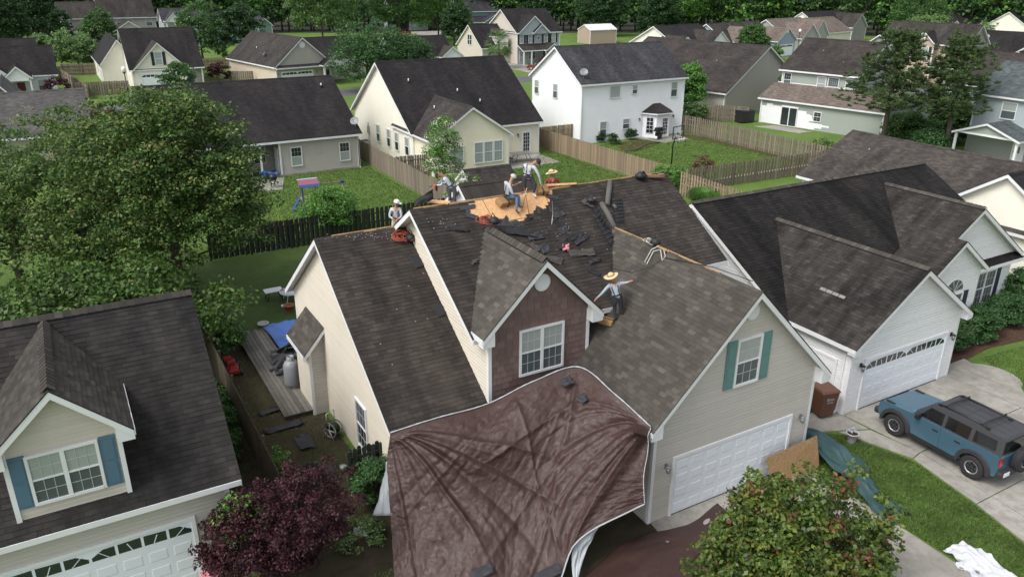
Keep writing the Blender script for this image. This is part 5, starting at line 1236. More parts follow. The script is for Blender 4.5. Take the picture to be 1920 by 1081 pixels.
tree('flowering_shrub', 'loose white flowering shrub by the white garden shed', 23.8, 46.9, 1.5, (1.4, 1.1, 1.3), 60, 80, .11, ('pale', 'bloom'), .4, .0, .05, 31, 'shrub', flower=.5)
tree('small_tree', 'round green tree in front of the dark rear fence', 14.0, 46.9, 1.7, (1.95, 1.7, 1.6), 110, 100, .13, ('bright', 'pale'), .55, .15, .07, 32)
tree('shrub', 'small reddish shrub at the foot of the swing set', 10.9, 47.0, .9, (1.1, .6, .6), 30, 60, .12, ('red', 'maple'), .35, .2, .04, 33, 'shrub')
tree('shade_tree', 'bright green tree at the right corner of the white two storey house', 63.0, 69.5, 3.3, (2.4, 2.3, 2.6), 150, 90, .24, ('bright', 'bright'), .8, 0, .16, 34)
tree('small_tree', 'round olive green tree in front of the stained brown roof', 76.6, 66.0, 2.3, (2.6, 2.2, 2.3), 140, 90, .24, ('oak', 'pale'), .8, .25, .15, 35)
tree('tall_shrub', 'tall feathery shrub in the fence corner near the bright green tree', 61.5, 66.5, 1.0, (2.4, 1.4, 1.3), 50, 80, .2, ('pale', 'oak'), .55, .2, .05, 36, 'shrub')
tree('shrub', 'yellow green vine heap where the picket fence meets the main roof ridge', 40.6, 46.2, .9, (1.3, 1.5, 1.0), 70, 80, .13, ('bright', 'pale'), .4, .3, .04, 37, 'shrub')
tree('shrub', 'low bright green bush right of the man in the red shirt', 30.6, 44.5, .6, (1.35, .9, .7), 50, 90, .11, ('bright', 'pale'), .35, .3, .04, 38, 'shrub')
tree('young_tree', 'thin brown leaved tree against the dark weathered fence', 43.5, 45.3, 1.5, (1.2, .9, 1.0), 26, 40, .13, ('red', 'oak'), .4, .2, .04, 39, gaps=.3)
tree('shrub', 'yellow green shrub by the sage house lawn', 59.5, 47.6, .9, (1.5, 1.2, 1.0), 40, 80, .16, ('pale', 'peary'), .45, .4, .04, 40, 'shrub')
for i, (px, py, s, lb) in enumerate([(1124, 266, .55, 'small dark bush left of the white house flower bed'), (1148, 270, .6, 'dark bush in the middle of the white house flower bed'), (1183, 262, .6, 'dark bush in a pot bed near the white house bay door')]):
    p = G(px, py); tree('shrub', lb, p.x, p.y, s*.8, (s, s, s*.9), 26, 60, .13, ('deep', 'oak'), .3, .2, .03, 41+i, 'shrub')
tree('hedge_bush', 'large clipped yellow green hedge by the far street', 121, 112, 1.3, (3.6, 2.2, 1.7), 80, 80, .28, ('bright', 'peary'), .7, .25, .05, 45, 'shrub')
tree('hedge_bush', 'dark hedge with yellow flowers beside the tan two storey house', 122.2, 69.6, 1.0, (3.4, 2.2, 1.7), 80, 80, .28, ('deep', 'peary'), .7, .12, .05, 46, 'shrub')
tree('plum_tree', 'dark red shrub beside the white house with the red door', 1.6, 118.5, 1.2, (1.7, 1.4, 1.3), 40, 70, .22, ('plum', 'plum'), .5, 0, .06, 47)
tree('plum_tree', 'dark red shrub right of the ivory house porch', 22.2, 124.4, 1.6, (1.5, 1.3, 1.7), 40, 70, .22, ('plum', 'plum'), .5, 0, .06, 48)
tree('plum_tree', 'dark red shrub in front of the porch with the red front door', 79.5, 125.2, .9, (1.7, .9, 1.0), 40, 60, .2, ('red', 'plum'), .4, 0, .06, 49)
tree('small_tree', 'small green tree in front of the ivory house garage', 14.3, 106.0, 3.4, (2.3, 2.0, 2.0), 60, 70, .24, ('oak', 'maple'), .6, 0, .1, 50)
tree('shrub', 'patch of low red brown shrubs beside the grey shingle roof', 5.5, 99, .6, (3.2, 1.6, .9), 50, 60, .22, ('red', 'pale'), .5, .5, .04, 51, 'shrub')
tree('shrub', 'weedy green bush against the mossy old fence near the maple boughs', 4.6, 33.2, .8, (1.1, 1.3, .8), 60, 70, .12, ('oak', 'bright'), .35, .2, .04, 52, 'shrub')
tree('shrub', 'light green weed clump halfway along the mossy old fence', 4.45, 23.2, .35, (.35, .6, .4), 24, 50, .08, ('bright', 'pale'), .2, .2, .02, 53, 'shrub')
tree('shrub', 'dark ivy mass between the lower left house and the mossy old fence', 3.35, 27.5, .5, (.55, 3.0, .7), 90, 70, .11, ('oak', 'deep'), .3, .1, .03, 54, 'shrub')
tree('shrub', 'brown and green weeds at the foot of the entry tarp', 5.6, 18.6, .25, (.9, .9, .35), 40, 50, .07, ('pale', 'red'), .2, .3, .02, 55, 'shrub')
# ---- middle distance trees, one by one
MID = [('round light green tree between the left fences', 5.4, 150, 3.2, (4.0, 4, 3.4), 'pale', .34), ('round light green shrub tree left of the first one', .8, 158, 3.0, (3.2, 3, 3.0), 'pale', .34), ('dark green palm like tree left of the ivory house', 10.2, 165, 4.8, (3.4, 3.4, 4.2), 'oak', .34),
 ('slim dark tree below the ivory gable end at the top left', 4.2, 178, 4.0, (2.2, 2.2, 4.2), 'deep', .34), ('very dark tall tree at the left edge', -6, 175, 8, (7, 6, 8.5), 'deep', .42), ('dark tree behind the left edge roofs', 0, 196, 7, (6, 6, 8), 'deep', .42),
 ('pair of dark trees behind the ivory house, left one', 26, 158, 5.2, (4.8, 4.4, 5.4), 'oak', .36), ('pair of dark trees behind the ivory house, right one', 33.5, 160, 5.4, (5.0, 4.4, 5.6), 'deep', .36),
 ('broad pale tree with bare twigs behind the greige gabled house', 53, 172, 9.5, (9.0, 7, 9.5), 'pale', .42), ('tall green tree in the centre top', 72, 176, 9.5, (7.5, 6.5, 9.5), 'oak', .40), ('tall light green tree right of the centre top', 85, 183, 10, (7.5, 6.5, 10.5), 'bright', .42),
 ('big rounded dark tree left of the pale yellow house', 38.6, 106.5, 4.2, (4.8, 4.2, 4.5), 'hedge', .28), ('rounded dark tree joined to its left neighbour behind the pale yellow house', 43.2, 108, 4.3, (4.6, 4.2, 4.5), 'hedge', .28), ('lower rounded dark tree behind the pale yellow house gable', 47.6, 111, 3.6, (3.6, 3.2, 3.6), 'hedge', .28),
 ('small tree in front of the light blue house', 117.5, 112, 3.4, (3.3, 3.0, 3.4), 'oak', .34), ('olive tree before the far row of tan gables', 148, 96, 4.0, (5.0, 4.2, 4.6), 'pale', .36), ('light green tree left of the far row', 182, 176, 9, (8.5, 7, 8.5), 'bright', .45), ('second light green tree left of the far row', 196, 168, 8, (7.5, 6, 7.5), 'oak', .45),
 ('round green tree left of the plain dark roof', 176, 118, 5.0, (7.0, 6, 5.5), 'oak', .42), ('olive tree in front of the plain dark roof', 176, 104, 2.5, (3.5, 3, 3.2), 'pale', .36), ('green tree by the white parked car at the top centre', 90, 182, 4.2, (4.0, 3.6, 4.0), 'pale', .36), ('dark tree beside the olive two storey house', 82, 168, 4.5, (3.6, 3.4, 5.0), 'deep', .36),
 ('green tree at the wood edge behind the tan shed', 128, 176, 6.5, (7, 6, 6.5), 'deep', .42), ('bright tree at the wood edge behind the ivory twin gable house', 152, 172, 8.5, (8, 7, 8.5), 'bright', .45), ('dark tree at the wood edge right of the tan shed', 140, 168, 5.5, (6, 5, 6.0), 'deep', .42), ('leafy tree at the top right corner', 236, 96, 6, (8, 7, 7), 'bright', .45),
 ('dark shrubby tree under the pine pair', 71.5, 47.5, 1.6, (2.6, 2.6, 1.9), 'oak', .22), ('low green shrub left of the blue house porch', 69.0, 43.2, 1.2, (1.7, 1.6, 1.4), 'hedge', .2), ('brownish bush right of the pine pair', 77, 46.5, 2.0, (2.6, 2.4, 2.2), 'oak', .22)]
for i, (lb, x, y, c, R, k, ls) in enumerate(MID):
    big = R[0] > 5
    tree('tree', lb+('' if 'tree' in lb or 'bush' in lb or 'shrub' in lb else ' tree'), x, y, c, R, 300 if big else 190, 70, ls*.92, (k, 'pale'), max(.6, R[0]*.21), .10 if k in ('pale', 'bright', 'oak') else .03, .2, 60+i, gaps=.22, limbs=10, lobes=9, bottom=-.7)
# fan palm
def palm(label, x, y, h_, n, fl, seed):
    rg = np.random.default_rng(seed); r = root('palm_tree', label, 'palm', (x, y, 0)); mb = MB()
    mb.tube([(0, 0, 0), (.05, 0, h_*.5), (0, 0, h_)], [.24, .18, .2], 8); mb.build('trunk', MT['bark'], r)
    q = MB()
    for i in range(n):
        a = rg.uniform(0, 2*pi); el = rg.uniform(-.9, 1.2); d = Vector((cos(a)*cos(el), sin(a)*cos(el), sin(el))); s = Vector((0, 0, h_)); m = s+d*fl*.55; side = d.cross(Vector((0, 0, 1))).normalized()
        q.tube([s, m], .02, 3)
        for k in range(-6, 7):
            b = k/6*1.15; dd = (d*cos(b)+side*sin(b)); e = m+dd*fl*.6+Vector((0, 0, -abs(k)*.03-fl*.16)); w = side.cross(dd)*.0+dd.cross(Vector((0, 0, 1))).normalized()*.05
            q.poly([m, m.lerp(e, .5)-w+Vector((0, 0, .06)), e, m.lerp(e, .5)+w+Vector((0, 0, .06))])
    q.build('crown', LM['pale'], r)
palm('fan palm in front of the tan garage wing', 68.8, 123.8, 4.2, 60, 2.6, 5); palm('low palm clump at the wood edge left of the ivory twin gable house', 117, 140, 2.2, 50, 3.4, 6)
# ornamental grass
rg = np.random.default_rng(9); n = 2600; a = rg.uniform(0, 2*pi, n); l = rg.uniform(.6, 1.25, n); o_ = rg.uniform(0, .35, n); V = np.zeros((n, 4, 3))
bx, by = o_*np.cos(a), o_*np.sin(a); ex, ey = bx+np.cos(a)*l*.75, by+np.sin(a)*l*.75; mx, my = bx+np.cos(a)*l*.4, by+np.sin(a)*l*.4; wx, wy = -np.sin(a)*.016, np.cos(a)*.016
V[:, 0] = np.c_[bx, by, 0*a]; V[:, 1] = np.c_[mx+wx, my+wy, l*.85]; V[:, 2] = np.c_[ex, ey, l*.55]; V[:, 3] = np.c_[mx-wx, my-wy, l*.85]
r = root('ornamental_grass', 'arching clump of ornamental grass behind the main roof corner', 'ornamental grass', (39.3, 40.6, 0)); link('leaves', quads_mesh('leaves', V*1.25, None, [LM['bright']]), r)
# pines with layered needle tufts
def pine(label, x, y, hh, R, n, seed, lean=(0, 0), name='pine_tree', z0=.35):
    rg = np.random.default_rng(seed); r = root(name, label, 'pine tree', (x, y, 0)); cl = []; ends = []
    for i in range(n):
        f = rg.uniform(z0, 1.0); rad = R*(1-((f-z0)/(1-z0))**1.6*.75)*rg.uniform(.25, 1.0); a = rg.uniform(0, 2*pi); z = hh*f
        e = (rad*cos(a)+lean[0]*f, rad*sin(a)+lean[1]*f, z+rad*.18); ends.append(e)
        for k in range(4): cl.append((e[0]+rg.normal()*.4, e[1]+rg.normal()*.4, e[2]+rg.normal()*.22, rg.uniform(.30, .55)))
    cl = np.array(cl); per = 34; N = len(cl)*per; c = np.repeat(cl[:, :3], per, 0); d = rg.normal(size=(N, 3)); d[:, 2] = np.abs(d[:, 2])*.8; d /= np.linalg.norm(d, axis=1)[:, None]; L = np.repeat(cl[:, 3], per)[:, None]*rg.uniform(.6, 1.1, (N, 1))
    sd_ = np.cross(d, rg.normal(size=(N, 3))); sd_ /= np.linalg.norm(sd_, axis=1)[:, None]; V = np.zeros((N, 4, 3)); V[:, 0] = c; V[:, 1] = c+d*L*.5+sd_*.030; V[:, 2] = c+d*L; V[:, 3] = c+d*L*.5-sd_*.030
    mb = MB(); mb.tube([(0, 0, -.05), (lean[0]*.3, lean[1]*.3, hh*.35), (lean[0]*.7, lean[1]*.7, hh*.7), (lean[0], lean[1], hh*.98)], [.26, .2, .13, .03], 8)
    for e in ends[::2]:
        f = max(.2, e[2]/hh-.06); mb.tube([(lean[0]*f, lean[1]*f, hh*f), e], [.05, .015], 4)
    mb.build('trunk', MT['bark'], r); link('crown', quads_mesh('crown', V, None, [LM['pine']]), r)
pine('left pine of the pair in front of the sage two storey house', 66.5, 46.3, 10.6, 4.3, 210, 1); pine('right pine of the pair near the pale blue house', 69.8, 42.2, 10.4, 4.0, 190, 2, (.3, .2))
for i, (x, y, lb) in enumerate([(31, 170, 'left tall bare trunk at the top left'), (37, 172, 'right tall bare trunk at the top left')]): pine(lb, x, y, 24, 3.5, 60, 10+i, z0=.7)
# ---- the wood behind: one mass of trunks and crowns
rg = np.random.default_rng(77); CL = []; FM = []; tm = MB()
def wood_pts():
    out = []
    for i in range(150):
        f = i/149; px = -250+2450*f
        for row in range(3):
            dist = 236+row*22
            pxx = px+rg.normal()*18; d = ray(pxx, 30); a = atan2(d.x, d.y)
            R_ = dist*(1.0 if f < .62 else 1.0+(f-.62)*.25); out.append((R_*sin(a), R_*cos(a), row))
    return out
for (x, y, row) in wood_pts():
    hh = rg.uniform(13, 21); R = rg.uniform(4.2, 6.8); k = rg.choice(4, p=[.24, .34, .24, .18])
    tm.tube([(x, y, 0), (x, y, hh*.8)], [.28, .12], 5)
    n = 14 if row == 0 else 9; c = blob_clumps(rg, n*4, (x, y, hh*.50), (R, R, hh*.52), R*.27, .2, 6, -.98, .25); CL.append(c); FM.append(np.full(len(c), k))
CL = np.concatenate(CL); FM = np.concatenate(FM); per = 12
V, t = foliage(CL, per, .95, rg, up=.4); V = V.reshape(-1, 4, 3)
o = link('forest_foliage', quads_mesh('forest_foliage', V, np.repeat(FM, per), [LM['deep'], LM['oak'], LM['bright'], LM['hedge']])); setp(o, 'dense dark wood of mixed trees closing the horizon', None, None, 'stuff')
o = tm.build('forest_trunks', MT['bark']); setp(o, kind='stuff')
sheet('forest_floor', [(-250, 222), (60, 222), (150, 178), (215, 125), (262, 60), (700, 60), (700, 700), (-250, 700)], MT['leaflitter'] if 'leaflitter' in MT else MT['dirt'], .015)
# ================================================================ the big brown tarp over the entry
def interp_grid(C, nu, nv):
    """Catmull-Rom patch through a rows x cols grid of points"""
    C = np.array([[list(p) for p in r] for r in C], float)
    def cr(P, n):
        m = len(P); out = []
        Q = np.concatenate([[2*P[0]-P[1]], P, [2*P[-1]-P[-2]]])
        for i in range(n+1):
            t = i/n*(m-1); k = min(int(t), m-2); f = t-k; a, b, c, d = Q[k], Q[k+1], Q[k+2], Q[k+3]
            out.append(.5*((2*b)+(-a+c)*f+(2*a-5*b+4*c-d)*f*f+(-a+3*b-3*c+d)*f**3))
        return np.array(out)
    rows = cr(C, nv); return np.array([cr(r, nu) for r in rows])
TP = [[(731, 812, 3.16), (820, 785, 3.30), (915, 759, 3.36), (1000, 717, 3.95), (1085, 690, 4.25), (1155, 742, 4.05), (1221, 801, 3.62)],
      [(727, 862, 2.45), (815, 850, 2.70), (905, 832, 2.85), (990, 800, 3.15), (1068, 785, 3.30), (1145, 805, 3.35), (1215, 845, 3.0)],
      [(731, 935, 1.60), (808, 930, 1.75), (890, 915, 1.85), (972, 895, 2.0), (1045, 875, 2.25), (1125, 878, 2.55), (1207, 890, 2.5)],
      [(735, 1005, .80), (800, 1005, .95), (885, 1000, 1.05), (963, 990, 1.05), (1035, 965, 1.40), (1110, 940, 1.85), (1207, 925, 2.05)],
      [(740, 1100, .03), (800, 1108, .03), (880, 1115, .03), (960, 1112, .03), (1040, 1100, .10), (1088, 1010, 1.10), (1208, 944, 1.80)]]
NU, NV = 300, 220
GR = interp_grid([[tuple(G(*p)) for p in r] for r in TP], NU, NV)
uu, vv = np.meshgrid(np.linspace(0, 1, NU+1), np.linspace(0, 1, NV+1))
def fold(cu, cv, target, spread, freq, amp, ph=0, k=.5):
    """folds fanning out of a pinned corner (cu,cv) towards target angle"""
    dx, dy = uu-cu, (vv-cv)*.9; r = np.sqrt(dx*dx+dy*dy)+1e-6; th = np.arctan2(dy, dx)-target
    w = np.exp(-(th/spread)**2); return amp*w*np.cos(th*freq+ph+.8*np.sin(th*freq*.37))*np.clip(r*5, 0, 1)*np.clip(1.35-r, 0, 1)**k
disp = fold(-.02, -.03, .95, .30, 40, .03)+fold(1.02, -.03, pi-1.15, .25, 44, .035, 1)
def creases(cu, cv, a0, a1, n, amp, w0, w1, seed, r0=.02, r1=1.1):
    """sharp tension creases running out of a pinned point, each of constant width"""
    rg = np.random.default_rng(seed); dx, dy = uu-cu, (vv-cv)*.9; r = np.sqrt(dx*dx+dy*dy)+1e-6; th = np.arctan2(dy, dx); D = 0
    for k in range(n):
        t = rg.uniform(a0, a1); w = rg.uniform(w0, w1); L = rg.uniform(.45, 1.)*r1; A = amp*rg.uniform(.35, 1.)*rg.choice((1, 1, -1)); bend = rg.normal()*.06
        d = (th-t-bend*r)*r; D = D+A*np.exp(-np.abs(d/w)**1.35)*np.clip((r-r0)*14, 0, 1)*np.clip((L-r)*4, 0, 1)
    return D
disp += creases(0, 0, .62, 1.18, 17, .085, .008, .020, 5)+creases(0, 0, 1.2, 1.5, 7, .06, .008, .018, 6)+creases(1, 0, pi-1.38, pi-.78, 20, .115, .008, .022, 7)+creases(1, .0, pi-.75, pi-.3, 6, .045, .008, .016, 8)+creases(.42, 0, 1.2, 2.3, 6, .05, .008, .02, 9)+creases(.66, 0, 1.3, 2.0, 6, .05, .01, .02, 10)
disp += -.22*np.exp(-((uu-.60)/.12)**2)*np.clip(vv*1.5, 0, 1)*np.clip(1-vv*.6, 0, 1)
disp += .05*np.sin(uu*23+vv*5+1.5*np.sin(vv*9))*np.clip(vv*1.2, 0, 1)*np.exp(-((uu-.15)/.3)**2)
def vnoise(sx, sy, seed):
    rg = np.random.default_rng(seed); A = rg.normal(size=(sy+2, sx+2)); x = uu*sx; y = vv*sy; i = x.astype(int); j = y.astype(int); fx = x-i; fy = y-j; fx = fx*fx*(3-2*fx); fy = fy*fy*(3-2*fy)
    return (A[j, i]*(1-fx)+A[j, i+1]*fx)*(1-fy)+(A[j+1, i]*(1-fx)+A[j+1, i+1]*fx)*fy
disp += .010*vnoise(14, 10, 1)+.009*vnoise(40, 30, 2)+.005*vnoise(95, 70, 3)+.013*np.abs(vnoise(18, 9, 5))+.008*np.abs(vnoise(44, 24, 6))
edge = np.minimum(1, vv*12); disp *= edge
du = np.gradient(GR, axis=1); dv = np.gradient(GR, axis=0); nn = np.cross(dv, du); nn /= np.linalg.norm(nn, axis=2)[:, :, None]+1e-9
if nn[..., 1].mean() > 0: nn = -nn
GR2 = GR+nn*disp[:, :, None]+nn*.03; GR2[:, :, 2] = np.maximum(GR2[:, :, 2], .03)
def grid_mesh(name, A, mats, parent=None, solid=.012):
    h_, w_ = A.shape[:2]; me = bpy.data.meshes.new(name)
    f = [(j*w_+i, j*w_+i+1, (j+1)*w_+i+1, (j+1)*w_+i) for j in range(h_-1) for i in range(w_-1)]
    me.from_pydata(A.reshape(-1, 3).tolist(), [], f); me.polygons.foreach_set('use_smooth', [True]*len(f))
    for m in mats: me.materials.append(m)
    o = bpy.data.objects.new(name, me); COL.objects.link(o)
    if parent is not None: o.parent = parent
    if solid:
        s = o.modifiers.new('thickness', 'SOLIDIFY'); s.thickness = solid; s.offset = 0
        if len(mats) > 1: s.material_offset = 1; s.material_offset_rim = 1
    return o
# face winding: make the outer (first) side brown
o = grid_mesh('tarp', GR2, [MT['tarp'], MT['silver']]); setp(o, 'large brown tarp draped over the entry roof down to the ground', 'tarp')
n0 = o.data.polygons[len(o.data.polygons)//2].normal
if n0.y > 0: o.data.flip_normals()
q = MB(); q.tube([tuple(GR2[0, i]+np.array([0, 0, .03])) for i in range(0, NU+1, 2)], [.016+.010*abs(sin(i*.37)*cos(i*.11)) for i in range(0, NU+1, 2)], 6); q.tube([tuple(GR2[j, NU]) for j in range(0, NV+1, 3)], .015, 6); q.tube([tuple(GR2[NV, i]+np.array([0, 0, .01])) for i in range(int(NU*.68), NU+1, 2)], .024, 6); q.build('silver_hem', MT['silver'], o)
def flap(name, pts, m, parent=None, n=24, amp=.03, seed=1, label=None, cat=None, solid=.01, kind=None, sub=None):
    """four-cornered crumpled sheet: pts = 2x2 .. grid of 3D points"""
    global uu, vv
    A = interp_grid(pts, n, n); uu, vv = np.meshgrid(np.linspace(0, 1, n+1), np.linspace(0, 1, n+1))
    d = amp*(vnoise(4, 4, seed)+.5*vnoise(11, 11, seed+1)+.7*np.abs(vnoise(7, 3, seed+2)))
    a = np.gradient(A, axis=1); b = np.gradient(A, axis=0); c = np.cross(a, b); c /= np.linalg.norm(c, axis=2)[:, :, None]+1e-9
    if c[..., 2].mean() < 0: c = -c
    A = A+c*d[:, :, None]; o = grid_mesh(name, A, [m] if not isinstance(m, list) else m, parent, solid); return setp(o, label, cat, None, kind)
flap('tarp_underside_flap', [[G(726, 862, 2.35), G(731, 868, 2.3)], [G(716, 910, 1.4), G(734, 912, 1.75)], [G(703, 966, .75), G(738, 965, 1.25)]], MT['silver'], o, 16, .03, 4)
flap('tarp_underside_flap', [[G(1087, 1012, 1.08), G(1122, 985, 1.3)], [G(1072, 1040, .7), G(1100, 1030, .75)], [G(1076, 1100, .05), G(1079, 1100, .05)]], MT['silver'], o, 16, .03, 5)
flap('ground_tarp', [[G(1085, 1090, .06), G(1180, 1012, .06), G(1290, 982, .06), G(1345, 942, .06)], [G(1100, 1180, .06), G(1260, 1060, .06), G(1345, 1040, .06), G(1400, 990, .06)], [G(1150, 1300, .06), G(1300, 1220, .06), G(1420, 1150, .06), G(1480, 1060, .06)]], MT['tarp'], None, 70, .035, 7, 'brown tarp spread flat on the drive before the garage', 'tarp')
for (px, py, z, s, rz, lb) in ((1062, 716, 4.02, .22, .5, 'dark torn shingle strip lying high on the tarp'), (1092, 748, 3.75, .15, 0, 'small round dark shingle scrap lying on the tarp'), (905, 1072, .42, .35, .4, 'dark shingle scrap at the foot of the tarp'), (1030, 1074, .35, .45, -.2, 'torn dark felt piece at the bottom right of the tarp')):
    p = G(px, py, z+.07); flap('shingle_scrap', [[p+Vector((-s, .12, .05)), p+Vector((s, .16, .10))], [p+Vector((-s*.8, -.12, -.05)), p+Vector((s*.9, -.16, 0))]], MT['blacksheet'], None, 8, .02, int(px), lb, 'scrap')

# ================================================================ things on the roof
def wingpt(x, y, h=.0): return Vector((x, y, 7.08-(16.85-x)*ws))+Vector((-ws, 0, 1)).normalized()*h
def on_main(px, py, h=.02): x, y = _plane(px, py); return deckpt(x, y, h)
def on_low(px, py, h=.02):
    d = ray(px, py); t = (7.25-.67*25.2-CAM_H)/(d.z-.67*d.y); return Vector((d.x*t, d.y*t, CAM_H+d.z*t))+Vector((0, -.67, 1)).normalized()*h
def on_wing(px, py, h=.02):
    d = ray(px, py); t = (7.08-ws*16.85-CAM_H)/(d.z-ws*d.x); return Vector((d.x*t, d.y*t, CAM_H+d.z*t))+Vector((-ws, 0, 1)).normalized()*h
def slab(name, corners, th, m, label, cat, parent=None, up=Vector((0, -.5, .85)), kind=None):
    q = MB(); q.prism(corners, up.normalized()*th); return setp(q.build(name, m, parent), label, cat, None, kind)
BS = MT['blacksheet']
for i, (pts, lb) in enumerate([(((1138, 343), (1148, 343), (1144, 388), (1131, 386)), 'upright grey ridge vent length below the roof peak right side'), (((1122, 385), (1131, 381), (1156, 425), (1147, 432)), 'curved grey ridge vent roll leaning across the ribbed strips'), (((1146, 392), (1152, 382), (1158, 388), (1150, 398)), 'short grey shingle offcut beside the vent roll')]):
    c = [on_main(*p, .05) for p in pts]; a, b = (c[0]+c[1])/2, (c[3]+c[2])/2; q = MB(); q.tube([a, (a+b)/2+Vector((0, 0, .05)), b], .10 if i < 2 else .06, 10); setp(q.build('ridge_vent', MT['sh_strip2'] if 'sh_strip2' in MT else MT['felt']), lb, 'roof vent')
for i, (pts, lb) in enumerate([(((1112, 408), (1122, 404), (1157, 456), (1143, 461)), 'long ribbed black plastic vent strip pointing at the valley'), (((1146, 374), (1165, 374), (1169, 418), (1154, 420)), 'wide ribbed black plastic vent strip near the roof peak'), (((1104, 384), (1110, 380), (1142, 428), (1135, 432)), 'narrow black plastic strip left of the vent roll')]):
    c = [on_main(*p, .02) for p in pts]; r_ = root('vent_strip', lb, 'vent strip', c[0]); q = MB(); q.prism([p-c[0] for p in c], nvec*.03); q.build('strip', MT['felt2'], r_)
    for k in range(7):
        f = (k+.5)/7; a, b = c[0].lerp(c[3], f), c[1].lerp(c[2], f); q = MB(); q.tube([a-c[0]+nvec*.04, b-c[0]+nvec*.04], .022, 5); q.build('rib', MT['felt2'], r_)
SCR = [((1008, 462), (1025, 455), (1035, 470), (1018, 478)), ((1040, 452), (1062, 446), (1066, 462), (1048, 470)), ((1062, 472), (1112, 466), (1118, 480), (1070, 482)), ((1100, 492), (1126, 486), (1128, 490), (1106, 497)), ((1104, 505), (1126, 516), (1124, 520), (1102, 510)),
       ((1020, 480), (1056, 484), (1052, 498), (1030, 492)), ((985, 440), (1010, 436), (1022, 448), (992, 452)), ((930, 424), (985, 430), (1010, 448), (948, 440)), ((875, 492), (905, 482), (912, 486), (884, 498)), ((1035, 402), (1056, 396), (1060, 404), (1040, 412)),
       ((838, 428), (880, 432), (878, 436), (836, 433)), ((1086, 380), (1100, 372), (1116, 378), (1110, 392)), ((1045, 430), (1060, 424), (1068, 432), (1052, 440)), ((1066, 440), (1092, 436), (1090, 448), (1072, 452)), ((1000, 455), (1014, 470), (1006, 474), (990, 460)), ((1075, 455), (1100, 440), (1104, 446), (1080, 462)),
       ((960, 436), (975, 434), (1000, 462), (985, 466)), ((1085, 410), (1105, 402), (1110, 408), (1090, 418)), ((880, 425), (925, 428), (928, 436), (884, 434)), ((1015, 500), (1040, 497), (1042, 504), (1020, 508))]
NM_ = ['left of the pink rag', 'under the pink rag', 'flat grey sheet below the rag', 'small pale offcut in the valley', 'curled offcut near the man with the rope', 'below the pink rag', 'above the dormer ridge cap', 'long dark felt strip above the dormer', 'beside the dormer left valley', 'right of the shovel blade',
       'curled on the left of the dormer peak', 'behind the tool bag', 'beside the nail debris', 'between the rag and the vent strip', 'by the dormer gable peak', 'striped run of tabs above the flat sheet', 'leaning on the dormer ridge', 'under the upright bar', 'strip left of the rope coil', 'lowest one by the dormer gable']
for i, (s4, nm) in enumerate(zip(SCR[:16], NM_)):
    c = [on_main(*p, .03+.008*(i % 4)) for p in s4]; flap('loose_shingle', [[c[0], c[1]], [c[3], c[2]]], [BS, MT['felt'], MT['sh_strip3']][i % 3], None, 12, .022, i*3, 'loose shingle piece, '+nm, 'shingle scrap', .007)
rr = random.Random(4); mb = MB()
for k in range(70):
    px, py = rr.choice([(rr.gauss(1040, 30), rr.gauss(425, 14)), (rr.gauss(1070, 30), rr.gauss(450, 16)), (rr.uniform(790, 860), rr.uniform(400, 432))]); c = on_main(px, py, .035); mb.obox(c, (rr.uniform(.012, .035), rr.uniform(.012, .03), .01), rr.uniform(0, 3), rr.choice((0, 0, 1)), rr.uniform(-.5, .5))
setp(mb.build('roof_debris', [MT['debris_l'], MT['felt2']]), kind='stuff')
mb = MB()
for k in range(34): c = on_low(rr.uniform(606, 740), rr.gauss(444, 3), .03); mb.obox(c, (.03, .02, .01), rr.uniform(0, 3))
for k in range(8): c = on_low(rr.uniform(640, 860), rr.uniform(470, 720), .03); mb.obox(c, (.03, .03, .01), rr.uniform(0, 3))
setp(mb.build('roof_debris', [MT['debris_l']]), kind='stuff')
for (px, py, w, lb) in ((783, 490, .28, 'dark shingle patch under the side wall of the upper storey'), (823, 581, .2, 'small dark torn patch beside the cream wall')):  # thin dark sheets laid on the lower left roof
    c = on_low(px, py, .025); flap('patch', [[c+Vector((-w, .2, .12)), c+Vector((w, .16, .10))], [c+Vector((-w*.6, -.25, -.16)), c+Vector((w, -.2, -.13))]], MT['felt'], None, 8, .008, px, lb, 'scrap')
def rope(name, label, pts, r, m, cat='rope', parent=None):
    q = MB(); q.tube(pts, r, 6); return setp(q.build(name, m, parent), label, cat)
def coil(label, c, n, R, m, seed, bag=True, nrm=nvec):
    rg = np.random.default_rng(seed); r_ = root('rope_coil', label, 'rope coil', c); q = MB()
    for k in range(n):
        a0 = rg.uniform(0, 6.28); rx, ry = R*rg.uniform(.5, 1.1), R*rg.uniform(.3, .8); off = Vector((rg.normal()*R*.3, rg.normal()*R*.25, 0)); pts = []
        for j in range(11):
            a = a0+j/10*5.6; pts.append(off+Vector((rx*cos(a), ry*sin(a), .05+.05*k/n+.03*sin(a*2+k)+ry*sin(a)*.55)))
        q.tube(pts, .012, 5)
    q.build('rope', m, r_)
    if bag:
        q = MB(); q.lathe([(.0, -.02), (.16, .0), (.19, .08), (.14, .18), (.05, .22)], (R*.6, -R*.6, -R*.15), 10); q.tube([(R*.2, -R*.3, .1), (R*.6, -R*.2, .3), (R*.9, -R*.5, .12)], .02, 5); q.build('harness', MT['felt2'], r_)
        q = MB(); q.lathe([(.03, 0), (.035, .06), (.0, .07)], (R*.35, -R*.95, -.02), 8); q.build('buckle', MT['debris_l'], r_)
coil('orange rope coil with a black harness on the lower left roof', on_low(757, 448, .06), 14, .32, MT['orope'], 1)
coil('orange rope bundle on the dormer ridge end', Vector((12.0, 22.35, 7.85)), 9, .26, MT['orope'], 2)
coil('white rope loops and black bag on the garage wing ridge', on_wing(1222, 458, .08), 3, .2, MT['wrope'], 3)
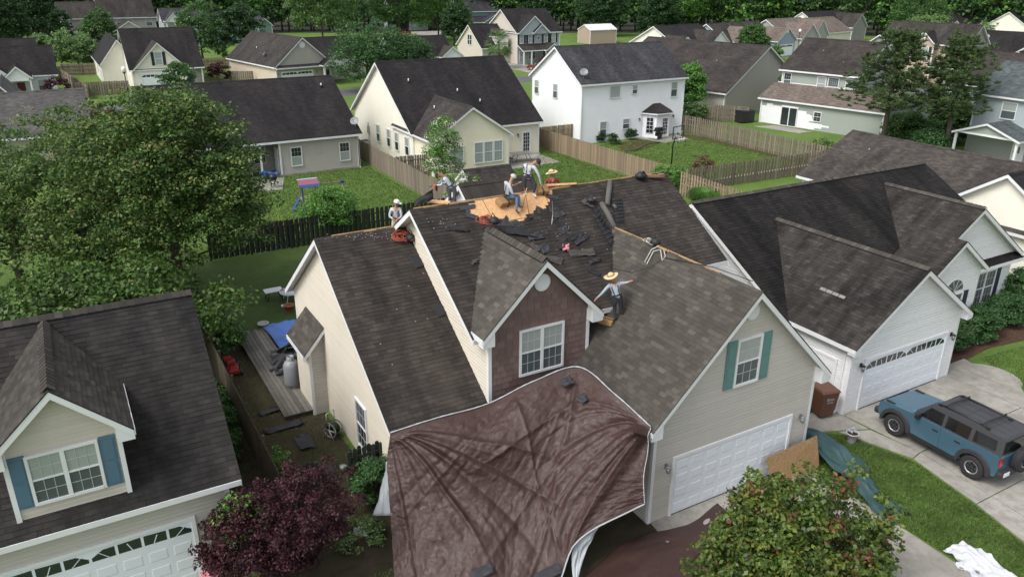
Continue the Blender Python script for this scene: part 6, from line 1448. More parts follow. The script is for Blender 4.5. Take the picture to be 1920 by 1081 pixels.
c = on_wing(1235, 478, .04); rope('rope', 'pale rope loop hanging from the wing ridge', [on_wing(1238, 462, .05), on_wing(1224, 470, .08), on_wing(1210, 492, .04), on_wing(1214, 496, .04), on_wing(1228, 474, .10), on_wing(1240, 470, .06), on_wing(1243, 490, .04), on_wing(1249, 482, .05), on_wing(1246, 470, .05)], .018, MT['wrope'])
rope('safety_rope', 'dark safety rope from the wing ridge to the man in the straw hat', [on_wing(1252, 470, .05), on_wing(1246, 484, .04), on_wing(1220, 504, .10), on_wing(1195, 522, .35), on_wing(1178, 533, .95)], .012, MT['felt2'])
rope('safety_rope', 'dark rope running down the garage wing beside the ridge', [on_wing(1246, 484, .04), on_wing(1290, 492, .03), on_wing(1340, 502, .03), on_wing(1412, 528, .03)], .012, MT['felt2'])
rope('safety_rope', 'grey safety rope lying from the bare boards to the shovel', [on_main(1035, 378, .03), on_main(1036, 400, .03), on_main(1034, 422, .03)], .012, MT['steel'])
# kneeling pads
def pad(label, c, sx, sy, rz, tilt, m='foam'):
    r_ = root('foam_pad', label, 'foam pad', c, rz); q = MB(); q.obox((0, 0, .10), (sx, sy, .20), 0, 0, tilt); o = q.build('cushion', MT[m], r_); b = o.modifiers.new('soft', 'BEVEL'); b.width = .05; b.segments = 3
    q = MB(); q.obox((0, 0, .10), (.05, sy+.02, .215), 0, 0, tilt); q.build('strap', MT['felt2'], r_); return r_
pad('foam kneeling pad under the man sitting on the bare boards', on_main(948, 383, .02), .75, .36, .25, .5); pad('brown foam pad at the hand of the man in black trousers', on_main(1015, 362, .02), .50, .36, -.1, .55)
pad('orange foam pad behind the boots of the man with the rope', on_wing(1136, 607, .02), .30, .62, .35, 0)
rt_b = root('tool_bag', 'black tool bag and brown leather pouch on the right end of the ridge', 'tool bag', deckpt(19.6, 23.55, .03)); q = MB(); q.lathe([(.05, 0), (.2, .03), (.22, .15), (.1, .26)], (-.25, 0, 0), 10); q.tube([(-.45, 0, .1), (-.2, -.1, .3), (.05, 0, .08)], .03, 5); q.build('bag', MT['felt2'], rt_b)
q = MB(); q.obox((.35, -.1, .05), (.5, .16, .08), -.5); q.obox((.62, -.2, .07), (.2, .22, .12), -.3); q.build('pouch', MT['leather'], rt_b)
b2 = root('tool_bag', 'small black bag with silver clip left of the ribbed strips', 'tool bag', on_main(1108, 380, .03)); q = MB(); q.lathe([(.05, 0), (.18, .03), (.2, .12), (.08, .2)], (0, 0, 0), 10); q.build('bag', MT['felt2'], b2); q = MB(); q.obox((.05, -.1, .17), (.1, .06, .03)); q.build('clip', MT['steel'], b2)
rg_ = flap('rag', [[on_main(1053, 462, .06), on_main(1066, 461, .07)], [on_main(1054, 472, .06), on_main(1065, 472, .06)]], MT['pink'], None, 10, .04, 3, 'crumpled pink rag among loose shingles', 'rag')
def pole(name, label, a, b, r, m, blade=None, cat='tool'):
    r_ = root(name, label, cat, a); q = MB(); q.tube([(0, 0, 0), b-a], r, 6); q.build('handle', m, r_)
    if blade: q = MB(); q.obox(b-a, blade, .3, 0, .5); q.build('blade', MT['iron'], r_)
    return r_
pole('shingle_shovel', 'red handled tear off shovel in the hands of the sitting man', on_main(976, 368, .45), on_main(992, 407, .05), .014, MT['redp'], (.22, .22, .015))
pole('pry_bar', 'pale wooden pole upright beside the sitting man', on_main(977, 378, .7), on_main(978, 396, .02), .018, MT['palewood'])
slab('board', [on_main(800, 371, .0)+Vector((0, .2, -.1)), on_main(845, 378, .0), on_main(838, 384, .0), on_main(795, 379, 0)], .03, MT['osb'], 'torn orange board end at the left peak of the ridge', 'board')
flap('felt_flap', [[on_main(775, 378, .02), on_main(808, 366, .30)], [on_main(780, 387, .02), on_main(812, 378, .12)]], MT['felt'], None, 10, .03, 9, 'black felt flap curling up at the left end of the ridge', 'felt flap')
slab('board', [on_main(1020, 348, .05), on_main(1080, 345, .05), on_main(1080, 348, .05), on_main(1020, 352, .05)], .03, MT['osb'], 'narrow bare strip of board along the ridge by the man in the red shirt', 'board')

# ================================================================ people
def person(label, base, J, shirt, pants, hat=None, hair=None, boots=(.05, .03, .02), skin=(.38, .20, .13), sleeves=True, extras=()):
    """J: joints (right, up, away) in metres from the base, seen from the camera; one skinned body"""
    rh = Vector((cos(YAW), -sin(YAW), 0)); fh = Vector((sin(YAW), cos(YAW), 0)); base = Vector(base)
    r = root('person', label, 'person', base); P = {k: rh*v[0]+Vector((0, 0, v[1]))+fh*v[2] for k, v in J.items()}
    names = []; vs = []; rad = []; ed = []; tag = []
    def add(n, p, r_, par, t):
        names.append(n); vs.append(p); rad.append(r_)
        if par is not None: ed.append((names.index(par), len(names)-1)); tag.append(t)
    add('pelvis', P['pelvis'], .135, None, None); add('waist', P['pelvis'].lerp(P['chest'], .5), .12, 'pelvis', 's'); add('chest', P['chest'], .145, 'waist', 's'); add('neck', P['neck'], .055, 'chest', 'k')
    hd = P['head']; add('headb', P['neck'].lerp(hd, .55), .075, 'neck', 'k'); add('head', hd, .098, 'headb', 'k')
    for sd in 'LR':
        sh = P['sh'+sd] if 'sh'+sd in P else P['chest']; add('sh'+sd, sh, .07, 'chest', 's'); add('el'+sd, P['el'+sd], .046, 'sh'+sd, 's'); wr = P['ha'+sd]; el = P['el'+sd]; d = (wr-el).normalized()
        add('wr'+sd, wr-d*.06, .030, 'el'+sd, 's' if sleeves else 'k'); add('pa'+sd, wr+d*.03, .036, 'wr'+sd, 'k'); x = d.cross(Vector((0, 0, 1))); x = x.normalized() if x.length > .1 else Vector((1, 0, 0))
        for k in range(4): add(f'f{k}{sd}', wr+d*(.10-.008*abs(k-1.4))+x*(k-1.5)*.021+Vector((0, 0, -.02)), .009, 'pa'+sd, 'k')
        add('th'+sd, wr+d*.03+x*.06, .011, 'wr'+sd, 'k')
        hp = P['pelvis']+(P['kn'+sd]-P['pelvis']).normalized()*.1+(rh if sd == 'R' else -rh)*.08; add('hip'+sd, hp, .095, 'pelvis', 'p'); add('kn'+sd, P['kn'+sd], .065, 'hip'+sd, 'p'); add('an'+sd, P['ft'+sd]+Vector((0, 0, .09)), .042, 'kn'+sd, 'p')
        td = P['to'+sd] if 'to'+sd in P else P['ft'+sd]+fh*.2; add('he'+sd, P['ft'+sd]+Vector((0, 0, .04)), .045, 'an'+sd, 'b'); add('toe'+sd, td+Vector((0, 0, .03)), .038, 'he'+sd, 'b')
    me = bpy.data.meshes.new('body'); me.from_pydata([tuple(v) for v in vs], ed, []); ob = bpy.data.objects.new('body', me); COL.objects.link(ob)
    md = ob.modifiers.new('skin', 'SKIN'); md.use_smooth_shade = True
    for i, sv in enumerate(me.skin_vertices[0].data): sv.radius = (rad[i], rad[i]*(.8 if names[i] in ('chest', 'waist', 'pelvis') else 1)); sv.use_root = (i == 0)
    ob.modifiers.new('sub', 'SUBSURF').levels = 1
    dg = bpy.context.evaluated_depsgraph_get(); dg.update(); m2 = bpy.data.meshes.new_from_object(ob.evaluated_get(dg)); bpy.data.objects.remove(ob); m2.name = 'body'
    cols = {'s': shirt, 'p': pants, 'k': skin, 'b': boots}; keys = list(cols)
    m2.materials.clear()
    for k in keys: m2.materials.append(cmat(cols[k], k))
    A = np.array([vs[a] for a, b in ed]); B = np.array([vs[b] for a, b in ed]); AB = B-A; L2 = (AB**2).sum(1)+1e-9; idx = []
    for p in m2.polygons:
        c = np.array(p.center); t = np.clip(((c-A)*AB).sum(1)/L2, 0, 1); dd = ((A+AB*t[:, None]-c)**2).sum(1); idx.append(keys.index(tag[int(dd.argmin())]))
    m2.polygons.foreach_set('material_index', idx); m2.polygons.foreach_set('use_smooth', [True]*len(idx))
    body = bpy.data.objects.new('body', m2); COL.objects.link(body); body.parent = r
    up = (hd-P['neck']).normalized(); face = P.get('face', -fh); fv = (face-up*face.dot(up)).normalized(); sv_ = up.cross(fv)
    q = MB()
    def hp_(a, b, c): return hd+sv_*a+fv*b+up*c
    q.poly([hp_(-.015, .093, .0), hp_(.015, .093, .0), hp_(0, .125, -.02)]); q.poly([hp_(-.015, .093, 0), hp_(0, .125, -.02), hp_(0, .095, .035)]); q.poly([hp_(.015, .093, 0), hp_(0, .125, -.02), hp_(0, .095, .035)]); q.build('nose', cmat(skin, 'k'), r)
    for s_ in (-1, 1):
        q = MB(); q.lathe([(0, -.012), (.012, 0), (0, .012)], hp_(.035*s_, .09, .02), 6); q.build('eye', MT['black'], r)
        q = MB(); q.lathe([(0, -.03), (.02, 0), (0, .03)], hp_(.098*s_, 0, 0), 6); q.build('ear', cmat(skin, 'k'), r)
    def dome(name, m, r0, c0, n=12, br=None, front=False):
        q = MB(); rings = []
        for i in range(5):
            a = i/4*pi/2; rings.append([hp_(r0*cos(a)*cos(2*pi*k/n), r0*cos(a)*sin(2*pi*k/n)*1.06, c0+r0*.95*sin(a)) for k in range(n)])
        for i in range(4):
            for k in range(n): q.poly([rings[i][k], rings[i][(k+1) % n], rings[i+1][(k+1) % n], rings[i+1][k]], sm=True)
        if br:
            o_ = [hp_(br*cos(2*pi*k/20), br*sin(2*pi*k/20), c0-.012+.02*cos(4*pi*k/20)) for k in range(20)]; i_ = [hp_(r0*cos(2*pi*k/20), r0*sin(2*pi*k/20)*1.06, c0+.01) for k in range(20)]
            for k in range(20): q.poly([i_[k], i_[(k+1) % 20], o_[(k+1) % 20], o_[k]], sm=True); q.poly([o_[k], o_[(k+1) % 20], o_[(k+1) % 20]-up*.008, o_[k]-up*.008])
        if front:
            q.poly([hp_(-.07, .09, c0+.01), hp_(.07, .09, c0+.01), hp_(.05, .19, c0), hp_(-.05, .19, c0)]); q.poly([hp_(-.07, .09, c0), hp_(.07, .09, c0), hp_(.05, .19, c0-.008), hp_(-.05, .19, c0-.008)])
        q.build(name, m, r)
    if hair is not None: dome('hair', cmat(hair, 'h'), .107, .012)
    if hat == 'straw': dome('straw_hat', MT['straw'], .115, .05, 14, .24); q = MB(); q.tube([hp_(.122*cos(2*pi*k/14), .122*sin(2*pi*k/14)*1.05, .075) for k in range(15)], .013, 5); q.build('hat_band', MT['leather'], r)
    if hat == 'cap': dome('cap', cmat((.80, .78, .76), 'c'), .115, .03, 12, None, True)
    if hat == 'darkcap': dome('cap', cmat((.03, .03, .035), 'c'), .115, .03, 12, None, True)
    # harness belt and straps
    ax = (P['chest']-P['pelvis']).normalized(); c = P['pelvis'].lerp(P['chest'], .22); x = ax.cross(fh).normalized(); y = x.cross(ax)
    q = MB(); q.tube([c+x*.155*cos(2*pi*k/12)+y*.128*sin(2*pi*k/12) for k in range(13)], .022, 5, 0, False)
    for s_ in (-1, 1): q.tube([c+x*.08*s_+y*.125, P['chest']+x*.10*s_+y*.13, P['chest']+ax*.12+x*.09*s_, P['chest']+x*.10*s_-y*.13, c+x*.08*s_-y*.125], .014, 4, 0, False)
    q.build('harness', MT['felt2'], r)
    for nm, prof in extras: nm(r, P, rh, fh)
    return r
CM = {}
def cmat(c, k):
    key = tuple(c)
    if key not in CM: CM[key] = mat('cloth' if k in 'spbc' else 'skin' if k == 'k' else 'hair', c, .85, .18, 6, .25, 25)
    return CM[key]
grey = (.42, .43, .46); blu = (.095, .16, .27)
person('man in a straw hat and grey shirt with arms spread on the garage wing', on_wing(1157, 602, .0), {'pelvis': (-.03, .84, .02), 'chest': (-.13, 1.18, .10), 'neck': (-.20, 1.36, .12), 'head': (-.25, 1.50, .12), 'shL': (-.30, 1.24, .08), 'shR': (.04, 1.28, .12), 'elL': (-.50, 1.02, .0), 'haL': (-.72, .80, -.05), 'elR': (.20, 1.30, .10), 'haR': (.38, 1.36, .12),
    'knL': (-.10, .44, .06), 'knR': (.10, .46, .06), 'ftL': (-.06, .03, .0), 'ftR': (.16, .24, .05), 'toL': (-.10, .0, .16), 'toR': (.12, .22, .22), 'face': (.2, -.3, 1)}, (.36, .40, .47), (.025, .028, .038), 'straw', (.03, .02, .015))
person('man in a grey t-shirt and blue jeans sitting on the bare boards', on_main(948, 381, .16), {'pelvis': (-.02, .12, 0), 'chest': (.06, .50, .02), 'neck': (.15, .70, .0), 'head': (.22, .83, -.02), 'shL': (-.06, .60, .12), 'shR': (.10, .54, -.16), 'elL': (.22, .46, .16), 'haL': (.44, .62, .05), 'elR': (.20, .28, -.24), 'haR': (.46, .26, -.12),
    'knL': (.40, .18, .10), 'knR': (.36, .16, -.14), 'ftL': (.44, -.22, -.12), 'ftR': (.34, -.36, -.28), 'toL': (.54, -.24, -.18), 'toR': (.44, -.40, -.34), 'face': (1, -.3, -.3)}, (.40, .41, .45), blu, None, (.45, .45, .44), (.11, .06, .035), (.42, .23, .16), False)
person('man in a light grey shirt and black trousers bending over a foam pad', on_main(990, 362, .0), {'pelvis': (-.02, .62, .05), 'chest': (.03, .93, .05), 'neck': (.20, 1.08, .03), 'head': (.31, 1.14, .0), 'shL': (-.12, .98, .14), 'shR': (.22, .96, -.08), 'elL': (-.12, .70, .2), 'haL': (.05, .52, .1), 'elR': (.38, .68, -.14), 'haR': (.46, .34, -.1),
    'knL': (-.12, .34, -.02), 'knR': (.26, .30, -.1), 'ftL': (-.10, .0, .0), 'ftR': (.20, -.06, -.1), 'toL': (-.06, -.08, -.16), 'toR': (.30, -.12, -.2), 'face': (1, -.6, 0)}, (.46, .48, .52), (.028, .032, .045), 'darkcap', (.03, .02, .02), (.55, .55, .55))
person('man in a red shirt and straw hat behind the ridge', (16.25, 25.0, 7.40), {'pelvis': (0, .40, 0), 'chest': (0, .72, 0), 'neck': (-.01, .92, .0), 'head': (-.04, 1.04, 0), 'shL': (-.19, .80, 0), 'shR': (.19, .80, 0), 'elL': (-.28, .55, .05), 'haL': (-.20, .38, .2), 'elR': (.30, .55, .05), 'haR': (.24, .36, .2),
    'knL': (-.14, .14, .25), 'knR': (.14, .14, .25), 'ftL': (-.12, -.02, -.05), 'ftR': (.12, -.02, -.05), 'face': (-1, -.1, .3)}, (.27, .035, .035), (.05, .06, .09), 'straw', (.05, .03, .02))
person('man in a grey long sleeve shirt stooping with a drill at the left ridge end', (11.55, 24.25, 7.93), {'pelvis': (.06, .74, 0), 'chest': (-.12, 1.02, 0), 'neck': (-.28, 1.14, -.02), 'head': (-.40, 1.14, -.03), 'shL': (-.22, 1.04, .15), 'shR': (-.18, 1.02, -.14), 'elL': (-.34, .86, .12), 'haL': (-.48, .84, .02), 'elR': (-.28, .84, -.16), 'haR': (-.50, .80, -.06),
    'knL': (-.02, .40, .0), 'knR': (.14, .40, -.02), 'ftL': (-.04, .02, .0), 'ftR': (.18, .02, -.02), 'toL': (-.2, .0, 0), 'toR': (.02, .0, -.06), 'face': (-1, -.6, 0)}, (.44, .47, .53), (.085, .085, .10), None, (.02, .015, .015), (.03, .02, .02), (.24, .11, .07))
c = G(738, 424, 6.55)
person('man in a white cap and grey shirt behind the lower left ridge', (c.x-.1, 26.75, 6.12), {'pelvis': (0, .86, 0), 'chest': (0, 1.18, 0), 'neck': (.02, 1.38, 0), 'head': (.05, 1.51, -.02), 'shL': (-.17, 1.26, .02), 'shR': (.17, 1.26, .02), 'elL': (-.24, 1.0, -.05), 'haL': (-.06, .92, -.2), 'elR': (.22, 1.0, -.1), 'haR': (.08, .92, -.22),
    'knL': (-.12, .45, -.04), 'knR': (.12, .45, -.04), 'ftL': (-.12, .03, .0), 'ftR': (.12, .03, .0), 'toL': (-.12, 0, -.18), 'toR': (.14, 0, -.18), 'face': (1, -.1, -.3)}, (.45, .46, .50), (.50, .46, .38), 'cap', (.03, .02, .02))
q = root('drill', 'orange cordless drill in the hand of the stooping man', 'drill', (11.55-.5*cos(YAW)-.03, 24.25+.5*sin(YAW)-.05, 8.70)); m_ = MB(); m_.obox((0, 0, 0), (.2, .07, .08), .5, 0); m_.build('body', MT['orange'], q); m_ = MB(); m_.obox((.03, 0, -.1), (.06, .05, .14), .5); m_.tube([(-.1, .05, 0), (-.2, .1, -.02)], .015, 5); m_.build('grip', MT['black'], q)

# ================================================================ blue four door off-roader
def suv(loc, rz):
    R_ = root('parked_suv', 'grey blue boxy off roader with a black roof rack parked on the drive', 'car', loc, rz)
    pf = lambda yc, r, n=14, z=.42: [(yc+r*cos(pi*k/n), z+r*sin(pi*k/n)) for k in range(n+1)]
    prof = [(2.16, .50), (2.24, .70), (2.22, 1.02), (2.10, 1.12), (.98, 1.20), (.80, 1.22), (-2.16, 1.24), (-2.24, 1.15), (-2.26, .70), (-2.20, .50)]
    prof += pf(-1.47, .50)[::-1]+[(-.92, .38), (.93, .38)]+pf(1.48, .50)[::-1]
    prof = [p for p in prof]
    q = MB(); q.prism([(-.90, y, z) for y, z in prof], (1.80, 0, 0)); b = q.build('body', MT['suvblue'], R_); m = b.modifiers.new('bevel', 'BEVEL'); m.width = .035; m.segments = 3; m.limit_method = 'ANGLE'; m.angle_limit = radians(35)
    q = MB(); q.hexa([(-.66, 2.12, 1.10), (.66, 2.12, 1.10), (.70, .95, 1.19), (-.70, .95, 1.19), (-.60, 2.06, 1.155), (.60, 2.06, 1.155), (.64, .95, 1.245), (-.64, .95, 1.245)]); h_ = q.build('bonnet', MT['suvblue'], R_); m = h_.modifiers.new('bevel', 'BEVEL'); m.width = .03; m.segments = 3
    for s in (-1, 1):
        q = MB(); q.obox((s*.80, 1.85, 1.15), (.08, .34, .05)); q.build('trail_sight', MT['black'], R_)
    xs = lambda z: .865-(z-1.22)*.20
    q = MB(); z0, z1 = 1.21, 1.80
    C = [(.86, z0), (.36, 1.74), (.24, z1), (-2.10, z1), (-2.19, 1.70), (-2.22, z0)]
    for s in (-1, 1): q.poly([(s*xs(z), y, z) for y, z in C][::s])
    for (y, z), (y2, z2) in zip(C, C[1:]+C[:1]): q.poly([(-xs(z), y, z), (xs(z), y, z), (xs(z2), y2, z2), (-xs(z2), y2, z2)])
    cab = q.build('cabin', MT['suvblack'], R_); m = cab.modifiers.new('weld', 'WELD'); m = cab.modifiers.new('bevel', 'BEVEL'); m.width = .04; m.segments = 2; m.limit_method = 'ANGLE'; m.angle_limit = radians(30)
    def sidewin(pts, nm='side_window'):
        for s in (-1, 1):
            q = MB(); q.prism([(s*(xs(z)+.002), y, z) for y, z in pts], (s*.006, 0, 0)); q.build(nm, MT['suvglass'], R_)
    sidewin([(.66, 1.27), (-.16, 1.27), (-.16, 1.68), (.36, 1.68)]); sidewin([(-.28, 1.27), (-1.12, 1.27), (-1.12, 1.68), (-.28, 1.68)]); sidewin([(-1.26, 1.30), (-2.03, 1.34), (-2.0, 1.68), (-1.26, 1.68)])
    d = Vector((0, -.50, .53)).normalized(); nn_ = Vector((0, .53, .50)).normalized()*.006
    q = MB(); P4 = [Vector((-.74, .80, 1.28)), Vector((.74, .80, 1.28)), Vector((.68, .40, 1.70)), Vector((-.68, .40, 1.70))]; q.prism([p+nn_ for p in P4], nn_); q.build('windscreen', MT['suvglass'], R_)
    q = MB(); q.poly([(-.68, -2.232, 1.30), (.68, -2.232, 1.30), (.64, -2.212, 1.68), (-.64, -2.212, 1.68)]); q.build('rear_window', MT['suvglass'], R_)
    # side seams, handles, doors
    for s in (-1, 1):
        for (y0, y1) in ((.82, -.20), (-.24, -1.02)):
            q = MB(); q.prism([(s*.90, y0, .46), (s*.90, y1, .46), (s*.90, y1, 1.19), (s*.90, y0, 1.19)], (s*.014, 0, 0)); o = q.build('door', MT['suvblue'], R_); m = o.modifiers.new('bevel', 'BEVEL'); m.width = .012; m.segments = 2
            q = MB(); q.obox((s*.93, y1+.18, 1.03), (.03, .20, .035)); q.build('handle', MT['black'], o)
        for yc in (1.48, -1.47):
            q = MB(); o_, i_ = pf(yc, .60, 16), pf(yc, .49, 16)
            for k in range(16):
                a, b2, c_, d_ = o_[k], o_[k+1], i_[k+1], i_[k]; X0, X1, X2 = s*.90, s*.985, s*.975
                q.poly([(X1, *d_), (X1, *c_), (X2, *b2), (X2, *a)]); q.poly([(X2, *a), (X2, *b2), (X0, b2[0]+(b2[0]-yc)*.05, b2[1]+.02), (X0, a[0]+(a[0]-yc)*.05, a[1]+.02)]); q.poly([(X1, *d_), (X1, *c_), (s*.6, *c_), (s*.6, *d_)])
            q.build('wheel_arch', MT['suvtrim'], R_)
        q = MB(); q.obox((s*.89, .0, .40), (.10, 1.9, .10)); q.build('sill_step', MT['black'], R_)
        q = MB(); q.obox((s*1.02, .62, 1.29), (.24, .12, .18)); q.tube([(s*.86, .62, 1.24), (s*.95, .62, 1.25)], .03, 5); o = q.build('mirror', MT['black'], R_); m = o.modifiers.new('bevel', 'BEVEL'); m.width = .03; m.segments = 2
        q = MB(); q.obox((s*.80, -2.265, 1.0), (.15, .03, .30)); q.build('tail_light', MT['taillight'], R_)
        q = MB(); q.lathe([(.10, 0), (.10, .03), (.0, .04)], (s*.62, 2.22, .92), 16, 0, 'y'); q.build('headlight', MT['glass_b'], R_)
        q = MB(); q.tube([(s*.60, .20, 1.86), (s*.60, -.7, 1.885), (s*.60, -1.55, 1.86)], .028, 6)
        for y in (.18, -1.52): q.obox((s*.60, y, 1.83), (.07, .12, .07))
        q.build('roof_rail', MT['black'], R_)
        for yc in (1.48, -1.47): wheel(R_, (s*.82, yc, .42), s)
    for y in (-.02, -1.32): q = MB(); q.tube([(-.66, y, 1.92), (.66, y, 1.92)], .032, 6); q.build('cross_bar', MT['black'], R_)
    for x in (-.35, 0, .35): q = MB(); q.box((x-.006, -2.0, 1.797), (x+.006, .1, 1.804)); q.build('roof_seam', MT['black'], R_)
    for y in (-.62, -1.5): q = MB(); q.box((-.66, y-.006, 1.797), (.66, y+.006, 1.8045)); q.build('roof_seam', MT['black'], R_)
    q = MB(); q.obox((0, 2.30, .62), (1.80, .20, .24)); o = q.build('front_bumper', MT['suvtrim'], R_); m = o.modifiers.new('bevel', 'BEVEL'); m.width = .05; m.segments = 2
    q = MB(); q.obox((0, -2.32, .60), (1.80, .20, .22)); o = q.build('rear_bumper', MT['suvtrim'], R_); m = o.modifiers.new('bevel', 'BEVEL'); m.width = .05; m.segments = 2
    q = MB(); q.obox((-.62, -2.43, .62), (.30, .012, .15)); q.build('number_plate', MT['white'], R_)
    q = MB(); q.obox((0, 2.245, .92), (1.45, .03, .24)); q.build('grille', MT['black'], R_)
    q = MB()
    for k in range(6): q.obox((-.5+.2*k, 2.265, .92), (.05, .02, .18))
    q.build('grille_bar', MT['suvtrim'], R_)
    wheel(R_, (0.05, -2.44, 1.0), -1, True); return R_
def wheel(P_, c, s, back=False):
    ax = 'y' if back else 'x'; sg = -1 if back else s
    q = MB(); R = .41; w = .13
    prof = [(.235, -w), (.33, -w), (R-.03, -w*.95), (R, -w*.7), (R, w*.7), (R-.03, w*.95), (.33, w), (.235, w)]; q.lathe(prof, c, 32, 0, ax, False)
    for k in range(32):
        a = 2*pi*k/32
        for off in (-.07, .07):
            p = Vector((off, (R+.004)*cos(a), (R+.004)*sin(a))) if not back else Vector(((R+.004)*sin(a), off, (R+.004)*cos(a)))
            q.obox(Vector(c)+p, (.09, .05, .02) if not back else (.05, .09, .02), 0, 0, a-pi/2 if not back else 0, 0 if not back else a)
    wh = q.build('spare_wheel' if back else 'wheel', MT['rubber'], P_)
    f = w*.9*sg
    q = MB(); q.lathe([(.245, f*.6), (.242, f*1.02), (.205, f*1.02), (.20, f*.75)], c, 32, 0, ax, False); q.build('rim_ring', MT['alloy'], wh)
    q = MB(); q.lathe([(.205, f*.55), (.0, f*.5)], c, 24, 0, ax, False); q.lathe([(.07, f*.5), (.06, f*.95), (.0, f*.97)], c, 16, 0, ax, False)
    for k in range(6):
        a = 2*pi*k/6
        for da in (-.12, .12):
            p0 = (f*.9, .05*cos(a), .05*sin(a)); p1 = (f*.9, .20*cos(a+da), .20*sin(a+da))
            if back: p0 = (p0[2], p0[0], p0[1]); p1 = (p1[2], p1[0], p1[1])
            q.tube([Vector(c)+Vector(p0), Vector(c)+Vector(p1)], .018, 5)
    q.build('hub', MT['suvtrim'], wh)
MT['suvblue'] = mat('area_blue_car_paint', (.070, .145, .205), .32, .06, 1.5, coat=.6, metal=.25); MT['suvblack'] = mat('dark_grey_hardtop', (.045, .045, .05), .55, .1, 6, .1, 90); MT['suvtrim'] = mat('dark_trim_plastic', (.030, .030, .034), .6, .12)
MT['suvglass'] = glass_mat('tinted_car_glass', (.008, .009, .010), .04); MT['taillight'] = mat('red_tail_light', (.42, .02, .02), .2, .1, coat=.5); MT['alloy'] = mat('machined_alloy', (.62, .62, .64), .3, .05, metal=.7)
suv((25.25, 12.98, .04), radians(-2.0))

def small_car(label, loc, rz, m, coupe=False):
    R_ = root('parked_car', label, 'car', loc, rz); s = .85
    prof = [(2.1, .3), (2.15, .55), (1.9, .72), (.95, .84), (-1.6, .90), (-2.1, .82), (-2.15, .4), (-2.05, .3)]+[(-1.3+.36*cos(a), .3+.36*sin(a)) for a in [pi-pi*k/8 for k in range(9)]]+[(1.3+.36*cos(a), .3+.36*sin(a)) for a in [pi-pi*k/8 for k in range(9)]]
    q = MB(); q.prism([(-s, y, z) for y, z in prof], (2*s, 0, 0)); b = q.build('body', m, R_); md = b.modifiers.new('bevel', 'BEVEL'); md.width = .08; md.segments = 3; md.limit_method = 'ANGLE'
    h_ = 1.25 if coupe else 1.42; C = [(.95, .83), (.2, h_), (-.9, h_), (-1.75, .88)]; q = MB()
    for t in (-1, 1): q.poly([(t*(s-.06-(z-.83)*.35), y, z) for y, z in C])
    q.build('side_glass', MT['suvglass'], R_); q = MB()
    for (y, z), (y2, z2) in zip(C[:-1], C[1:]): w, w2 = s-.06-(z-.83)*.35, s-.06-(z2-.83)*.35; q.poly([(-w, y, z), (w, y, z), (w2, y2, z2), (-w2, y2, z2)], 0 if z == z2 else 1)
    q.build('roof', [m, MT['suvglass']], R_)
    for t in (-1, 1):
        for y in (1.3, -1.3):
            q = MB(); q.lathe([(.2, -.1), (.31, -.1), (.32, 0), (.31, .1), (.2, .1)], (t*.76, y, .32), 16, 0, 'x', False); w_ = q.build('wheel', MT['rubber'], R_); q = MB(); q.lathe([(.2, .09*t), (.0, .10*t)], (t*.76, y, .32), 12, 0, 'x', False); q.build('rim', MT['alloy'], w_)
MT['carred'] = mat('dark_red_car_paint', (.20, .03, .025), .3, .05, coat=.5); MT['carwhite'] = mat('white_car_paint', (.68, .70, .73), .3, .05, coat=.5); MT['carblack'] = mat('black_car_paint', (.02, .02, .025), .3, .05, coat=.5)
small_car('low dark red sports car in front of the grey two storey house', (73.8, 118.6, 0), 1.0, MT['carred'], True); small_car('white car parked beside the far lamp post', (138.5, 117.0, 0), 1.9, MT['carwhite'])
small_car('white car on the drive of the olive and teal house', (93.2, 196, 0), 1.2, MT['carwhite']); small_car('red car half hidden by a tree at the top centre', (84, 203, 0), 1.3, MT['carred']); small_car('white car roof behind the low black roof', (66, 150, 0), 1.4, MT['carwhite'])
small_car('dark car on the street left of the pale blue house', (96, 56.5, 0), .6, MT['carblack'])

# ================================================================ yard things near the camera
def bin_(label, loc, rz, m, lid, mark=False):
    R_ = root('wheeled_bin', label, 'bin', loc, rz); q = MB()
    q.hexa([(-.25, -.27, .08), (.25, -.27, .08), (.25, .24, .08), (-.25, .24, .08), (-.32, -.36, 1.0), (.32, -.36, 1.0), (.32, .36, 1.0), (-.32, .36, 1.0)]); b = q.build('body', m, R_); md = b.modifiers.new('b', 'BEVEL'); md.width = .04; md.segments = 2
    q = MB(); q.hexa([(-.34, -.39, 1.0), (.34, -.39, 1.0), (.34, .40, 1.0), (-.34, .40, 1.0), (-.30, -.34, 1.08), (.30, -.34, 1.08), (.30, .36, 1.10), (-.30, .36, 1.10)]); l = q.build('lid', lid, R_); md = l.modifiers.new('b', 'BEVEL'); md.width = .02; md.segments = 2
    q = MB(); q.tube([(-.28, .42, .96), (.28, .42, .96)], .025, 6); q.build('handle', m, R_)
    for s in (-1, 1): q = MB(); q.lathe([(.0, -.03), (.13, -.03), (.13, .03), (0, .03)], (s*.27, .28, .13), 14, 0, 'x'); q.build('wheel', MT['rubber'], R_)
    if mark:
        q = MB(); y = lambda z: -.27-.09*(z-.08)/.92-.006
        def bar(x0, x1, z0, z1): q.poly([(x0, y(z0), z0), (x1, y(z0), z0), (x1, y(z1), z1), (x0, y(z1), z1)])
        # pale stencilled block: one short word over a dotted line
        for x0, x1, z0, z1 in ((-.12, -.10, .72, .82), (-.10, -.06, .80, .82), (-.10, -.06, .76, .78), (-.10, -.06, .72, .74), (-.03, -.01, .72, .80), (.01, .05, .78, .80), (.01, .03, .72, .80), (.05, .065, .72, .80), (.08, .12, .78, .80), (.08, .095, .72, .80), (.11, .125, .72, .80)): bar(x0, x1, z0, z1)
        for k in range(7): bar(-.12+k*.036, -.098+k*.036, .655, .675)
        bar(-.12, .12, .62, .635); q.build('stencil', MT['debris_l'], R_)
    return R_
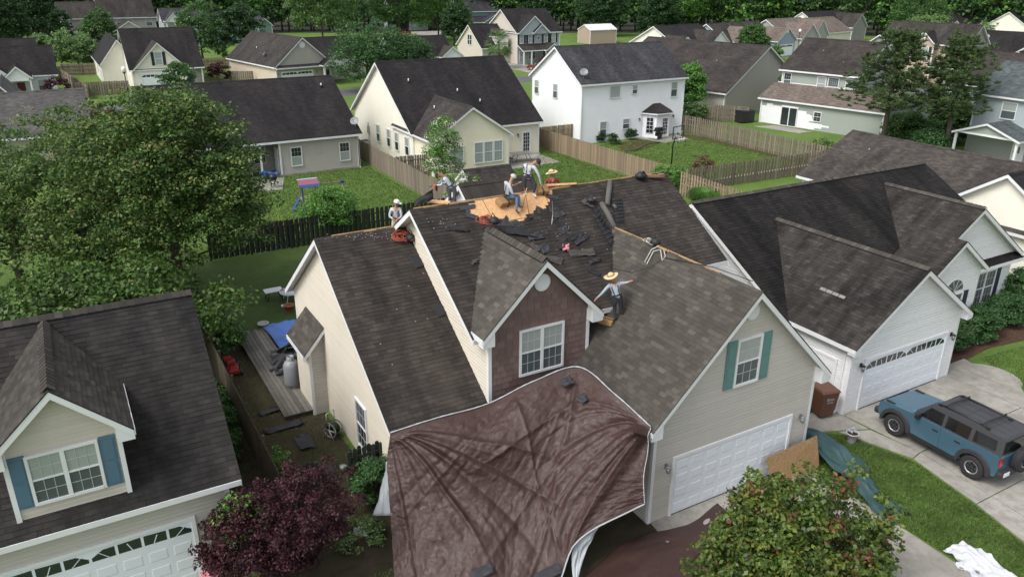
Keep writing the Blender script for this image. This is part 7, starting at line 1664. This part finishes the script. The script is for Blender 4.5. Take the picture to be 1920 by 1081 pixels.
bin_('brown wheeled bin with a pale stencil between the two garages', (23.3, 16.75, .03), radians(-14), MT['binbrown'], MT['binbrown'], True).scale = (1.15, 1.12, 1.12)
bin_('black wheeled bin with a pale lid label behind the brown one', (22.95, 17.75, 0), radians(-10), MT['black'], MT['black']); q = MB(); q.obox((22.95, 17.6, 1.105), (.36, .10, .008), radians(-10)); setp(q.build('lid_label', MT['white']), 'pale strip lying on the lid of the black bin', 'label strip')
pl = root('flower_pot', 'grey flower pot with a dried plant beside the drive', 'flower pot', (22.75, 14.95, .0)); q = MB(); q.lathe([(.13, 0), (.20, .34), (.235, .36), (.235, .40), (.20, .40), (.19, .36)], (0, 0, 0), 20, 0, 'z', False); q.lathe([(.195, .33), (0, .34)], (0, 0, 0), 16, 1, 'z', False); q.build('pot', [MT['potgrey'], MT['mulch']], pl)
rg = np.random.default_rng(3); V, t = foliage(np.array([(0, .04, .44, .15)]), 60, .09, rg); link('dry_plant', quads_mesh('dry_plant', V, None, [MT['debris_l']]), pl)
slab('strand_board', [Vector((18.2, 14.50, .08)), Vector((20.30, 14.30, .08)), Vector((20.30, 14.62, 1.22)), Vector((18.2, 14.80, .95))], .014, MT['osb2'], 'sheet of strand board leaning by the garage door corner', 'board', None, Vector((0, -1, .1)))
flap('green_tarp', [[Vector((20.35, 16.6, .25)), Vector((21.1, 16.9, .18)), Vector((21.7, 16.9, .04))], [Vector((20.35, 15.2, .75)), Vector((21.0, 15.3, .70)), Vector((21.8, 15.2, .05))], [Vector((20.35, 14.0, .65)), Vector((20.85, 13.9, .60)), Vector((21.55, 13.7, .05))], [Vector((20.1, 12.6, .40)), Vector((20.5, 12.6, .35)), Vector((20.95, 12.5, .05))], [Vector((19.8, 11.6, .06)), Vector((20.3, 11.4, .06)), Vector((20.8, 11.2, .05))]], MT['greentarp'], None, 70, .11, 21, 'dark green tarp heaped over something at the garage corner', 'tarp')
flap('plastic_sheet', [[G(1768, 1032, .03), G(1800, 1018, .12), G(1838, 1030, .03)], [G(1800, 1052, .05), G(1838, 1045, .15), G(1872, 1058, .04)], [G(1830, 1090, .03), G(1880, 1085, .12), G(1935, 1100, .03)]], MT['whitesheet'], None, 50, .045, 31, 'crumpled white plastic sheet lying on the lawn between the drives', 'plastic sheet')
flap('plastic_sheet', [[G(1790, 1055, .03), G(1812, 1052, .1)], [G(1795, 1068, .03), G(1835, 1072, .04)]], MT['whitesheet'], None, 20, .04, 33, 'small loose tail of the white plastic sheet', 'plastic sheet')
flap('pink_sheet', [[G(378, 1050, .5), G(405, 1062, .6)], [G(384, 1100, .1), G(425, 1100, .1)]], MT['pink'], None, 12, .05, 35, 'pink plastic sheet under the dark purple tree', 'plastic sheet')
flap('paper_bag', [[G(665, 988, .12), G(688, 984, .2)], [G(662, 1002, .02), G(690, 1004, .04)]], MT['whitesheet'], None, 14, .05, 36, 'crumpled white bag on the grass left of the tarp', 'bag')
q = MB(); p = G(644, 882); q.lathe([(.10, 0), (.12, .16), (.12, .2), (.0, .21)], p, 12); setp(q.build('water_jug', MT['glass_b']), 'small clear jug by the short dark fence', 'jug')
# side yard: deck, blue tarp, tank, hose reel, scraps
dk = root('wooden_deck', 'low old plank platform beside the left wall of the house', 'deck', (5.95, 30.6, 0))
for k in range(8):
    q = MB(); x = -.45+k*.16; q.box((x, -4.3, .18), (x+.145, 4.1+random.uniform(-.25, .1), .215)); q.build('deck_board', MT['fence_n2'], dk)
q = MB()
for y in (-4.2, -1.4, 1.4, 3.8): q.box((-.44, y, 0), (.80, y+.08, .178))
q.build('joist', MT['fence_n'], dk)
flap('blue_tarp', [[G(492, 612, .30), G(530, 603, .30), G(575, 598, .30)], [G(508, 630, .28), G(545, 630, .35), G(580, 628, .28)], [G(527, 656, .27), G(552, 640, .30), G(585, 645, .27)]], MT['bluetarp'], None, 34, .04, 41, 'blue tarp spread over the old plank platform', 'tarp')
for i, (px, py, w) in enumerate([(546, 664, .85), (560, 652, .7), (538, 682, .8), (548, 694, .7), (540, 672, .75), (532, 655, .7)]):
    c = G(px, py, .38+.09*i); a = i*1.1; flap('felt_scrap', [[c+Vector((-w*cos(a), w*.5*sin(a)+.2, 0)), c+Vector((w, .2, .12))], [c+Vector((-w, -.25, .05)), c+Vector((w*cos(a), -.3*sin(a)-.1, .02))]], MT['blacksheet'], None, 14, .07, 50+i, ['crumpled black roofing felt on the platform, topmost piece', 'black felt piece nearest the blue tarp', 'black felt piece on the platform edge', 'black felt piece beside the gas tank', 'middle black felt piece of the heap on the platform', 'black felt piece half over the blue tarp'][i], 'felt scrap')
tk = root('gas_tank', 'tall silver gas tank against the side wall', 'gas tank', (6.42, 28.45, .2)); q = MB(); q.lathe([(.0, .05), (.26, .08), (.31, .2), (.31, .95), (.25, 1.1), (.12, 1.2), (.0, 1.21)], (0, 0, 0), 20); q.build('shell', MT['steel2'], tk)
q = MB(); q.lathe([(.14, 1.15), (.14, 1.36), (.12, 1.36), (.12, 1.15)], (0, 0, 0), 14, 0, 'z', False); q.build('collar', MT['steel2'], tk); q = MB(); q.lathe([(.25, -.0), (.25, .09)], (0, 0, 0), 16); q.build('foot_ring', MT['steel'], tk)
hr = root('hose_reel', 'grey garden hose reel by the corner of the side wall', 'hose reel', (6.75, 24.4, 0), .5)
for s in (-1, 1): q = MB(); q.lathe([(.30, -.02), (.30, .02), (.26, .02), (.26, -.02), (.30, -.02)], (s*.18, 0, .36), 20, 0, 'x', False); q.tube([(s*.18, -.26, .36), (s*.18, .26, .36)], .02); q.tube([(s*.18, 0, .1), (s*.18, 0, .62)], .02); q.tube([(s*.24, -.25, 0), (s*.22, .0, .4), (s*.24, .25, 0)], .022); q.build('side_frame', MT['steel'], hr)
q = MB()
for k in range(8): q.lathe([(.17, -.018), (.20, 0), (.17, .018)], (-.14+k*.04, 0, .36), 16, 0, 'x', False)
q.build('hose', MT['fence_d'], hr); q = MB(); q.tube([(-.2, .1, .5), (-.2, .1, 1.0), (.2, .1, 1.0), (.2, .1, .5)], .02); q.build('handle', MT['steel'], hr)
mk = root('red_mower', 'small red and black machine in the side yard by the old fence', 'mower', G(437, 700)); q = MB(); q.obox((0, 0, .22), (.5, .75, .2)); q.obox((0, .25, .42), (.35, .3, .25)); o = q.build('body', MT['redp2'], mk); md = o.modifiers.new('b', 'BEVEL'); md.width = .05; md.segments = 2
for s in (-1, 1):
    for y in (-.28, .28): q = MB(); q.lathe([(0, -.04), (.14, -.04), (.14, .04), (0, .04)], (s*.28, y, .14), 12, 0, 'x'); q.build('wheel', MT['black'], mk)
q = MB(); q.tube([(-.2, -.35, .3), (-.2, -.9, .9), (.2, -.9, .9), (.2, -.35, .3)], .02, 5); q.build('handle', MT['black'], mk); q = MB(); q.obox((-.1, .3, .60), (.3, .3, .1)); q.build('tray', MT['redp2'], mk)
for i, (px, py, sx, sy, rz, lb) in enumerate([(571, 828, .28, .95, -.35, 'dark sheet of ridge vent lying on the side yard grass'), (612, 885, .28, .75, .7, 'dark bent shingle strip beside the short gate fence'), (510, 770, .5, .25, .3, 'thin black felt scrap near the bay corner'), (532, 800, .7, .35, .2, 'flat black felt scrap in the middle of the side yard')]):
    c = G(px, py, .06); flap('felt_scrap', [[c+Vector((-sx, sy/2, 0)), c+Vector((sx, sy/2, .03))], [c+Vector((-sx, -sy/2, .02)), c+Vector((sx, -sy/2, 0))]], MT['blacksheet'], None, 10, .03, 70+i, lb, 'felt scrap')
for i, (px, py, r_, h_, m, lb) in enumerate([(543, 585, .24, .35, 'terra', 'terracotta pot on the grass behind the side wall'), (494, 611, .24, .12, 'potgrey', 'shallow pale ring planter beside the blue tarp'), (532, 575, .12, .04, 'white', 'small white lid on the grass by the terracotta pot')]):
    q = MB(); q.lathe([(r_*.7, 0), (r_, h_), (r_*1.12, h_), (r_*1.12, h_+.05), (r_*.85, h_+.05), (r_*.8, h_*.6), (0, h_*.6)], G(px, py), 16, 0, 'z', False); setp(q.build('plant_pot', MT[m]), lb, 'plant pot' if i < 2 else 'lid')
def table(label, loc, r_, h_, m, rect=None, name='garden_table', cat='table'):
    R_ = root(name, label, cat, loc); q = MB()
    if rect: q.box((-rect[0], -rect[1], h_-.03), (rect[0], rect[1], h_))
    else: q.lathe([(0, h_-.03), (r_, h_-.03), (r_, h_), (0, h_)], (0, 0, 0), 24)
    q.build('table_top', m, R_); rx, ry = (rect[0]*.85, rect[1]*.85) if rect else (r_*.6, r_*.6)
    for sx in (-1, 1):
        for sy in (-1, 1): q = MB(); q.tube([(sx*rx, sy*ry, 0), (sx*rx*.6, sy*ry*.6, h_-.03)], .025, 5); q.build('leg', MT['iron'] if rect else m, R_)
table('white round garden table by the rear corner of the side wall', G(548, 562), .6, .5, MT['white']); table('small white folding table on the grass near the maple boughs', G(514, 560), 0, .5, MT['white'], (.45, .3))
table('glass topped patio table behind the pale yellow house', (35.3, 59.4, .05), 0, .75, MT['steel'], (1.0, .55))

def chair_f(label, loc, rz, m):
    R_ = root('patio_chair', label, 'chair', loc, rz); q = MB(); q.box((-.25, -.25, .40), (.25, .25, .44)); q.build('seat', m, R_); q = MB(); q.hexa([(-.25, .22, .44), (.25, .22, .44), (.25, .25, .44), (-.25, .25, .44), (-.25, .32, .9), (.25, .32, .9), (.25, .35, .9), (-.25, .35, .9)]); q.build('backrest', m, R_)
    for sx in (-.22, .22):
        for sy in (-.22, .22): q = MB(); q.tube([(sx, sy, 0), (sx, sy, .4)], .015, 5); q.build('leg', m, R_)
chair_f('dark patio chair at the left end of the glass topped table', (34.0, 59.3, .05), 1.6, MT['iron']); chair_f('white plastic chair at the edge of the covered patio', G(467, 335), .4, MT['white'])
# swing set
sw = root('swing_set', 'wooden swing set with a blue and red striped canopy on the left lawn', 'swing set', G(582, 392), radians(-3)); sw.scale = (.82, .82, .80); W2 = MT['fence_b']
for x in (-.65, .65):
    for y in (-.5, .5): q = MB(); q.box((x-.05, y-.05, 0), (x+.05, y+.05, 2.2)); q.build('post', MT['playblue'] if x < 0 and y < 0 else W2, sw)
q = MB(); q.box((-.7, -.55, 1.0), (.7, .55, 1.06)); q.box((-.7, -.55, 1.06), (.7, -.5, 1.3)); q.build('platform', W2, sw)
for k, c in enumerate(('playblue', 'playred', 'playred', 'playsky', 'playsky')):
    q = MB(); y0 = -.75+k*.3; zz = lambda y: 2.75-abs(y-.3)*.55; q.hexa([(-.85, y0, zz(y0)-.02), (.85, y0, zz(y0)-.02), (.85, y0+.3, zz(y0+.3)-.02), (-.85, y0+.3, zz(y0+.3)-.02), (-.85, y0, zz(y0)), (.85, y0, zz(y0)), (.85, y0+.3, zz(y0+.3)), (-.85, y0+.3, zz(y0+.3))]); q.build('canopy_stripe', MT[c], sw)
q = MB(); q.box((.6, -.05, 2.08), (3.0, .05, 2.2)); q.build('top_beam', W2, sw); q = MB(); q.tube([(2.9, 0, 2.12), (2.9+.15, -1.0, 0)], .05, 6); q.tube([(2.9, 0, 2.12), (3.15, 1.0, 0)], .05, 6); q.build('end_frame', W2, sw); q = MB(); q.obox((2.95, 0, 2.15), (.3, .22, .22)); q.build('corner_bracket', MT['playblue'], sw)
q = MB(); q.tube([(1.6, -.05, 2.1), (1.6, -.1, .5)], .012, 4); q.tube([(2.0, -.05, 2.1), (2.0, -.1, .5)], .012, 4); q.obox((1.8, -.1, .48), (.45, .2, .04)); q.build('swing', MT['black'], sw)
q = MB(); q.hexa([(-.95, -.3, 1.0), (-.75, -.3, 1.05), (-.75, .25, 1.05), (-.95, .25, 1.0), (-1.5, -.3, .1), (-1.4, -.3, .18), (-1.4, .25, .18), (-1.5, .25, .1)]); q.build('slide', MT['playblue'], sw)
# kettle grill
kg = root('kettle_grill', 'black kettle grill on the small concrete patio', 'grill', G(514, 352)); q = MB(); q.lathe([(0, .55), (.22, .6), (.31, .78), (.29, .95), (.16, 1.08), (0, 1.1)], (0, 0, 0), 18); q.build('kettle', MT['iron'], kg)
for a in (0, 2.1, 4.2): q = MB(); q.tube([(.12*cos(a), .12*sin(a), .65), (.36*cos(a), .36*sin(a), 0)], .018, 5); q.build('leg', MT['steel'], kg)
sheetb = G(505, 333); flap('blue_bundle', [[sheetb+Vector((-.7, .4, .2)), sheetb+Vector((.6, .4, .3))], [sheetb+Vector((-.7, -.3, .5)), sheetb+Vector((.7, -.3, .15))]], MT['bluetarp'], None, 14, .12, 90, 'blue cloth bundle on the covered patio', 'bundle')
# gas grill on the white house patio
gg = root('gas_grill', 'black gas grill on the patio of the white two storey house', 'grill', G(1234, 262), .2); q = MB(); q.obox((0, 0, .95), (.9, .5, .22)); q.obox((0, .02, 1.13), (.8, .42, .18)); o = q.build('hood', MT['iron'], gg); q = MB(); q.obox((-.62, 0, .95), (.36, .42, .03)); q.obox((.62, 0, .95), (.36, .42, .03)); q.build('side_shelf', MT['iron'], gg)
q = MB(); q.obox((0, 0, .45), (.6, .4, .6)); q.build('cart', MT['iron'], gg); q = MB(); q.lathe([(.0, .1), (.15, .12), (.15, .4), (0, .46)], (-.5, -.1, 0), 10); q.build('gas_bottle', MT['white'], gg)
# basketball hoop
bh = root('basketball_hoop', 'portable basketball hoop with a clear backboard behind the fence', 'basketball hoop', (44.6, 50.3, 0), radians(12)); bh.scale = (1.2, 1.2, 1.15); q = MB(); q.box((-.4, -.5, 0), (.4, .5, .2)); q.build('base', MT['black'], bh); q = MB(); q.tube([(0, 0, .1), (0, 0, 1.9), (0, -.25, 2.9)], .05, 6); q.build('pole', MT['iron'], bh)
F_ = ('v-', -.35); q = MB(); t = .06
for a in ((-.62, .62, 2.45, 2.45+t), (-.62, .62, 3.35-t, 3.35), (-.62, -.62+t, 2.45+t, 3.35-t), (.62-t, .62, 2.45+t, 3.35-t)): fbox(q, F_, *a, 0, .05)
bb = q.build('backboard_frame', MT['iron'], bh); q = MB()
for a in ((-.25, .25, 2.62, 2.66), (-.25, .25, 3.0, 3.04), (-.25, -.21, 2.66, 3.0), (.21, .25, 2.66, 3.0), (-.5, -.3, 2.9, 2.94), (.3, .5, 2.9, 2.94)): fbox(q, F_, *a, .01, .03)
q.build('target_square', MT['white'], bb); q = MB(); q.lathe([(.23, -.01), (.245, .0), (.23, .01)], (0, -.66, 2.62), 20, 0, 'z', False); q.build('rim', MT['redp2'], bh); q = MB()
for k in range(10): a = 2*pi*k/10; q.tube([(.23*cos(a), -.66+.23*sin(a), 2.6), (.13*cos(a+.3), -.66+.13*sin(a+.3), 2.2)], .01, 3)
q.build('net', MT['white'], bh)
# lamp posts
def lamp(label, x, y, hh):
    R_ = root('street_lamp', label, 'street lamp', (x, y, 0)); q = MB(); q.lathe([(.16, 0), (.15, .5), (.08, .6), (.06, hh)], (0, 0, 0), 10); q.build('post', MT['iron'], R_); q = MB(); q.lathe([(.05, hh), (.22, hh+.1), (.28, hh+.35), (.2, hh+.6), (0, hh+.7)], (0, 0, 0), 12); q.build('globe', MT['globe'], R_); q = MB(); q.lathe([(.12, hh-.1), (.18, hh+.08), (.05, hh+.1)], (0, 0, 0), 10); q.build('collar', MT['iron'], R_)
lamp('black lamp post with a white globe before the ivory house', 8.0, 100.5, 4.9); lamp('black lamp post with a white globe in the far right row', 126.6, 109.6, 5.0)
bn = bin_('dark wheeled bin on the lawn by the tan two storey house', (120.5, 64.5, 0), .3, MT['black'], MT['black'])
vb = root('covered_trailer', 'dark covered box beside the fence of the sage house', 'covered box', (67.3, 64.6, 0)); q = MB(); q.box((-.9, -.8, .1), (.9, .8, 1.3)); q.build('body', MT['felt2'], vb); q = MB(); q.box((-.95, -.85, 1.3), (.95, .85, 1.36)); q.build('lid', MT['sh_black'], vb)
lum = root('lumber_stack', 'small stack of orange boards by the sage house wall', 'lumber stack', (72.4, 50.9, 0), radians(-78)); 
for k in range(3): q = MB(); q.box((-1.6, -.3+.03*k, .05+.09*k), (1.6, .1+.03*k, .12+.09*k)); q.build('plank', MT['terra'], lum)
tbl = root('ac_unit', 'grey air conditioner unit beside the pale yellow house wall', 'air conditioner', (25.2, 71.2, 0)); q = MB(); q.box((-.4, -.4, 0), (.4, .4, .8)); q.build('casing', MT['steel'], tbl); q = MB(); q.lathe([(0, .8), (.33, .8), (.33, .84), (0, .84)], (0, 0, 0), 16); q.build('fan_cover', MT['iron'], tbl)
MT_ = 0
